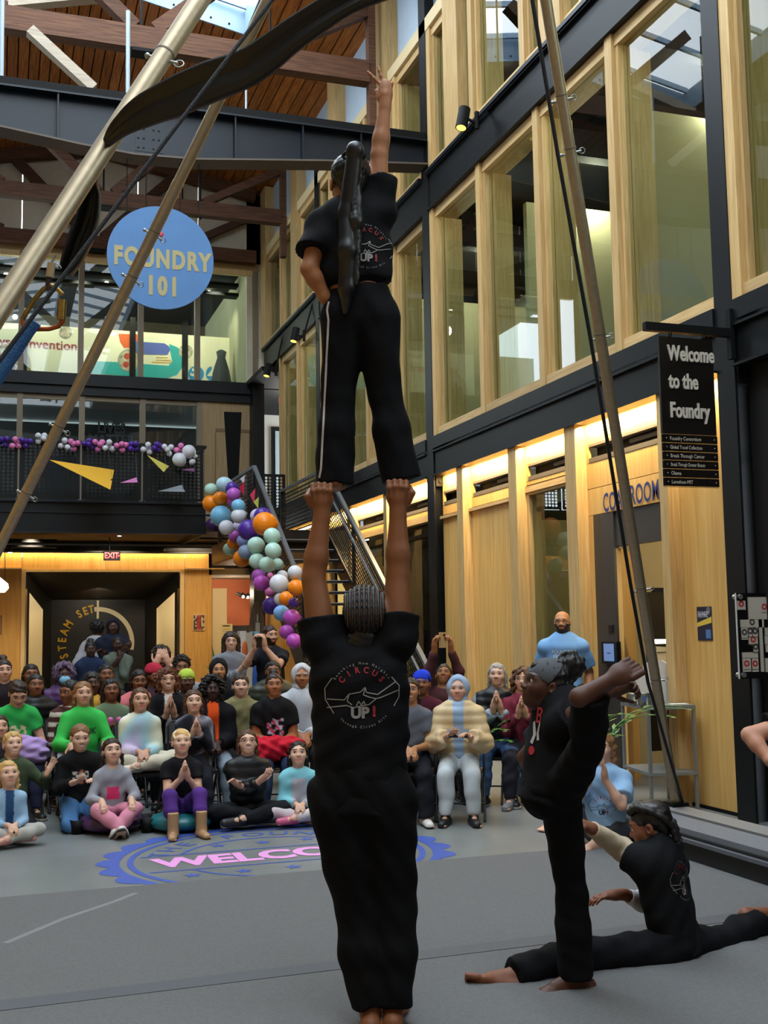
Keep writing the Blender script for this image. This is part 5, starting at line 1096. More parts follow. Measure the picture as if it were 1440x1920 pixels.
# ---- parts of the field
def hand_prims(S, w, d, n, side, H, curl=.35, spread=.2, thumb=.6, ext=(), k=.008, fist=False):
    """w wrist, d pointing direction, n palm normal (the way the palm faces), side +1 thumb towards +t"""
    d = nrm(d); n = nrm(n-d*(np.dot(n, d))); t = nrm(np.cross(d, n))*side; L = .105*H; pw = .021*H*1.05
    pc = w+d*L*.36; S.ell(pc, (L*.40, pw*1.02, L*.145), np.array([d, t, n]), .012)
    S.cone(w-d*.01, w+d*L*.25, .0165*H, .0175*H, .015)
    lens = (.44, .48, .44, .35); tip = None
    for i in range(4):
        o = (1.5-i)/1.5; b = w+d*L*.62+t*pw*.78*o; a = curl if i not in ext else .05; sp = spread*o*(.35 if i not in ext else 1.2); dd = nrm(d+t*sp); ln = lens[i]*L*1.12; r = .0053*H*(1 if i < 3 else .88); p = b
        for j, f in enumerate((.45, .32, .25)):
            a_ = a*(j+.6)*1.25; q = p+(dd*math.cos(a_)+n*math.sin(a_))*ln*f; S.cone(p, q, r*(1-.08*j), r*(1-.08*(j+1)), k); p = q
    b = w+d*L*.18+t*pw*.75; e = nrm(d*(1-thumb*.5)+t*thumb+n*.35); q = b+e*L*.30; S.cone(b, q, .0075*H, .0062*H, .01); e2 = nrm(d*.8+t*(.25 if not fist else -.5)+n*(.4 if not fist else .9)); S.cone(q, q+e2*L*.28, .0062*H, .0052*H, k)
def foot_prims(S, an, d, up, H, k=.012):
    d = nrm(d); up = nrm(up-d*np.dot(up, d)); s = nrm(np.cross(d, up)); L = .15*H
    heel = an-d*L*.20-up*.025*H; ball = an+d*L*.52-up*.030*H; S.cone(heel, ball, .021*H, .015*H, .015); S.cone(an, an+d*L*.4-up*.018*H, .020*H, .016*H, .02); S.cone(an-up*.005*H, heel, .019*H, .021*H, .02)
    S.ell(ball, (L*.2, .027*H, .014*H), np.array([d, s, up]), .015)
    for i in range(5):
        o = (i-2)/2; b = ball+d*L*.12+s*.021*H*o; S.cone(b, b+d*L*(.20-.03*abs(o)-.015*i), .0088*H if i == 0 else .0064*H, .0078*H if i == 0 else .0056*H, .006)
def head_prims(S, c, R, hh, neck, nr, jaw=1.0):
    def P(x, y, z): return c+(R[0]*x+R[1]*y+R[2]*z)*hh
    k = .03*hh/.2
    S.ell(P(0, -.06, .16), np.array([.335, .42, .335])*hh, R, k); S.ell(P(0, .08, -.13), np.array([.275*jaw, .30, .30])*hh, R, k*1.2); S.ell(P(0, .20, -.37), np.array([.125*jaw, .13, .105])*hh, R, k*1.5)
    for s in (-1, 1):
        S.ell(P(s*.16, .24, -.10), np.array([.13, .12, .12])*hh, R, k); S.ell(P(s*.15, .40, .015), np.array([.085, .075, .055])*hh, R, k*.6, True)
        S.ell(P(s*.35, -.03, -.03), np.array([.04, .085, .125])*hh, R, .004); S.ell(P(s*.375, .0, -.03), np.array([.03, .035, .06])*hh, R, .004, True)
        S.ell(P(s*.055, .405, -.145), np.array([.045, .045, .035])*hh, R, .006)
    S.cone(P(0, .345, .05), P(0, .425, -.125), .035*hh, .055*hh, .012); S.ell(P(0, .33, .10), np.array([.22, .06, .045])*hh, R, k)
    S.ell(P(0, .345, -.255), np.array([.12, .055, .028])*hh, R, .006); S.ell(P(0, .335, -.31), np.array([.10, .055, .032])*hh, R, .006)
    S.cone(P(0, -.10, -.25), neck, nr, nr*1.12, .03)
def head_cols(V, c, R, hh, skin, lip, brow, smile=False, beard=None, stub=.0):
    L = ((V-c)@R.T)/hh; n = len(V); C = np.tile(np.array(skin), (n, 1)); x, y, z = L[:, 0], L[:, 1], L[:, 2]; ax = np.abs(x); near = (np.abs(L) < .75).all(1)
    f = near & (y > .12)
    if beard is not None: C[f & (z < -.13) & (z > -.62) & (((ax/.33)**2+((z+.16)/.12)**2) > 1) | (near & (y > -.05) & (ax > .20) & (z < -.10) & (z > -.5))] = beard; C[f & (z < -.185) & (z > -.62) & (y > .05)] = beard; C[f & (ax < .17) & (z < -.185) & (z > -.235)] = beard
    m = f & ((ax/.135)**2+((z+.28)/.058)**2 < 1) & (y > .28); C[m] = lip
    if smile: C[f & (y > .28) & ((ax/.12)**2+((z+.272)/.024)**2 < 1)] = (.62, .58, .52)
    b = f & (ax > .05) & (ax < .25) & (np.abs(z-.115+.25*(ax-.14)**2*4) < .022) & (y > .2); C[b] = brow
    return C
CL = {}
def lc(h): return np.array(lin(h)[:3])
SKINS = dict(fair='c4957c', pale='cfa48c', tan='a8744e', brown='7c4c32', dark='4c2c1e', deep='38201a', olive='b48660', warm='96603c')
HAIRS = dict(black='120f0e', dkbrown='2c1c14', brown='4a3020', blonde='b08a54', ltbrown='7a5636', grey='8a8884', auburn='5a3420', gold='c49c60')
SKINM = vcol('skin', .52, spec=.35); CLOTHM = vcol('cloth', .85, bump=.35, bs=90, spec=.15, sheen=.0); PUFFM = vcol('puffer_cloth', .45, bump=.2, bs=40, spec=.35); EYEM = vcol('eye', .15, spec=.6); HAIRM = vcol('hair', .5, bump=.5, bs=160, spec=.35); HAIRSM = vcol('hair_sleek', .38, bump=.12, bs=300, spec=.45); SHOEM = vcol('shoe', .5)
def cols(V, base, var=.06, seed=0):
    R = np.random.default_rng(seed); w = R.normal(size=(3, 3))*9; ph = R.uniform(0, 6, 3); s = np.sin(V@w+ph).sum(1)/3
    return np.clip(np.array(base)[None, :]*(1+var*s[:, None]), 0, 1)
def rgba(C): return np.concatenate([C, np.ones((len(C), 1))], 1)
def add_mesh(name, V, Q, mat, parent, C, **kw): o = mesh_obj(name, V, Q, mat, parent, True, rgba(C)); tag(o, **kw); return o
# ---- hair and headgear, in head units
def hair_field(st, c, R, hh, up=None):
    S = SDF(); k = .02
    def P(x, y, z): return c+(R[0]*x+R[1]*y+R[2]*z)*hh
    def E(p, r, sub=False, k_=k): S.ell(P(*p), np.array(r)*hh, R, k_, sub)
    def C(a, b, ra, rb, k_=k): S.cone(P(*a), P(*b), ra*hh, rb*hh, k_)
    def D(a, b, ra, rb): S.cone(P(*a), np.asarray(P(*a))+np.array([0, 0, -1])*b*hh+(R[1]*-.04+R[0]*np.sign(a[0])*.04)*hh, ra*hh, rb*hh, k)     # hangs straight down
    dn = R.T@np.array([0, 0, -1.])
    if st in ('hood', 'furhood'):
        f = st == 'furhood'; E((0, -.10, .10), (.52, .58, .58) if f else (.46, .55, .54)); E((0, -.12, -.4), (.42, .40, .32)); E((0, .50, -.06), (.30, .42, .42) if not f else (.32, .42, .44), True, .03)
        if f:
            for a in np.linspace(-.2, math.pi+.2, 14): E((.40*math.cos(a), .28, .02+.46*math.sin(a)), (.11, .11, .11))
        return S
    if st in ('beanie',): E((0, -.06, .22), (.40, .475, .42)); S.plane(P(0, 0, .10), -R[2]-R[1]*-.15); 
    if st == 'beanie': return S
    if st in ('afro', 'twists'):
        a = (.50, .54, .50) if st == 'afro' else (.42, .50, .44); E((0, -.12, .24), a); E((0, .47, -.12), (.33, .33, .42), True, .04); S.plane(P(0, 0, -.32), -R[2]); return S
    if st in ('curly', 'wavy'):
        E((0, -.08, .17), (.44, .50, .42)); 
        for s in (-1, 1): C((s*.36, -.02, .1), (s*.38, -.04, -.35 if st == 'curly' else -.6), .16, .15)
        C((0, -.32, .1), (0, -.30, -.45), .28, .24)
    elif st != 'none': E((0, -.07, .175), (.365, .455, .365))
    if st in ('bob', 'long', 'xlong'):
        n = {'bob': .55, 'long': .95, 'xlong': 1.35}[st]
        for s in (-1, 1): D((s*.30, -.06, .05), n, .13, .10); D((s*.22, -.28, .05), n, .17, .13)
        D((0, -.34, .05), n, .2, .15)
    if st in ('pony', 'xpony'):
        E((0, -.46, .26), (.14, .13, .14)); n = 1.0 if st == 'pony' else 2.2; a = P(0, -.56, .22); S.cone(P(0, -.5, .28), a, .10*hh, .12*hh, k); S.cone(a, a+np.array([0, 0, -1])*n*.5*hh-R[1]*.05*hh, .13*hh, .14*hh, k); S.cone(a+np.array([0, 0, -1])*n*.5*hh-R[1]*.05*hh, a+np.array([0, 0, -1])*n*hh, .14*hh, .06*hh, k)
    if st == 'bun': E((0, -.28, .60), (.20, .20, .18))
    if st == 'puff': E((0, -.42, .52), (.30, .28, .27))
    if st == 'buns':
        for s in (-1, 1): E((s*.3, -.2, .48), (.16, .16, .15))
    if st == 'braids':
        for s in (-1, 1):
            for j in range(4): D((s*(.27+.03*j), .05-.12*j, .12), .95+.1*j, .05, .035)
    if st == 'sidetail':
        for s in (-1, 1): D((s*.36, .02, -.15), .8, .10, .05)
    if st not in ('none', 'curly'): E((0, -.24, -.05), (.27, .24, .26))
    E((0, .46, -.16), (.285, .30, .40), True, .03)
    if st in ('short', 'fade', 'thin'): S.plane(P(0, -.1, -.16), -R[2]-R[1]*.35)
    if st in ('bun', 'pony', 'xpony', 'puff', 'buns', 'braids', 'sidetail'): E((0, .05, -.50), (.34, .42, .33), True, .02)
    return S
def glasses(t, c, R, hh, col='1a1714'):
    m = MB()
    def P(x, y, z): return V3(c+(R[0]*x+R[1]*y+R[2]*z)*hh)
    for s in (-1, 1):
        m.tube([P(s*.155+.105*math.cos(a), .40-.03*abs(s*.155+.105*math.cos(a)), .0+.085*math.sin(a)) for a in np.linspace(0, 2*math.pi, 13)], .009*hh, 5, False); m.tube([P(s*.26, .385, .02), P(s*.36, .0, .02)], .008*hh, 5)
    m.tube([P(-.05, .42, .02), P(.05, .42, .02)], .008*hh, 5); m.build('glasses', M('frame_'+col, col, .3), t)
def eyes(t, c, R, hh, iris='2a1a10', closed=False):
    for s in (-1, 1):
        q = c+(R[0]*s*.15+R[1]*.335+R[2]*.012)*hh; m = MB(); m.ell((0, 0, 0), (.055*hh,)*3, 14, 10); V = np.array(m.v); d = V/np.linalg.norm(V, axis=1)[:, None]
        z = d[:, 2]; Rm = np.array([R[0], R[2]*-1, R[1]]); W = (V[:, 0:1]*R[0]+V[:, 1:2]*R[2]*1+V[:, 2:3]*R[1]); C = np.tile(np.array([.62, .60, .57]), (len(V), 1)); C[z > .66] = lc(iris); C[z > .88] = (.01, .01, .01)
        o = mesh_obj('eye', q+W, m.f, EYEM, t, True, rgba(C))
# ---- a whole person
PEOPLE = []
def person(lab, J, H, skin='fair', hair=('short', 'dkbrown'), top=None, bottom=None, shoe='black', face={}, group='audience watching the show', res=1.0, hands=None, decal=None, loc=None, build=1.0, hh=None, glass=None, extra=None, seed=None, arms_bare=False):
    seed = seed if seed is not None else len(PEOPLE)+1; PEOPLE.append(lab)
    t = thing('person', loc if loc is not None else (J['pel'][0], J['pel'][1], min(J['an'][0][2], J['an'][1][2], J['pel'][2]-.1)-.0), lab, 'person', group)
    hh = hh or (.188+.021*H); hc, HR = J['head'], J['hR']; TR = J['tR']; B = build; hb = .014*res; k = .03
    sk = lc(SKINS.get(skin, skin)); hb_ = H
    S = SDF(); pel, nk = J['pel'], J['neck']; u = TR[2]
    S.cone(pel+u*.02*H, pel+u*.13*H, .083*H*B, .074*H*B, k, R=TR, sc=(1.0, .72, 1)); S.cone(pel+u*.12*H, pel+u*.245*H, .076*H*B, .082*H*B, k, R=TR, sc=(1.12, .78, 1)); S.cone(pel+u*.24*H, nk-u*.015*H, .066*H*B, .034*H, k, R=TR, sc=(1.2, .8, 1))
    ar = .028*H*B; hand = hands or {}
    for i in (0, 1):
        sh, el, wr = J['sh'][i], J['el'][i], J['wr'][i]; S.cone(sh+(nk-sh)*.5, sh, .027*H*B, .032*H*B, k); S.cone(sh, el, .034*H*B, .025*H*B, k); S.cone(el, el+(wr-el)*.35, .025*H*B, .0255*H*B, .012); S.cone(el+(wr-el)*.3, wr, .0255*H*B, .0165*H*B, .012)
        hd = hand.get(i, {}); fd = hd.get('d', nrm(wr-el)); n = hd.get('n', nrm(np.cross(TR[0]*(1 if i else -1), fd))); (hd.get('skip') or hand_prims)(S, wr, fd, n, hd.get('s', 1 if i == 0 else -1), H, hd.get('curl', .35), hd.get('spread', .2), hd.get('thumb', .6), hd.get('ext', ()), fist=hd.get('fist', False))
        hp, kn, an = J['hip'][i], J['kn'][i], J['an'][i]; S.cone(hp, kn, .056*H*B, .036*H*B, k); S.cone(kn, kn+(an-kn)*.32, .035*H*B, .036*H*B, .02); S.cone(kn+(an-kn)*.3, an, .036*H*B, .021*H, .02)
        foot_prims(S, an, J['fd'][i], J['fu'][i], H*J.get('fs', 1.0))
    head_prims(S, hc, HR, hh, nk-u*.005*H, .031*H+.006, face.get('jaw', 1.0))
    fine = [(hc-.62*hh, hc+.62*hh, .0062*res)]
    for i in (0, 1): c = J['wr'][i]+nrm(hand.get(i, {}).get('d', J['wr'][i]-J['el'][i]))*.06*H; fine.append((c-.085*H, c+.085*H, .0062*res))
    if shoe == 'bare':
        for i in (0, 1): c = J['an'][i]+nrm(J['fd'][i])*.05*H; fine.append((c-.11*H, c+.11*H, .0062*res))
    V, Q = body_mesh(S, hb, fine)
    brow = lc(HAIRS.get(hair[1], hair[1]))*.8; C = head_cols(V, hc, HR, hh, sk, face.get('lip', sk*np.array([.78, .5, .5])), brow, face.get('smile', False), lc(face['beard']) if face.get('beard') else None)
    C = C*(1+.03*np.sin(V@np.array([31., 17, 23]))[:, None]); body = add_mesh('body', V, Q, SKINM, t, C)
    if face.get('eyes', True): eyes(t, hc, HR, hh, face.get('iris', '24160e'))
    # hair
    if hair[0] != 'bald':
        hcol = lc(HAIRS.get(hair[1], hair[1])); f = hair_field(hair[0], hc, HR, hh); rough = {'afro': .012, 'twists': .012, 'curly': .012, 'furhood': .012, 'puff': .006}.get(hair[0], .004)
        V, Q = f.mesh(.0085*res, folds(rough, seed, .035) if hair[0] not in ('hood', 'beanie') else folds(.003, seed, .09))
        if len(V): add_mesh('hair' if hair[0] not in ('hood', 'furhood', 'beanie') else hair[0].replace('furhood', 'hood'), V, Q, HAIRM if hair[0] not in ('hood', 'beanie') else CLOTHM, t, cols(V, hcol, .25 if hair[0] not in ('hood', 'beanie') else .05, seed))
        if hair[0] in ('beanie',) and len(hair) > 2:   # hair below the hat
            f = hair_field(hair[2], hc, HR, hh*.97); V, Q = f.mesh(.01*res, folds(.004, seed, .04)); add_mesh('hair', V, Q, HAIRM, t, cols(V, lc(HAIRS['black']), .2, seed))
    if face.get('band'):
        b = SDF(); b.ell(hc+HR[1]*-.07*hh+HR[2]*.175*hh, np.array([.385, .475, .385])*hh, HR, .01); n = nrm(HR[2]*.45+HR[1]*.9); w_ = face.get('bandw', .09); o = hc+(HR[1]*.10+HR[2]*.36)*hh
        b.plane(o+n*w_*hh, n); b.plane(o-n*w_*hh, -n); b.ell(hc+HR[2]*-.05*hh, np.array([.33, .42, .5])*hh, HR, .005, True); V, Q = b.mesh(.007*res); 
        if len(V): add_mesh('headband', V, Q, CLOTHM, t, cols(V, lc(face['band']), .04, seed))
    if glass: glasses(t, hc, HR, hh, glass)
    # clothes
    tp = dict(kind='tee', col='202020', th=.010); tp.update(top or {}); th = tp['th']*(.6+.4*H/1.6); kd = tp['kind']; T = SDF(); hem = tp.get('hem', -.01)
    T.cone(pel+u*hem*H, pel+u*.13*H, (.086*H*B+th)*tp.get('flare', 1.0), .078*H*B+th, k, capa=.0, R=TR, sc=(1.02, .76, 1)); T.cone(pel+u*.12*H, pel+u*.245*H, .078*H*B+th, .084*H*B+th, k, R=TR, sc=(1.12, .80, 1)); T.cone(pel+u*.24*H, nk-u*.03*H, .066*H*B+th, .036*H+th, k, R=TR, sc=(1.2, .8, 1), cap=.018*H)
    for i in (0, 1):
        sh, el, wr = J['sh'][i], J['el'][i], J['wr'][i]; T.cone(sh+(nk-sh)*.5, sh, .028*H*B+th, .033*H*B+th, k)
        if kd in ('tee', 'crop'): f = tp.get('sl', .55); T.cone(sh, sh+(el-sh)*f, .034*H*B+th, .036*H*B+th*1.4, k, cap=0)
        else:
            f = tp.get('cuff', .93); T.cone(sh, el, .033*H*B+th, .027*H*B+th, k); T.cone(el, el+(wr-el)*f, .029*H*B+th, .019*H+th, .02, cap=0)
    if tp.get('collar'): T.cone(nk-u*.02*H, nk+u*.022*H, .050*H+th, .046*H+th, .01, cap=0)
    if tp.get('hooddown'): T.ell(nk-TR[1]*.045*H+u*.0*H, (.075*H, .045*H, .045*H), TR, .03)
    fo = folds(tp.get('fold', .005), seed+50, .13)
    if kd == 'puffer': q = quilt(pel, u, .075, .009); fo2 = fo; fo = lambda X, Y, Z: fo2(X, Y, Z)*F32(.5)+q(X, Y, Z)
    V, Q = T.mesh(.0125*res, fo); C = cols(V, lc(tp['col']), .05, seed)
    L = (V-pel)@TR.T/H
    if tp.get('pat'): C = tp['pat'](V, L, C)
    if tp.get('open'):   # open jacket: strip of the shirt beneath
        C[(np.abs(L[:, 0]) < tp.get('ow', .028)+.02*np.clip(L[:, 2]-.1, 0, 1)) & (L[:, 1] > .02) & (np.abs(L[:, 0]) < .06)] = lc(tp['open'])
    nm = {'tee': 'tee_shirt', 'crop': 'cropped_tee', 'long': 'sweater', 'jacket': 'jacket', 'puffer': 'puffer_jacket', 'hoodie': 'hoodie', 'vest': 'vest'}.get(kd, 'top'); topo = add_mesh(nm, V, Q, PUFFM if kd == 'puffer' else CLOTHM, t, C)
    if tp.get('under'): pass
    bt = dict(col='15161a', th=.010, end=.93, flare=0.); bt.update(bottom or {}); th = bt['th']*(.6+.4*H/1.6); T = SDF()
    T.cone(pel+u*.005*H, pel+u*bt.get('waist', .05)*H, .086*H*B+th, .080*H*B+th, k, R=TR, sc=(1.02, .76, 1), cap=0)
    for i in (0, 1):
        hp, kn, an = J['hip'][i], J['kn'][i], J['an'][i]; T.cone(hp, kn, .059*H*B+th, .040*H*B+th, k); fl = bt['flare']; T.cone(kn, kn+(an-kn)*.45, .040*H*B+th, .039*H*B+th+fl*.3, .02); T.cone(kn+(an-kn)*.42, kn+(an-kn)*bt['end'], .039*H*B+th+fl*.3, .027*H+th+fl, .02, cap=0)
    V, Q = T.mesh(.0125*res, folds(bt.get('fold', .005), seed+90, .12)); C = cols(V, lc(bt['col']), .06, seed+3)
    if bt.get('pat'): C = bt['pat'](V, (V-pel)@TR.T/H, C)
    boto = add_mesh('trousers', V, Q, CLOTHM, t, C)
    if shoe != 'bare':
        for i in (0, 1):
            a, d, up_ = J['an'][i], nrm(J['fd'][i]), nrm(J['fu'][i]); up_ = nrm(up_-d*(d@up_)); s = np.cross(d, up_); L_ = .16*H; T = SDF(); sc = shoe if isinstance(shoe, str) else shoe[0]
            so = 'e6e2da' if not isinstance(shoe, tuple) else shoe[1]
            T.cone(a-d*L_*.2-up_*.022*H, a+d*L_*.66-up_*.026*H, .030*H, .025*H, .02, R=np.array([s, d, up_]), sc=(1.05, 1, .95)); T.cone(a+up_*.015*H, a-up_*.01*H, .028*H, .028*H, .02, capa=0)
            if len(shoe) > 2 and isinstance(shoe, tuple): T.cone(a+up_*shoe[2]*H, a-up_*.01*H, .036*H, .034*H, .02, capa=0)
            bot = a-up_*.040*H; T.plane(bot, -up_); V, Q = T.mesh(.0085*res); hgt = (V-bot)@up_; C = cols(V, lc(sc if sc != 'black' else '161616'), .05, seed); C[hgt < .011*H] = lc(so); add_mesh('shoe' if not (isinstance(shoe, tuple) and len(shoe) > 2) else 'boot', V, Q, SHOEM, t, C)
    return dict(root=t, top=topo, bottom=boto, body=body, J=J, H=H)
# ---- poses
def pose(kind, H, root, face, arms='lap', lean=4, look=None, seat=.42, hh=None, nod=0., headyaw=0., hip_w=.052, sh_w=.094, legs=None, tilt=0, sw=None, wr=None, pole=None):
    f = nrm([face[0], face[1], 0]); l = np.array([-f[1], f[0], 0]); z = np.array([0, 0, 1.]); root = np.asarray(root, float); hh = hh or (.188+.021*H)
    def W(a, b, c): return root+l*a*H+f*b*H+z*(c*H)
    ln = math.radians(lean); u = nrm(z*math.cos(ln)+f*math.sin(ln)+l*math.tan(math.radians(tilt))); tf = nrm(f-u*(f@u)); TR = np.array([np.cross(tf, u), tf, u])
    lift = 0
    if kind == 'chair':
        lift = seat; pel = W(0, 0, .055)+z*lift; dk = {'kn': [(s*.075, .24, .045) for s in (1, -1)], 'an': [(s*.08, .255, None) for s in (1, -1)]}
    elif kind == 'cross': lift = seat; pel = W(0, 0, .06)+z*lift; dk = {'kn': [(s*.20, .15, .085) for s in (1, -1)], 'an': [(-s*.05, .19+.03*s, .045) for s in (1, -1)]}
    elif kind == 'kneel': lift = seat; pel = W(0, 0, .17)+z*lift; dk = {'kn': [(s*.085, .20, .05) for s in (1, -1)], 'an': [(s*.07, -.03, .03) for s in (1, -1)]}
    elif kind == 'knees': lift = seat; pel = W(0, 0, .06)+z*lift; dk = {'kn': [(s*.10, .21, .20) for s in (1, -1)], 'an': [(s*.09, .32, None) for s in (1, -1)]}
    elif kind == 'feet': lift = seat; pel = W(0, 0, .06)+z*lift; dk = {'kn': [(s*.14, .19, .12) for s in (1, -1)], 'an': [(-s*.03, .34, None) for s in (1, -1)]}
    else: pel = W(0, 0, .52); dk = {'kn': [(s*.055, .015, .28) for s in (1, -1)], 'an': [(s*.055, -.005, .042) for s in (1, -1)]}
    if legs: dk.update(legs)
    hip = [pel+l*s*hip_w*H-z*.005*H for s in (1, -1)]; kn = []; an = []
    for i in (0, 1):
        a, b, c = dk['kn'][i]; K = W(a, b, c)+z*lift; a2, b2, c2 = dk['an'][i]; A = W(a2, b2, .042 if c2 is None else c2)+z*(0 if c2 is None else lift)
        l1, l2 = .245*H, .235*H
        if kind in ('chair', 'stand', 'knees', 'feet'): K, A = ik(hip[i], A, l1, l2, (K-(hip[i]+A)/2)+f*.001)
        kn.append(K); an.append(A)
    nk = pel+u*.30*H; sh = [nk-u*.048*H+l*s*sh_w*H for s in (1, -1)]; el = []; wr_ = []
    A = {'lap': [(s*.025, .16, .075) for s in (1, -1)], 'thigh': [(s*.085, .18, .075) for s in (1, -1)], 'clap': [(s*.022, .17, .20) for s in (1, -1)], 'cross': [(-.055, .125, .165), (.055, .135, .185)], 'down': [(s*.135, .02, -.01) for s in (1, -1)], 'phone': [(s*.035, .22, .31) for s in (1, -1)], 'up': [(s*.05, .12, .55) for s in (1, -1)], 'face': [(s*.045, .12, .345) for s in (1, -1)], 'knee': [(s*.10, .22, .11) for s in (1, -1)], 'wave': [(.20, .16, .22), (-.06, .15, .12)], 'chin': [(.02, .11, .27), (-.05, .13, .20)], 'hold': [(s*.07, .18, .14) for s in (1, -1)]}.get(arms, None)
    if wr: A = [tuple(w_) for w_ in wr]
    for i, s in enumerate((1, -1)):
        a, b, c = A[i]; w_ = pel+l*a*H+f*b*H+z*c*H; pl = (pole[i] if pole else None)
        pv = l*s*.6-f*.5-z*.8 if pl is None else l*pl[0]+f*pl[1]+z*pl[2]
        if arms == 'down': pv = -f+l*s*.2
        e, w_ = ik(sh[i], w_, .172*H, .150*H, pv); el.append(e); wr_.append(w_)
    g = nrm(f*math.cos(math.radians(headyaw))+l*math.sin(math.radians(headyaw))); base = nk+u*.008*H+z*.018*H
    if look is not None: g = nrm(np.asarray(look, float)-(base+z*.5*hh))
    if nod: r_ = nrm(np.cross(g, z)); g = g*math.cos(math.radians(nod))+np.cross(r_, g)*math.sin(math.radians(nod))
    g[2] = np.clip(g[2], -.75, .75); HR = frame(g, nrm(z*.7+u*.3)); hc = base+HR[2]*.5*hh+HR[1]*.035*hh*2
    fd = []; fu = []
    for i, s in enumerate((1, -1)):
        if kind == 'kneel': fd.append(-f); fu.append(nrm(-z*1.0))
        elif kind == 'cross': fd.append(nrm(-l*s*.8+f*.3)); fu.append(nrm(z*.5+f*.7))
        elif kind == 'feet': fd.append(nrm(f*.7+l*s*.2+z*.45)); fu.append(nrm(z-f*.5))
        else: fd.append(nrm(f+l*s*.18)); fu.append(z)
    return dict(pel=pel, neck=nk, head=hc, hR=HR, tR=TR, sh=sh, el=el, wr=wr_, hip=hip, kn=kn, an=an, fd=fd, fu=fu, arms=arms, f=f, l=l)
STAGE = np.array([1.35, 4.4, 2.3])
def at_head(px, py, D, kind='chair', seat=.42, face=None, look='stage', Hset=None, **kw):
    """place a figure so that its head is where the photograph shows it, D metres from the lens; the body height follows"""
    P = ond(px, py, D); z = P[2]
    base = {'chair': seat, 'cross': seat, 'knees': seat, 'feet': seat}.get(kind)
    if base is not None: H = (z-seat-.10)/.40
    elif kind == 'kneel': H = (z-seat-.10)/.51
    else: H = (z-.06)/.89
    H = Hset or float(np.clip(H, .92, 1.95)); fc = nrm((np.array([1.3, 3.6, 0])-P)*np.array([1, 1, 0])) if face is None else face
    lk = STAGE if isinstance(look, str) else look; root = np.array([P[0], P[1], 0.])
    J = pose(kind, H, root, fc, look=lk, seat=seat, **kw); off = (P-J['head'])*np.array([1, 1, 0]); J = pose(kind, H, root+off, fc, look=lk, seat=seat, **kw)
    return J, H
# ================================================================== THE AUDIENCE
def chair(J, H, seat, lab, col=BLACK):
    f, l = J['f'], J['l']; c = np.array([J['pel'][0], J['pel'][1], 0.])+f*.03; t = thing('folding_chair', c, lab, 'chair', 'black folding chairs of the audience'); w_ = .205
    def P(a, b, z): return V3(c+l*a+f*b)+Vector((0, 0, z))
    m = MB(); m.prism([P(-w_+.01, -.19, seat-.035), P(w_-.01, -.19, seat-.035), P(w_-.02, .2, seat-.03), P(-w_+.02, .2, seat-.03)], (0, 0, .028)); m.build('seat', M('chair_seat', '131315', .45), t)
    hb = seat+.40
    MB().tube([P(-w_, .22, .01), P(-w_, -.12, seat), P(-w_, -.24, hb-.05), P(-w_+.04, -.25, hb), P(w_-.04, -.25, hb), P(w_, -.24, hb-.05), P(w_, -.12, seat), P(w_, .22, .01)], .0115, 6).build('back_frame', M('chair_tube', '1b1b1e', .35, .3), t)
    for s in (-1, 1): MB().tube([P(s*(w_-.025), -.26, .01), P(s*(w_-.025), .16, seat-.03)], .011, 6).build('leg', M('chair_tube', '1b1b1e', .35, .3), t)
    m = MB(); m.prism([P(-w_+.01, -.20, hb-.17), P(w_-.01, -.20, hb-.17), P(w_-.01, -.24, hb-.02), P(-w_+.01, -.24, hb-.02)], (0, 0, .012)); m.build('backrest', M('chair_seat', '131315', .45), t)
    MB().tube([P(-w_, .12, .14), P(w_, .12, .14)], .008, 5).build('stretcher', M('chair_tube', '1b1b1e', .35, .3), t)
def band(L, a, b): return (L[:, 2] > a) & (L[:, 2] < b)
def p_stripe(c2, n=16.):
    def f(V, L, C): C[(np.sin(L[:, 2]*math.pi*2*n) > .15)] = lc(c2); return C
    return f
def p_dye(cs, s=11., seed=1):
    R = np.random.default_rng(seed); w = R.normal(size=(4, 3))*s; ph = R.uniform(0, 6, 4); cc = [lc(c) for c in cs]
    def f(V, L, C):
        n = np.sin(V@w.T+ph); k = (n.sum(1)+4)/8*(len(cc)-1)*1.3; k = np.clip(k-.15*(len(cc)-1), 0, len(cc)-1.001); i = k.astype(int); t = (k-i)[:, None]; A = np.array(cc); return A[i]*(1-t)+A[i+1]*t
    return f
def p_patch(c, x, z0, z1, seed=0, jag=0., c2=None):
    def f(V, L, C):
        m = (np.abs(L[:, 0]) < x) & band(L, z0, z1) & (L[:, 1] > .03)
        if jag: m &= np.sin(V[:, 0]*jag+V[:, 2]*jag*.7+seed)+np.sin(V[:, 2]*jag*1.3-V[:, 0]*jag*.6) > -.1
        C[m] = lc(c)
        if c2: m2 = m & (np.sin(V[:, 0]*90+V[:, 2]*70+seed) > .3); C[m2] = lc(c2)
        return C
    return f
def both(*fs):
    def f(V, L, C):
        for g in fs: C = g(V, L, C)
        return C
    return f
def text_on(P, txts, col, up_h, size, width=None):   # lettering lying on the front of a shirt
    J, H = P['J'], P['H']; TR = J['tR']
    for i, (s, dz) in enumerate(txts): decal(P, text_geo(s, size, .02, .9), J['pel']+TR[2]*(up_h+dz)*H, -TR[0], TR[2], TR[1], col, 'shirt_print')
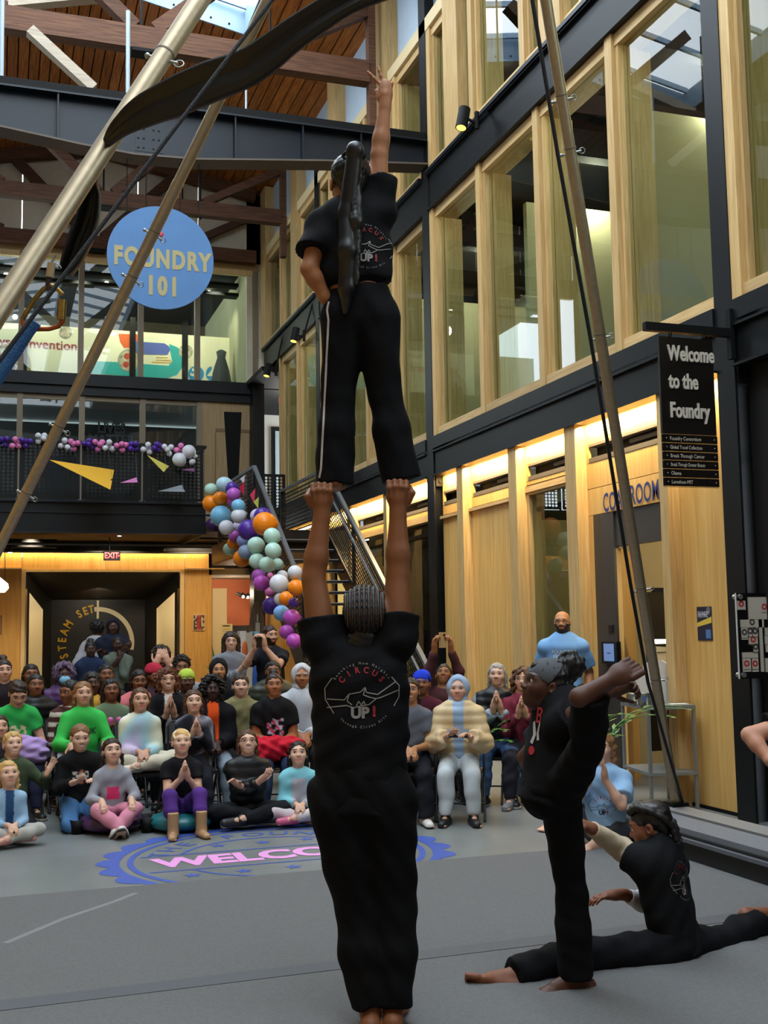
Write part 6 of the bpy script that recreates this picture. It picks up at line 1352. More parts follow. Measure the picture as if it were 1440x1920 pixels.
def decal(P, geo, o, r, u, n, col, name, obj=None):
    obj = obj or P['top']; v, f = geo; off = wloc(obj); me = obj.data; bv = BVHTree.FromPolygons([tuple(p.co+off) for p in me.vertices], [tuple(q.vertices) for q in me.polygons])
    o, r, u, n = V3(o), V3(r), V3(u), V3(n); out = []; ok = []
    for x, y in v:
        p = o+r*x+u*y; h = bv.ray_cast(p+n*.5, -n, 1.2); ok.append(h[0] is not None); out.append((h[0]+n*.0035) if h[0] is not None else p)
    fs = [q for q in f if all(ok[i] for i in q)]
    if not fs: return
    m = MB(); m.add(out, fs); return m.build(name, M('print_'+col, col, .6), P['root'])
def strip(pts, w):
    v = []; f = []; p = [np.array(q, float) for q in pts]
    for i, q in enumerate(p):
        d = p[min(i+1, len(p)-1)]-p[max(i-1, 0)]; d = d/max(1e-9, np.hypot(*d)); nn = np.array([-d[1], d[0]])*w/2; v += [tuple(q+nn), tuple(q-nn)]
    for i in range(len(p)-1): f.append((2*i, 2*i+1, 2*i+3, 2*i+2))
    return v, f
def subdiv(geo, mx):    # split long strips so that they follow the cloth
    return geo
AUD = []
def A(lab, px, py, D, kind='chair', seat=.42, ch=True, **k): AUD.append((lab, px, py, D, kind, seat, ch, k))
# ---- front row, on the floor
A('blonde girl in pale denim jacket sitting cross legged at the far left front', 15, 1450, 8.75, 'cross', .03, False, skin='pale', hair=('bob', 'gold'), top=dict(kind='jacket', col='8fb0cc', open='2a4a72', ow=.03), bottom=dict(col='a4a29c'), shoe=('c88a84', 'c88a84'), arms='lap')
A('smiling blonde girl in olive jacket and pink scarf waving one hand', 24, 1394, 9.35, 'kneel', .0, False, skin='pale', hair=('pony', 'gold'), top=dict(kind='jacket', col='44503a', th=.018, collar=True), bottom=dict(col='1c1a22'), face=dict(smile=True), arms='wave', headyaw=20)
A('girl with dark hair cut off by the left edge, second row', -2, 1362, 9.8, 'kneel', .1, False, skin='fair', hair=('long', 'dkbrown'), top=dict(kind='long', col='3a3238'), arms='lap')
A('grinning girl in black graphic hoodie kneeling in blue jeans', 150, 1381, 9.45, 'kneel', .0, False, skin='pale', hair=('short', 'ltbrown'), top=dict(kind='hoodie', col='141416', th=.02, pat=both(p_patch('b06a50', .016, .13, .21, 2), p_patch('c8c8c4', .05, .15, .2, 1, 120))), bottom=dict(col='4a74a4'), face=dict(smile=True), arms='hold', look=None)
A('girl in grey top with pink heart sitting on a purple cushion', 210, 1407, 9.3, 'feet', .08, False, skin='pale', hair=('sidetail', 'dkbrown'), top=dict(kind='long', col='92929a', pat=p_patch('d03a6a', .045, .10, .19)), bottom=dict(col='cc8498'), shoe=('c8c4c0', '3a3a3a'), arms='knee')
A('girl in black tee, purple leggings and tan boots on a teal cushion', 340, 1390, 9.3, 'knees', .12, False, skin='pale', hair=('pony', 'gold'), top=dict(kind='tee', col='17161a', sl=.5), bottom=dict(col='50307c', end=.35), shoe=('a88460', '8a6a4a', .12), arms='clap', face=dict(band='e2d4b4', bandw=.05))
A('girl with glasses in a black quilted jacket sitting cross legged', 464, 1390, 9.5, 'cross', .03, False, skin='pale', hair=('long', 'brown'), top=dict(kind='puffer', col='16171b', th=.024, collar=True), bottom=dict(col='17181c'), shoe=('1c1c1e', 'c8c8c4'), glass='3a2a2a', arms='cross', face=dict(smile=True))
A('small girl in aqua fleece sweater beside the tall performer', 559, 1412, 9.5, 'cross', .03, False, skin='pale', hair=('long', 'black'), top=dict(kind='long', col='7cc0cc', th=.016, pat=p_patch('a8a8b0', .055, .06, .26)), bottom=dict(col='c8bcc0'), shoe=('c45a80', 'c45a80'), arms='lap')
# ---- second row, chairs
A('girl in green tee looking down at the lilac jacket on her lap', 34, 1292, 10.2, skin='fair', hair=('pony', 'dkbrown'), top=dict(kind='tee', col='2fa04c', pat=p_patch('d8c8a0', .05, .12, .2, 1, 90)), bottom=dict(col='30324a'), arms='thigh', look=None, nod=-28)
A('girl in green lettered sweater with a brown bob', 156, 1298, 10.0, skin='fair', hair=('bob', 'ltbrown'), top=dict(kind='long', col='3cb450', th=.016), bottom=dict(col='2a3450'), arms='knee', print=('THINK', '1c3020'))
A('girl in pastel tie dye hoodie sitting cross legged on a chair', 263, 1311, 9.9, 'cross', .42, True, skin='fair', hair=('bob', 'brown'), top=dict(kind='hoodie', col='c8cac8', th=.02, hooddown=True, pat=p_dye(('d8d8d4', 'c8b4d8', 'a4ccd8', 'd8d4b0', 'd8d8d4'))), bottom=dict(col='c4bca8'), shoe=('c8c0b0', 'd8d0c0'), arms='lap')
A('long haired girl clapping in a black and white tie dye sweater', 363, 1313, 10.0, skin='pale', hair=('xlong', 'brown'), top=dict(kind='long', col='2a2a30', pat=p_dye(('1a1a22', '24242c', '8a8894', '1c1c24'), 16, 5)), bottom=dict(col='1c1e28'), arms='clap')
A('boy in black fur hooded coat over an orange shirt', 398, 1290, 10.4, skin='deep', hair=('furhood', '0c0c0e'), top=dict(kind='jacket', col='131418', th=.03, open='d8501c', ow=.03), bottom=dict(col='788490'), arms='lap')
A('boy with cropped dark hair in an olive hoodie', 451, 1283, 10.8, skin='pale', hair=('short', 'dkbrown'), top=dict(kind='hoodie', col='7c7652', th=.02, hooddown=True), bottom=dict(col='2c2c30'), arms='lap')
A('girl in black graphic tee holding a red jacket on her lap', 514, 1282, 10.4, skin='warm', hair=('bun', 'dkbrown'), top=dict(kind='tee', col='141416', pat=p_patch('a8b8d0', .05, .1, .21, 3, 70, 'c04a60')), bottom=dict(col='2c3a58'), arms='lap', build=1.15)
A('child in white hoodie half hidden by the tall performer', 566, 1266, 10.8, skin='warm', hair=('hood', 'b8b8bc'), top=dict(kind='hoodie', col='b4b6bc', th=.025), arms='lap')
A('boy in brown and cream striped sweater turned to the side', 131, 1294, 10.5, skin='brown', hair=('fade', 'black'), top=dict(kind='long', col='4a2c28', pat=p_stripe('c8beb0')), bottom=dict(col='b8b8bc'), arms='lap', headyaw=-55, look=None)
A('girl in sage green top holding pink shoes', 208, 1291, 10.8, skin='brown', hair=('long', 'black'), top=dict(kind='long', col='66765c'), bottom=dict(col='3a3c44'), arms='hold')
A('smiling woman with curly auburn hair and glasses in black cardigan', 314, 1272, 10.8, skin='fair', hair=('curly', 'auburn'), top=dict(kind='jacket', col='141418', open='c8c0bc', ow=.016), bottom=dict(col='18181c'), glass='141210', arms='clap', face=dict(smile=True))
A('girl with hair buns in a black quilted coat', 67, 1282, 11.0, skin='brown', hair=('braids', 'black'), top=dict(kind='puffer', col='121316', th=.03), arms='lap')
# ---- further rows
A('woman with tied back hair at the left edge, third row', 7, 1254, 11.6, skin='fair', hair=('bun', 'dkbrown'), top=dict(kind='jacket', col='241c20', th=.02), arms='lap')
A('child with dark hair behind the girl in the black coat', 58, 1262, 12.0, skin='brown', hair=('bob', 'black'), top=dict(kind='jacket', col='2c2c34', th=.02), arms='lap')
A('child in purple fur hood wearing a pale blue mask', 120, 1263, 12.0, skin='dark', hair=('furhood', '5a4a62'), top=dict(kind='puffer', col='4a2c5a', th=.03), arms='lap', mask=True)
A('girl with a white headband behind the green sweater', 173, 1279, 11.3, skin='dark', hair=('wavy', 'black'), top=dict(kind='jacket', col='b07a3c', th=.02, open='c89a3c'), arms='lap', face=dict(band='d8d8dc', bandw=.06))
A('child with short hair behind the sage green top', 199, 1262, 12.0, skin='brown', hair=('fade', 'black'), top=dict(kind='long', col='3a2a2c'), arms='lap')
A('girl with braids in a coral pink jacket', 261, 1273, 11.5, skin='brown', hair=('braids', 'black'), top=dict(kind='jacket', col='c46c70', th=.02), arms='lap', nod=-8)
A('child in a red and pink striped knitted hat', 289, 1264, 11.6, skin='brown', hair=('beanie', 'a8283c', 'short'), top=dict(kind='jacket', col='3c2c34', th=.02), arms='lap', headyaw=25, look=None)
A('child in a lime green knitted hat', 350, 1275, 11.3, skin='dark', hair=('beanie', 'a8c04a', 'short'), top=dict(kind='jacket', col='26262c', th=.02), arms='lap')
A('girl with twisted hair behind the lime green hat', 341, 1249, 12.4, skin='brown', hair=('twists', 'black'), top=dict(kind='jacket', col='8a8c92', th=.02), arms='lap')
A('bearded man holding both hands over his face', 302, 1232, 13.2, seat=.5, skin='fair', hair=('afro', 'dkbrown'), top=dict(kind='tee', col='d0a8a4', sl=.6), arms='face', look=None, face=dict(beard='2c2018'))
A('woman in a black hood under the standing couple', 410, 1254, 12.2, skin='tan', hair=('hood', '17181c'), top=dict(kind='hoodie', col='17181c', th=.022), arms='lap', face=dict(smile=True))
A('person in a dark olive hooded parka behind the red jacket', 512, 1256, 12.0, skin='brown', hair=('fade', 'black'), top=dict(kind='puffer', col='2c3026', th=.05, hooddown=True), arms='lap')
A('woman with long wavy hair and glasses standing in a grey sweater', 433, 1200, 13.6, 'stand', 0, False, skin='pale', hair=('wavy', 'dkbrown'), top=dict(kind='long', col='787c84', th=.018), bottom=dict(col='3a3c44'), glass='7a5a50', arms='cross', face=dict(smile=True))
A('bearded man in black tee filming with a phone held up', 507, 1187, 13.2, 'stand', 0, False, skin='fair', hair=('fade', 'dkbrown'), top=dict(kind='tee', col='1a1c22', sl=.7), bottom=dict(col='22242a'), arms='phone', face=dict(beard='2a1c14'), headyaw=45, look=None)
A('tall man with glasses in a navy hooded coat, arms folded', 212, 1172, 17.0, 'stand', 0, False, skin='dark', hair=('hood', '1a1c26'), top=dict(kind='jacket', col='1a2030', th=.03), bottom=dict(col='15161a'), glass='5a5048', arms='cross')
A('child with afro hair in a grey hooded top, back turned', 183, 1178, 17.6, 'stand', 0, False, skin='dark', hair=('afro', 'black'), top=dict(kind='hoodie', col='9a98a0', th=.025, hooddown=True), arms='down', face_dir=(.5, 1.), look=None)
A('boy in grey and green jacket resting his chin on his hand', 221, 1206, 16.3, 'stand', 0, False, skin='deep', hair=('fade', 'black'), top=dict(kind='jacket', col='5c645c', th=.02, collar=True), arms='chin')
A('girl in navy jacket with a white collar standing at the back', 170, 1216, 16.1, 'stand', 0, False, skin='deep', hair=('bun', 'black'), top=dict(kind='jacket', col='1f2c48', th=.025, collar=True), arms='down')
# ---- right hand group
A('smiling girl with braids in grey tee and black flared trousers', 769, 1292, 9.7, skin='tan', hair=('braids', 'dkbrown'), top=dict(kind='tee', col='5e626c', sl=.55), bottom=dict(col='1b1c22', flare=.02, end=.98), shoe=('d8d4ce', '1a1a1a'), arms='lap', face=dict(smile=True))
A('boy in royal blue knitted hat and maroon top', 791, 1279, 10.5, skin='brown', hair=('beanie', '1f3ac0', 'short'), top=dict(kind='long', col='4a1c2c', th=.016), arms='lap')
A('person in brown top filming upward with a phone overhead', 832, 1262, 11.2, skin='warm', hair=('bun', 'black'), top=dict(kind='long', col='4c2c30'), arms='up', nod=22)
A('boy in cream puffer jacket over a pale blue hood', 859, 1290, 9.7, skin='fair', hair=('hood', '8ea4c0'), top=dict(kind='puffer', col='ccb48c', th=.045, open='8ea8c4', ow=.03), bottom=dict(col='b4bcc0', th=.014), shoe=('17181a', '17181a'), arms='hold', legs=dict(kn=[(-.02, .22, .03), (-.16, .22, .03)], an=[(-.06, .20, None), (-.02, .30, None)]) if False else None)
A('grey haired woman in a black quilted vest', 932, 1262, 10.7, skin='pale', hair=('bob', 'grey'), top=dict(kind='puffer', col='14161c', th=.022, sleeve='8a98a4'), bottom=dict(col='3c5478'), arms='clap')
A('woman with curly hair and glasses in a wine red top', 980, 1272, 10.5, skin='fair', hair=('curly', 'brown'), top=dict(kind='long', col='6a2434', pat=p_dye(('5c1c2c', '7c3040', '4a1824'), 30, 3)), bottom=dict(col='26262e'), glass='2a2420', arms='clap', shoe=('6c6e72', '9a9a98'))
A('bald bearded man in glasses and a light blue festival tee', 1054, 1162, 11.5, 'stand', 0, False, skin='tan', hair=('bald', '2a2420'), top=dict(kind='tee', col='6f9cd0', sl=.75, th=.02), bottom=dict(col='2c4470'), glass='17130f', arms='down', face=dict(beard='2c2622'), headyaw=-14)
A('person in dark maroon top standing inside behind the window', 783, 1162, 18.6, 'stand', 0, False, skin='brown', hair=('fade', 'black'), top=dict(kind='long', col='4a2c34'), arms='lap')
def build_audience():
    for (lab, px, py, D, kind, seat, ch, k) in AUD:
        kw = {n: k[n] for n in ('arms', 'headyaw', 'nod', 'legs', 'look', 'lean') if n in k and k[n] is not None or n == 'look' and n in k}
        fc = np.array(list(k['face_dir'])+[0.]) if 'face_dir' in k else None
        if kind == 'stand' and k.get('arms') == 'phone': fc = nrm([-.55, -.85, 0])
        J, H = at_head(px, py, D, kind, seat, face=fc, **kw)
        top = dict(k['top']); res = 1.0 if D < 11 else (1.2 if D < 13 else 1.4)
        if top.get('sleeve'):
            sl = lc(top['sleeve']); top['pat'] = lambda V, L, C: np.where((np.abs(L[:, 0]) > .125)[:, None] | (L[:, 1:2] > .13), sl, C)
        hands = {}
        if k.get('arms') == 'clap':
            for i in (0, 1): hands[i] = dict(d=nrm(J['f']*.35+np.array([0, 0, .9])+J['l']*(-.1 if i == 0 else .1)), n=J['l']*(-1 if i == 0 else 1), s=1 if i == 1 else -1, curl=.12, spread=.15)
        elif k.get('arms') in ('face',):
            for i in (0, 1): hands[i] = dict(d=nrm(np.array([0, 0, .9])+J['l']*(-.35 if i == 0 else .35)), n=-J['f'], s=1 if i == 1 else -1, curl=.25)
        elif k.get('arms') == 'wave': hands[0] = dict(d=nrm(np.array([0, 0, .9])+J['l']*.5), n=J['f'], s=-1, curl=.1, spread=.3)
        elif k.get('arms') in ('phone', 'up'):
            for i in (0, 1): hands[i] = dict(d=nrm(np.array([0, 0, .9])+J['f']*.2), n=J['l']*(-1 if i == 0 else 1), s=1 if i == 1 else -1, curl=.75)
        elif k.get('arms') in ('lap', 'knee', 'thigh'):
            for i in (0, 1): hands[i] = dict(d=nrm(J['f']*.7+J['l']*(-.6 if i == 0 else .6)*(1 if k['arms'] == 'lap' else .1)-np.array([0, 0, .35])), n=np.array([0, 0, -1.]), s=1 if i == 0 else -1, curl=.5)
        P = person(lab, J, H, k.get('skin', 'fair'), k.get('hair', ('short', 'dkbrown')), top, k.get('bottom'), k.get('shoe', 'black'), k.get('face', {}), glass=k.get('glass'), res=res, build=k.get('build', 1.0), hands=hands, group='audience watching the show', loc=(J['pel'][0], J['pel'][1], 0))
        t = P['root']; f = J['f']; hd = J['head']; hR = J['hR']; hh = .152+.042*H; mid = (J['wr'][0]+J['wr'][1])/2
        if ch: chair(J, H, seat-.01, 'black folding chair under the '+' '.join(lab.split()[:9]))
        if k.get('print'): text_on(P, [(k['print'][0], 0)], k['print'][1], .185, .075)
        if k.get('mask'):
            S = SDF(); S.ell(hd+hR[1]*.33*hh-hR[2]*.26*hh, np.array([.27, .20, .23])*hh, hR, .01); V, Q = S.mesh(.01); add_mesh('face_mask', V, Q, CLOTHM, t, cols(V, lc('7cb0cc'), .05))
        if k.get('arms') in ('phone', 'up'):
            up = np.array([0, 0, 1.]); c = mid+np.array([0, 0, .10 if k['arms'] == 'up' else .075])+f*.02; m = MB(); m.beam(V3(c-up*.075), V3(c+up*.075), .072, .009, V3(f)); p = m.build('phone', M('phone_gold', 'b08c5c', .4) if k['arms'] == 'up' else M('phone_black', '141416', .3), None, label='tan cased phone held overhead by the person in brown' if k['arms'] == 'up' else 'dark phone held up by the bearded man', cat='phone')
            if k['arms'] == 'up': MB().ell(V3(c+f*.006+up*.05+J['l']*.018), (.012, .012, .012), 8, 6).build('camera_lens', BLACK, p)
        if lab.startswith('boy in cream'):
            c = mid+f*.05+np.array([0, 0, .035]); m = MB(); m.beam(V3(c-J['l']*.09), V3(c+J['l']*.09), .09, .012, V3(nrm(f*.5-np.array([0, 0, 1])*-.6))); m.build('tablet', M('phone_black', '141416', .3), None, label='small black tablet held by the boy in the cream jacket', cat='tablet')
        if lab.startswith('bald'): text_on(P, [('FOUNDRY', .045), ('FESTIVAL', .020), ('NAVIGATE', -.010)], 'd6e4f4', .185, .05)
        if lab.startswith('girl in grey top') or lab.startswith('girl in black tee, purple'):
            c = np.array([J['pel'][0], J['pel'][1], 0]); col, nm = ('4a2c58', 'purple') if 'grey top' in lab else ('1f6a70', 'teal')
            q = thing('floor_cushion', c, nm+' round floor cushion with black cup feet under a seated girl', 'cushion'); MB().lathe([(0, .005), (.15, .0), (.245, .04), (.26, .08), (.23, .12), (.12, .14), (0, .14)], V3(c), 24).build('cushion_body', M('cushion_'+nm, col, .35), q)
            for s in (-1, 1): MB().lathe([(0, 0), (.05, 0), (.062, .11), (.05, .11), (.045, .03), (0, .03)], V3(c+J['l']*s*.27+f*.02), 14).build('cup_foot', BLACK, q)
        def cloth(lab2, nm, col, cen, r, cat):
            S = SDF(); Rr = np.array([-J['l'], f, [0, 0, 1.]])
            for dx, dy, dz, rr in cen: S.ell(J['pel']+J['l']*dx*H+f*dy*H+np.array([0, 0, dz*H]), np.array(rr)*H, Rr, .04)
            V, Q = S.mesh(.014, folds(.012, len(lab2), .09)); o = mesh_obj(nm, V, Q, CLOTHM, None, True, rgba(cols(V, lc(col), .1, 4))); tag(o, lab2, cat)
        if 'lilac jacket' in lab: cloth('lilac puffy jacket bundled on the lap of the girl in green', 'folded_jacket', 'a98cc0', [(.0, .17, .08, (.15, .12, .06)), (-.06, .24, .0, (.10, .05, .12)), (.06, .22, .04, (.10, .08, .08))], 1, 'jacket')
        if 'red jacket on' in lab: cloth('bright red jacket lying across the lap of the girl in black', 'folded_jacket', 'b81c30', [(.0, .15, .065, (.17, .10, .04)), (-.12, .20, .0, (.09, .06, .10)), (-.03, .22, .03, (.1, .05, .07))], 1, 'jacket')
        if 'pink shoes' in lab:
            for s in (-1, 1): S = SDF(); c = mid+f*.04+J['l']*s*.04+np.array([0, 0, .04]); S.cone(c-np.array([0, 0, .06]), c+np.array([0, 0, .07])+f*.03, .035, .03); V, Q = S.mesh(.01); o = mesh_obj('shoe', V, Q, SHOEM, None, True, rgba(cols(V, lc('c05a90'), .1))); tag(o, 'pink shoe held by the girl in sage green, her %s hand' % ('right' if s < 0 else 'left'), 'shoe')
build_audience()
# ================================================================== THE PERFORMERS
HF = nrm([math.sin(YAW), math.cos(YAW), 0]); HRT = nrm([math.cos(YAW), -math.sin(YAW), 0]); ZU = np.array([0, 0, 1.])
def onh(px, py, Dh): d = ray(px, py); return CO+d*(Dh/(d[0]*HF[0]+d[1]*HF[1]))
def trow(front, up): u = nrm(up); f = nrm(np.asarray(front, float)-u*np.dot(front, u)); return np.array([np.cross(f, u), f, u])
BLK = '0c0c0f'
def arc_text(s, R, a0, a1, size, bold=.01, inward=False):
    V = []; F = []; n = len(s)
    for i, ch in enumerate(s):
        if ch == ' ': continue
        a = math.radians(a0+(a1-a0)*i/max(1, n-1)); v, f = text_geo(ch, size, bold, .9); c, s_ = math.cos(a), math.sin(a)
        up = (c, s_) if not inward else (-c, -s_); rt = (up[1], -up[0]); o = len(V)
        V += [(R*c+rt[0]*x+up[0]*y, R*s_+rt[1]*x+up[1]*y) for x, y in v]; F += [tuple(k+o for k in q) for q in f]
    return V, F
def circus_print(P, o, r, u, n, sc, dark=False):
    W, RD = ('8e8a86', '8c1822') if not dark else ('201c22', 'a01830')
    def S(g, k=sc): return [(x*k, y*k) for x, y in g[0]], g[1]
    decal(P, S(arc_text('Reaching New Heights', 1.12, 148, 32, .13)), o, r, u, n, W, 'print_words')
    decal(P, S(arc_text('CIRCUS', .88, 142, 38, .30, .03)), o, r, u, n, RD, 'print_word')
    for pts in ([(-1.25, -.12), (-.62, -.15), (-.45, .05), (-.05, .12), (.12, .28), (.16, .10), (.55, .02), (1.2, .45)], [(-1.25, -.42), (-.55, -.34), (-.3, -.42), (.0, -.36), (.25, -.32), (.5, -.12), (.62, -.10), (1.3, .15)], [(-.45, .05), (-.52, -.2), (-.35, -.32)], [(.12, .28), (.05, .02), (.3, -.08), (.5, -.12)],
                [(-.2, -.36), (-.12, -.2), (-.02, -.34), (.06, -.2), (.12, -.34)], [(-1.05, .62), (-1.32, .25), (-1.3, -.15), (-1.0, -.62)], [(1.05, .62), (1.32, .3), (1.3, -.1), (1.12, -.4)]):
        q = []
        for a, b in zip(pts[:-1], pts[1:]): q += [tuple(np.array(a)*(1-t)+np.array(b)*t) for t in (0, .25, .5, .75)]
        q.append(pts[-1]); decal(P, S(strip(q, .035)), o, r, u, n, W, 'print_line')
    v, f = text_geo('UP', .52, .05); decal(P, ([((x-.08)*sc, (y-.62)*sc) for x, y in v], f), o, r, u, n, W, 'print_word')
    v, f = text_geo('!', .5, .05); decal(P, ([((x+.42)*sc, (y-.58)*sc) for x, y in v], f), o, r, u, n, RD, 'print_word')
    decal(P, S(arc_text('Through Circus Arts', 1.1, 228, 318, .13, .01, True)), o, r, u, n, W, 'print_words')
def grip(sg):      # a fist closed on a foot from below: broad back of the hand, four knuckles in a row, thumb along the outer side
    def f(S, w, *a, **k):
        S.cone(w-ZU*.02, w+ZU*.04, .029, .034, .02); S.ell(w+ZU*.058-HF*.005, (.050, .036, .052), np.array([HRT, HF, ZU]), .015)
        for j in range(4):
            x = HRT*((j-1.5)*.0245); q0 = w+ZU*.052+x*.85-HF*.026; q1 = w+ZU*(.096-.004*abs(j-1.4))+x-HF*.036; q2 = q1+ZU*.026+HF*.012; q3 = q2+ZU*.008+HF*.04
            S.cone(q0, q1, .0105, .0120, .006); S.cone(q1, q2, .0122, .0112, .004); S.cone(q2, q3, .0112, .0095, .004)
        t0 = w+ZU*.036+HRT*sg*.044; t1 = w+ZU*.070+HRT*sg*.062-HF*.012; t2 = w+ZU*.100+HRT*sg*.050+HF*.02; S.cone(t0, t1, .016, .0145, .012); S.cone(t1, t2, .0145, .0115, .006)
    return f
# ---- the base: man seen from behind, both arms straight up
def base_man():
    D = 4.77; p = lambda x, y, d=0: onh(x, y, D+d); H = 1.80; hc = p(684, 1158, .02); u = nrm(ZU*.80-HF*.45); hR = frame(nrm(HF*.80+ZU*.5), u); TR = trow(HF, p(672, 1225)-p(676, 1475))
    J = dict(pel=p(677, 1478), neck=p(676, 1222), head=hc, hR=hR, tR=TR, sh=[p(606, 1206), p(742, 1200)], el=[p(588, 1085, .03), p(746, 1078, .03)], wr=[p(604, 962, .03), p(746, 956, .03)], hip=[p(636, 1500), p(722, 1500)], kn=[p(674, 1700, .05), p(736, 1700, .05)], an=[p(694, 1893, -.02), p(738, 1888, 0)], fd=[HF, HF+HRT*.1], fu=[ZU, ZU])
    hands = {0: dict(d=ZU, skip=grip(-1)), 1: dict(d=ZU, skip=grip(1))}
    P = person('tall man with cornrow braids seen from behind, holding a girl overhead', J, H, '7a4a2c', ('none', 'black'), dict(kind='tee', col=BLK, th=.018, sl=.38, hem=-.05, fold=.0045), dict(col='09090b', th=.017, end=.99, flare=.012, fold=.005, waist=.06), 'bare', dict(eyes=True), 'acrobats', .62, hands, hh=.258, build=1.12, loc=(J['pel'][0], J['pel'][1], 0))
    t = P['root']; c, R, hh = hc, hR, .258
    S = SDF(); S.ell(c+(R[1]*-.06+R[2]*.16)*hh, np.array([.36, .45, .365])*hh, R, .01); S.ell(c+(R[1]*.46-R[2]*.12)*hh, np.array([.30, .30, .42])*hh, R, .03, True); S.plane(c-R[2]*.30*hh-R[1]*.1*hh, -R[2]-R[1]*.4)
    V, Q = S.mesh(.006, folds(.002, 4, .02)); L = (V-c)@R.T/hh; C = cols(V, lc('15100e'), .2, 3); add_mesh('hair', V, Q, HAIRSM, t, C)
    SC_ = M('scalp_line', '6a4a38', .6); HB = M('braid_black', '0e0b0a', .5, bump=.3, bs=220)
    for k in range(9):      # braids run from the brow over the crown to the nape
        x = (k-4)/4*.30; pts = []
        for a in np.linspace(-1.15, 2.05, 26):
            rr = math.sqrt(max(.02, 1-(x/.40)**2)); pts.append(V3(c+(R[0]*x*(1-.12*max(0, a-1)) + R[1]*(-.06-.462*math.sin(a)*rr*1.0)+R[2]*(.16+.378*math.cos(a)*rr))*hh))
        MB().tube(pts, [.0085+.0022*math.sin(i*2.6) for i in range(26)], 7).build('braid', HB, t)
        if k < 8:
            x2 = x+.0375; q = []
            for a in np.linspace(-1.1, 1.9, 22): rr = math.sqrt(max(.02, 1-(x2/.40)**2)); q.append(V3(c+(R[0]*x2+R[1]*(-.06-.448*math.sin(a)*rr)+R[2]*(.16+.364*math.cos(a)*rr))*hh))
            MB().tube(q, .0035, 5).build('scalp_parting', SC_, t)
    S = SDF(); S.cone(c+(R[1]*-.42-R[2]*.02)*hh, J['neck']-HF*.045+ZU*.03, .03, .045, .02, R=np.array([HRT, HF, ZU]), sc=(1.7, 1, 1)); V, Q = S.mesh(.008, folds(.004, 9, .03)); add_mesh('braid_ends', V, Q, HAIRSM, t, cols(V, lc('15100e'), .2, 3))
    circus_print(P, onh(680, 1300, D), HRT, ZU, -HF, .115); return P
BASE = base_man()
# ---- the flyer: girl standing on his hands
def flyer():
    D = 4.80; p = lambda x, y, d=0: onh(x, y, D+d); H = 1.50; hc = p(657, 345); hR = frame(nrm(HF+ZU*.12+HRT*-.15), ZU); TR = trow(HF, p(660, 412)-p(674, 570))
    J = dict(pel=p(674, 578), neck=p(660, 412), head=hc, hR=hR, tR=TR, sh=[p(604, 428), p(708, 402)], el=[p(580, 505, -.05), p(711, 292)], wr=[p(612, 560, -.03), p(722, 197)], hip=[p(644, 600), p(707, 600)], kn=[p(634, 745, .04), p(722, 745, .04)], an=[p(628, 886, .06), p(749, 880, .06)], fd=[HF, HF], fu=[ZU, ZU])
    hands = {0: dict(d=HRT*.8+HF*.4-ZU*.1, n=HRT*.3+HF*.5-ZU*.2, s=-1, curl=.5), 1: dict(d=ZU+HRT*.03, n=HF, s=1, curl=1.25, ext=(0, 1), spread=.75, thumb=.3, fist=True)}
    def stripe(V, L, C): return C
    P = person('girl with long ponytail standing on his hands, one arm raised', J, H, '9a6440', ('none', 'black'), dict(kind='crop', col=BLK, th=.024, sl=.60, hem=.075, fold=.0045, flare=.95), dict(col='09090c', th=.012, end=1.15, flare=.034, fold=.003, waist=.055), 'bare', {}, 'acrobats', .62, hands, hh=.240, loc=(J['pel'][0], J['pel'][1], J['an'][0][2]-.07))
    t = P['root']; c, R, hh = hc, hR, .240
    S = hair_field('xpony', c, R, hh); V, Q = S.mesh(.006, folds(.0015, 4, .03)); add_mesh('hair', V, Q, HAIRSM, t, cols(V, lc('0e0b0c'), .2, 3))
    S = SDF(); a = c+(R[1]*-.50+R[2]*.36)*hh; q = [a, a-R[1]*.05+ZU*.01, p(652, 400, -.13), p(652, 470, -.15), p(650, 540, -.13), p(648, 585, -.12)]
    for i in range(5): S.cone(q[i], q[i+1], (.026, .034, .040, .040, .034)[i], (.034, .040, .040, .034, .014)[i], .02)
    V, Q = S.mesh(.007, None); add_mesh('ponytail', V, Q, HAIRSM, t, cols(V, lc('0e0b0c'), .25, 5))
    MB().lathe([(.045, -.012), (.055, 0), (.045, .012)], V3(a), 14).build('hair_tie', BLACK, t)
    # white piping down the outside of the left leg
    m = MB(); bvh = BVHTree.FromPolygons([tuple(v.co+wloc(P['bottom'])) for v in P['bottom'].data.vertices], [tuple(q.vertices) for q in P['bottom'].data.polygons]); pts = []
    for y in np.linspace(566, 896, 40):
        x = np.interp(y, [566, 580, 600, 745, 880, 896], [617, 613, 616, 609, 602, 599]); o = CO; d = nrm(ray(x, y)); h = bvh.ray_cast(V3(o), V3(d), 20)
        if h[0] is not None: pts.append(h[0]-V3(d)*.003)
    MB().tube(pts, .005, 6).build('white_piping', M('piping_white', 'b8b0ac', .6), t)
    circus_print(P, onh(690, 478, D), HRT, ZU, -HF, .085)
    S = SDF(); S.ell(p(684, 520, -.07), (.028, .022, .02), None, .01); V, Q = S.mesh(.006); add_mesh('shirt_knot', V, Q, CLOTHM, t, cols(V, lc(BLK), .1)); return P
FLY = flyer()
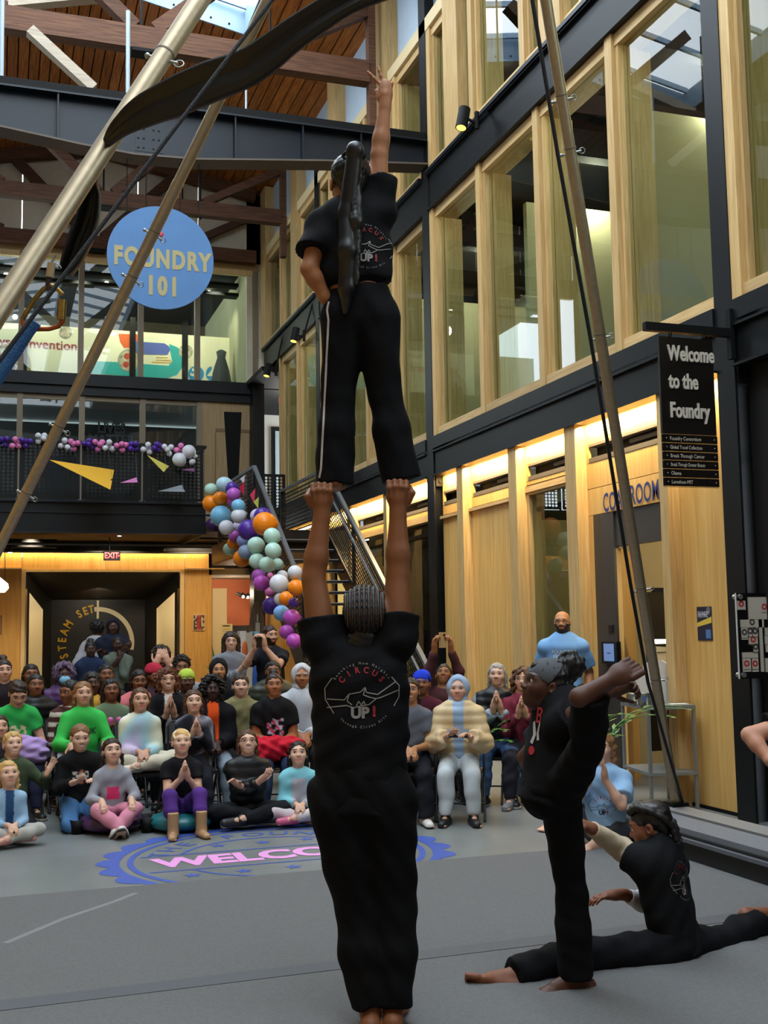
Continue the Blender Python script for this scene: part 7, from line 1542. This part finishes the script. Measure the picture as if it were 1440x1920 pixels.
# ---- girl on one leg holding the other foot up beside her head
def standing_split():
    D = 5.19; p = lambda x, y, d=0: onh(x, y, D+d); H = 1.46; hc = p(1022, 1285, .0); LEFT = -HRT; hR = frame(nrm(LEFT*.9+HF*.05-HF*.25+ZU*.28), nrm(ZU+HRT*.12)); hh = .232; TR = trow(nrm(LEFT*.92-HF*.35), p(1040, 1345)-p(1014, 1490))
    # she faces left in the picture: her left side is towards the camera
    J = dict(pel=p(1022, 1482), neck=p(1040, 1345), head=hc, hR=hR, tR=TR, sh=[p(1050, 1362, -.12), p(1030, 1366, .14)], el=[p(1096, 1326, -.2), p(985, 1420, .2)], wr=[p(1138, 1299, -.36), p(1010, 1475, .12)], hip=[p(1056, 1478, -.07), p(1050, 1488, .06)], kn=[p(1100, 1404, -.36), p(1072, 1672, .05)], an=[p(1108, 1302, -.52), p(1080, 1832, .05)], fd=[nrm(HRT*.88+ZU*.46), nrm(LEFT*.80+HF*-.25)], fu=[nrm(LEFT*.35-HF*.2+ZU*-.75)*-1, ZU])
    J['fu'][0] = nrm(HF*.85-ZU*.25+HRT*.3); J['fs'] = 1.22
    hands = {0: dict(d=HRT*.9+ZU*.25, n=-ZU*.6-HF*.6, s=1, curl=.8), 1: dict(d=-ZU*.6+HRT*.4, n=HRT, s=1, curl=.5)}
    P = person('girl in grey headband balancing on one leg, other foot held high', J, H, '4e2e20', ('puff', '100d0c'), dict(kind='tee', col='121215', th=.020, sl=.5, hem=-.035, fold=.004), dict(col='0a0a0d', th=.012, end=1.0, flare=.026, fold=.0035), 'bare', dict(band='54575b', bandw=.19), 'acrobats', .66, hands, hh=hh, loc=(J['an'][1][0], J['an'][1][1], 0))
    pc = J['pel']+TR[2]*.19*H; rr = -TR[0]
    decal(P, text_geo('B', .10, .012), pc+rr*.03+TR[2]*.045, rr, TR[2], TR[1], 'a8202c', 'print_mark'); decal(P, strip([(-.03, .045), (.0, -.01), (-.01, -.05)], .022), pc+rr*.02-TR[2]*.03, rr, TR[2], TR[1], 'b0aca8', 'print_mark'); decal(P, strip([(.03, .05), (.02, .0), (.03, -.03)], .014), pc+rr*.02-TR[2]*.03, rr, TR[2], TR[1], 'b0aca8', 'print_mark')
    decal(P, ([(.02*math.cos(a), .02*math.sin(a)) for a in np.linspace(0, 6.28, 17)[:-1]], [tuple(range(16))]), pc+rr*.02-TR[2]*.11, rr, TR[2], TR[1], 'a8202c', 'print_mark')
    return P
SPLIT = standing_split()
# ---- girl in front split on the floor
def floor_split():
    D = 5.72; p = lambda x, y, d=0: onh(x, y, D+d); H = 1.55; hc = p(1218, 1548, .05); LEFT = -HRT; hh = .228; F = nrm(LEFT*.85+HF*.55); TR = trow(F, p(1238, 1612)-p(1272, 1765)); hR = frame(nrm(LEFT*.92+HF*.32-ZU*.22), ZU)
    J = dict(pel=p(1268, 1768), neck=p(1240, 1606, .03), head=hc, hR=hR, tR=TR, sh=[p(1208, 1622, -.06), p(1262, 1625, .16)], el=[p(1165, 1592, .05), p(1205, 1690, .18)], wr=[p(1108, 1553, -.12), p(1168, 1677, .12)], hip=[p(1244, 1786, -.06), p(1292, 1778, .08)], kn=[p(1092, 1794, -.2), p(1358, 1768, .22)], an=[p(964, 1828, -.36), p(1418, 1732, .36)], fs=1.15, fd=[nrm(LEFT*.95+ZU*.16), nrm(HRT*.95+HF*.2)], fu=[nrm(ZU*.7+HF*.6), nrm(-ZU*1.0)])
    hands = {0: dict(d=LEFT*.8+ZU*.3, n=-ZU, s=1, curl=.4), 1: dict(d=LEFT*.9-HF*.2, n=-ZU, s=-1, curl=.3)}
    P = person('girl with braided hair doing a front split on the carpet', J, H, '7a4a34', ('none', 'black'), dict(kind='tee', col='121316', th=.022, sl=.55, hem=-.03, fold=.005), dict(col='0c0d11', th=.020, end=1.03, flare=.020, fold=.0045), 'bare', {}, 'acrobats', .66, hands, hh=hh, loc=(J['pel'][0], J['pel'][1], 0))
    t = P['root']; S = hair_field('bob0', hc, hR, hh); V, Q = S.mesh(.006, folds(.002, 6, .03)); add_mesh('hair', V, Q, HAIRSM, t, cols(V, lc('120e0e'), .25, 3))
    HB = M('braid_black', '181210', .5, bump=.6, bs=220)
    def br(pts, r): 
        q = []
        for a, b in zip(pts[:-1], pts[1:]): q += [V3(a)*(1-k)+V3(b)*k for k in (0, .2, .4, .6, .8)]
        q.append(V3(pts[-1])); MB().tube(q, [r*(1+.22*math.sin(i*2.4)) for i in range(len(q))], 8).build('braid', HB, t)
    def hp(x, y, z): return hc+(hR[0]*x+hR[1]*y+hR[2]*z)*hh
    for s in (-1, 1): br([hp(s*.16, .34, .36), hp(s*.26, .15, .46), hp(s*.34, -.12, .36), hp(s*.30, -.36, .16), hp(s*.16, -.50, -.10), hp(s*.14, -.50, -.40)], .020)
    br([hp(.14, -.50, -.38), p(1262, 1608, -.05), p(1262, 1640, -.08), p(1258, 1668, -.09)], .024); br([hp(-.14, -.50, -.38), p(1275, 1600, .02), p(1278, 1640, -.03), p(1280, 1672, -.06)], .024)
    # pale long sleeves worn under the tee
    for i in (0, 1):
        S = SDF(); sh, el, wr = J['sh'][i], J['el'][i], J['wr'][i]; f = .95 if i == 0 else .45
        S.cone(sh, el, (.040*H), .036*H, .02); S.cone(el, el+(wr-el)*f, .036*H, .026*H, .02, cap=0) if i == 0 else S.cone(el, el+(wr-el)*.7, .030*H, .024*H, .02, cap=0)
        V, Q = S.mesh(.008, folds(.003, 12+i, .08)); add_mesh('sleeve', V, Q, CLOTHM, t, cols(V, lc('b8a890' if i == 0 else 'c8c8ca'), .06))
    n = -TR[1]; circus_print(P, p(1284, 1652, -.1), HRT*.72+HF*.45, TR[2], nrm(-HF*.8+HRT*.6), .082); return P
FSP = floor_split()
# ---- helper in pale blue tee, sitting on the floor behind
def helper():
    fc = nrm(np.array([-.62, -.78, 0])); J, H = at_head(1130, 1380, 8.35, 'cross', .03, face=fc, Hset=1.45, look=np.array([.5, 4.5, 1.8]), wr=[(.03, .17, .27), (-.05, .18, .26)])
    J['kn'][0] = onz(1192, 1545, .12); J['an'][0] = onz(1118, 1578, .05); J['kn'][1] = onz(1080, 1530, .20); J['an'][1] = onz(1034, 1540, .06); J['fd'] = [nrm([-.9, -.3, 0]), nrm([-.8, -.5, 0])]; J['fu'] = [ZU, ZU]
    hands = {i: dict(d=nrm(ZU*.9+J['f']*.3), n=J['l']*(-1 if i == 0 else 1), s=1 if i else -1, curl=.15) for i in (0, 1)}
    P = person('girl in pale blue tee with brown hair clapping on the floor', J, H, 'pale', ('xlong', 'ltbrown'), dict(kind='tee', col='8fb4d8', th=.020, sl=.7), dict(col='4a4e58', end=-.1, th=.014), 'bare', {}, 'acrobats', .8, hands, loc=(J['pel'][0], J['pel'][1], 0))
    circus_print(P, J['pel']+J['tR'][2]*.13*H+J['tR'][1]*.1, -HRT*-1, ZU, nrm(-HF+HRT*-.1), .075, True); return P
HELP = helper()
# ---- person at the right edge of the picture, only an elbow in view
def edge_person():
    D = 5.9; p = lambda x, y, d=0: onh(x, y, D+d); H = 1.62; f = nrm(-HRT*.8+HF*.5); c = p(1570, 1500); J = pose('stand', H, np.array([c[0], c[1], 0]), f, 'down')
    J['sh'][0] = p(1475, 1362, -.1); J['el'][0] = p(1405, 1378, -.12); J['wr'][0] = p(1446, 1428, -.22)
    P = person('person in black tee at the right edge, elbow in view', J, H, 'c08a70', ('short', 'dkbrown'), dict(kind='tee', col=BLK, th=.02, sl=.5), dict(col='0c0c10'), 'black', {}, 'acrobats', 1., {0: dict(d=HRT*.8-ZU*.5, n=HF, s=1, curl=.4)}, loc=(c[0], c[1], 0)); return P
edge_person()
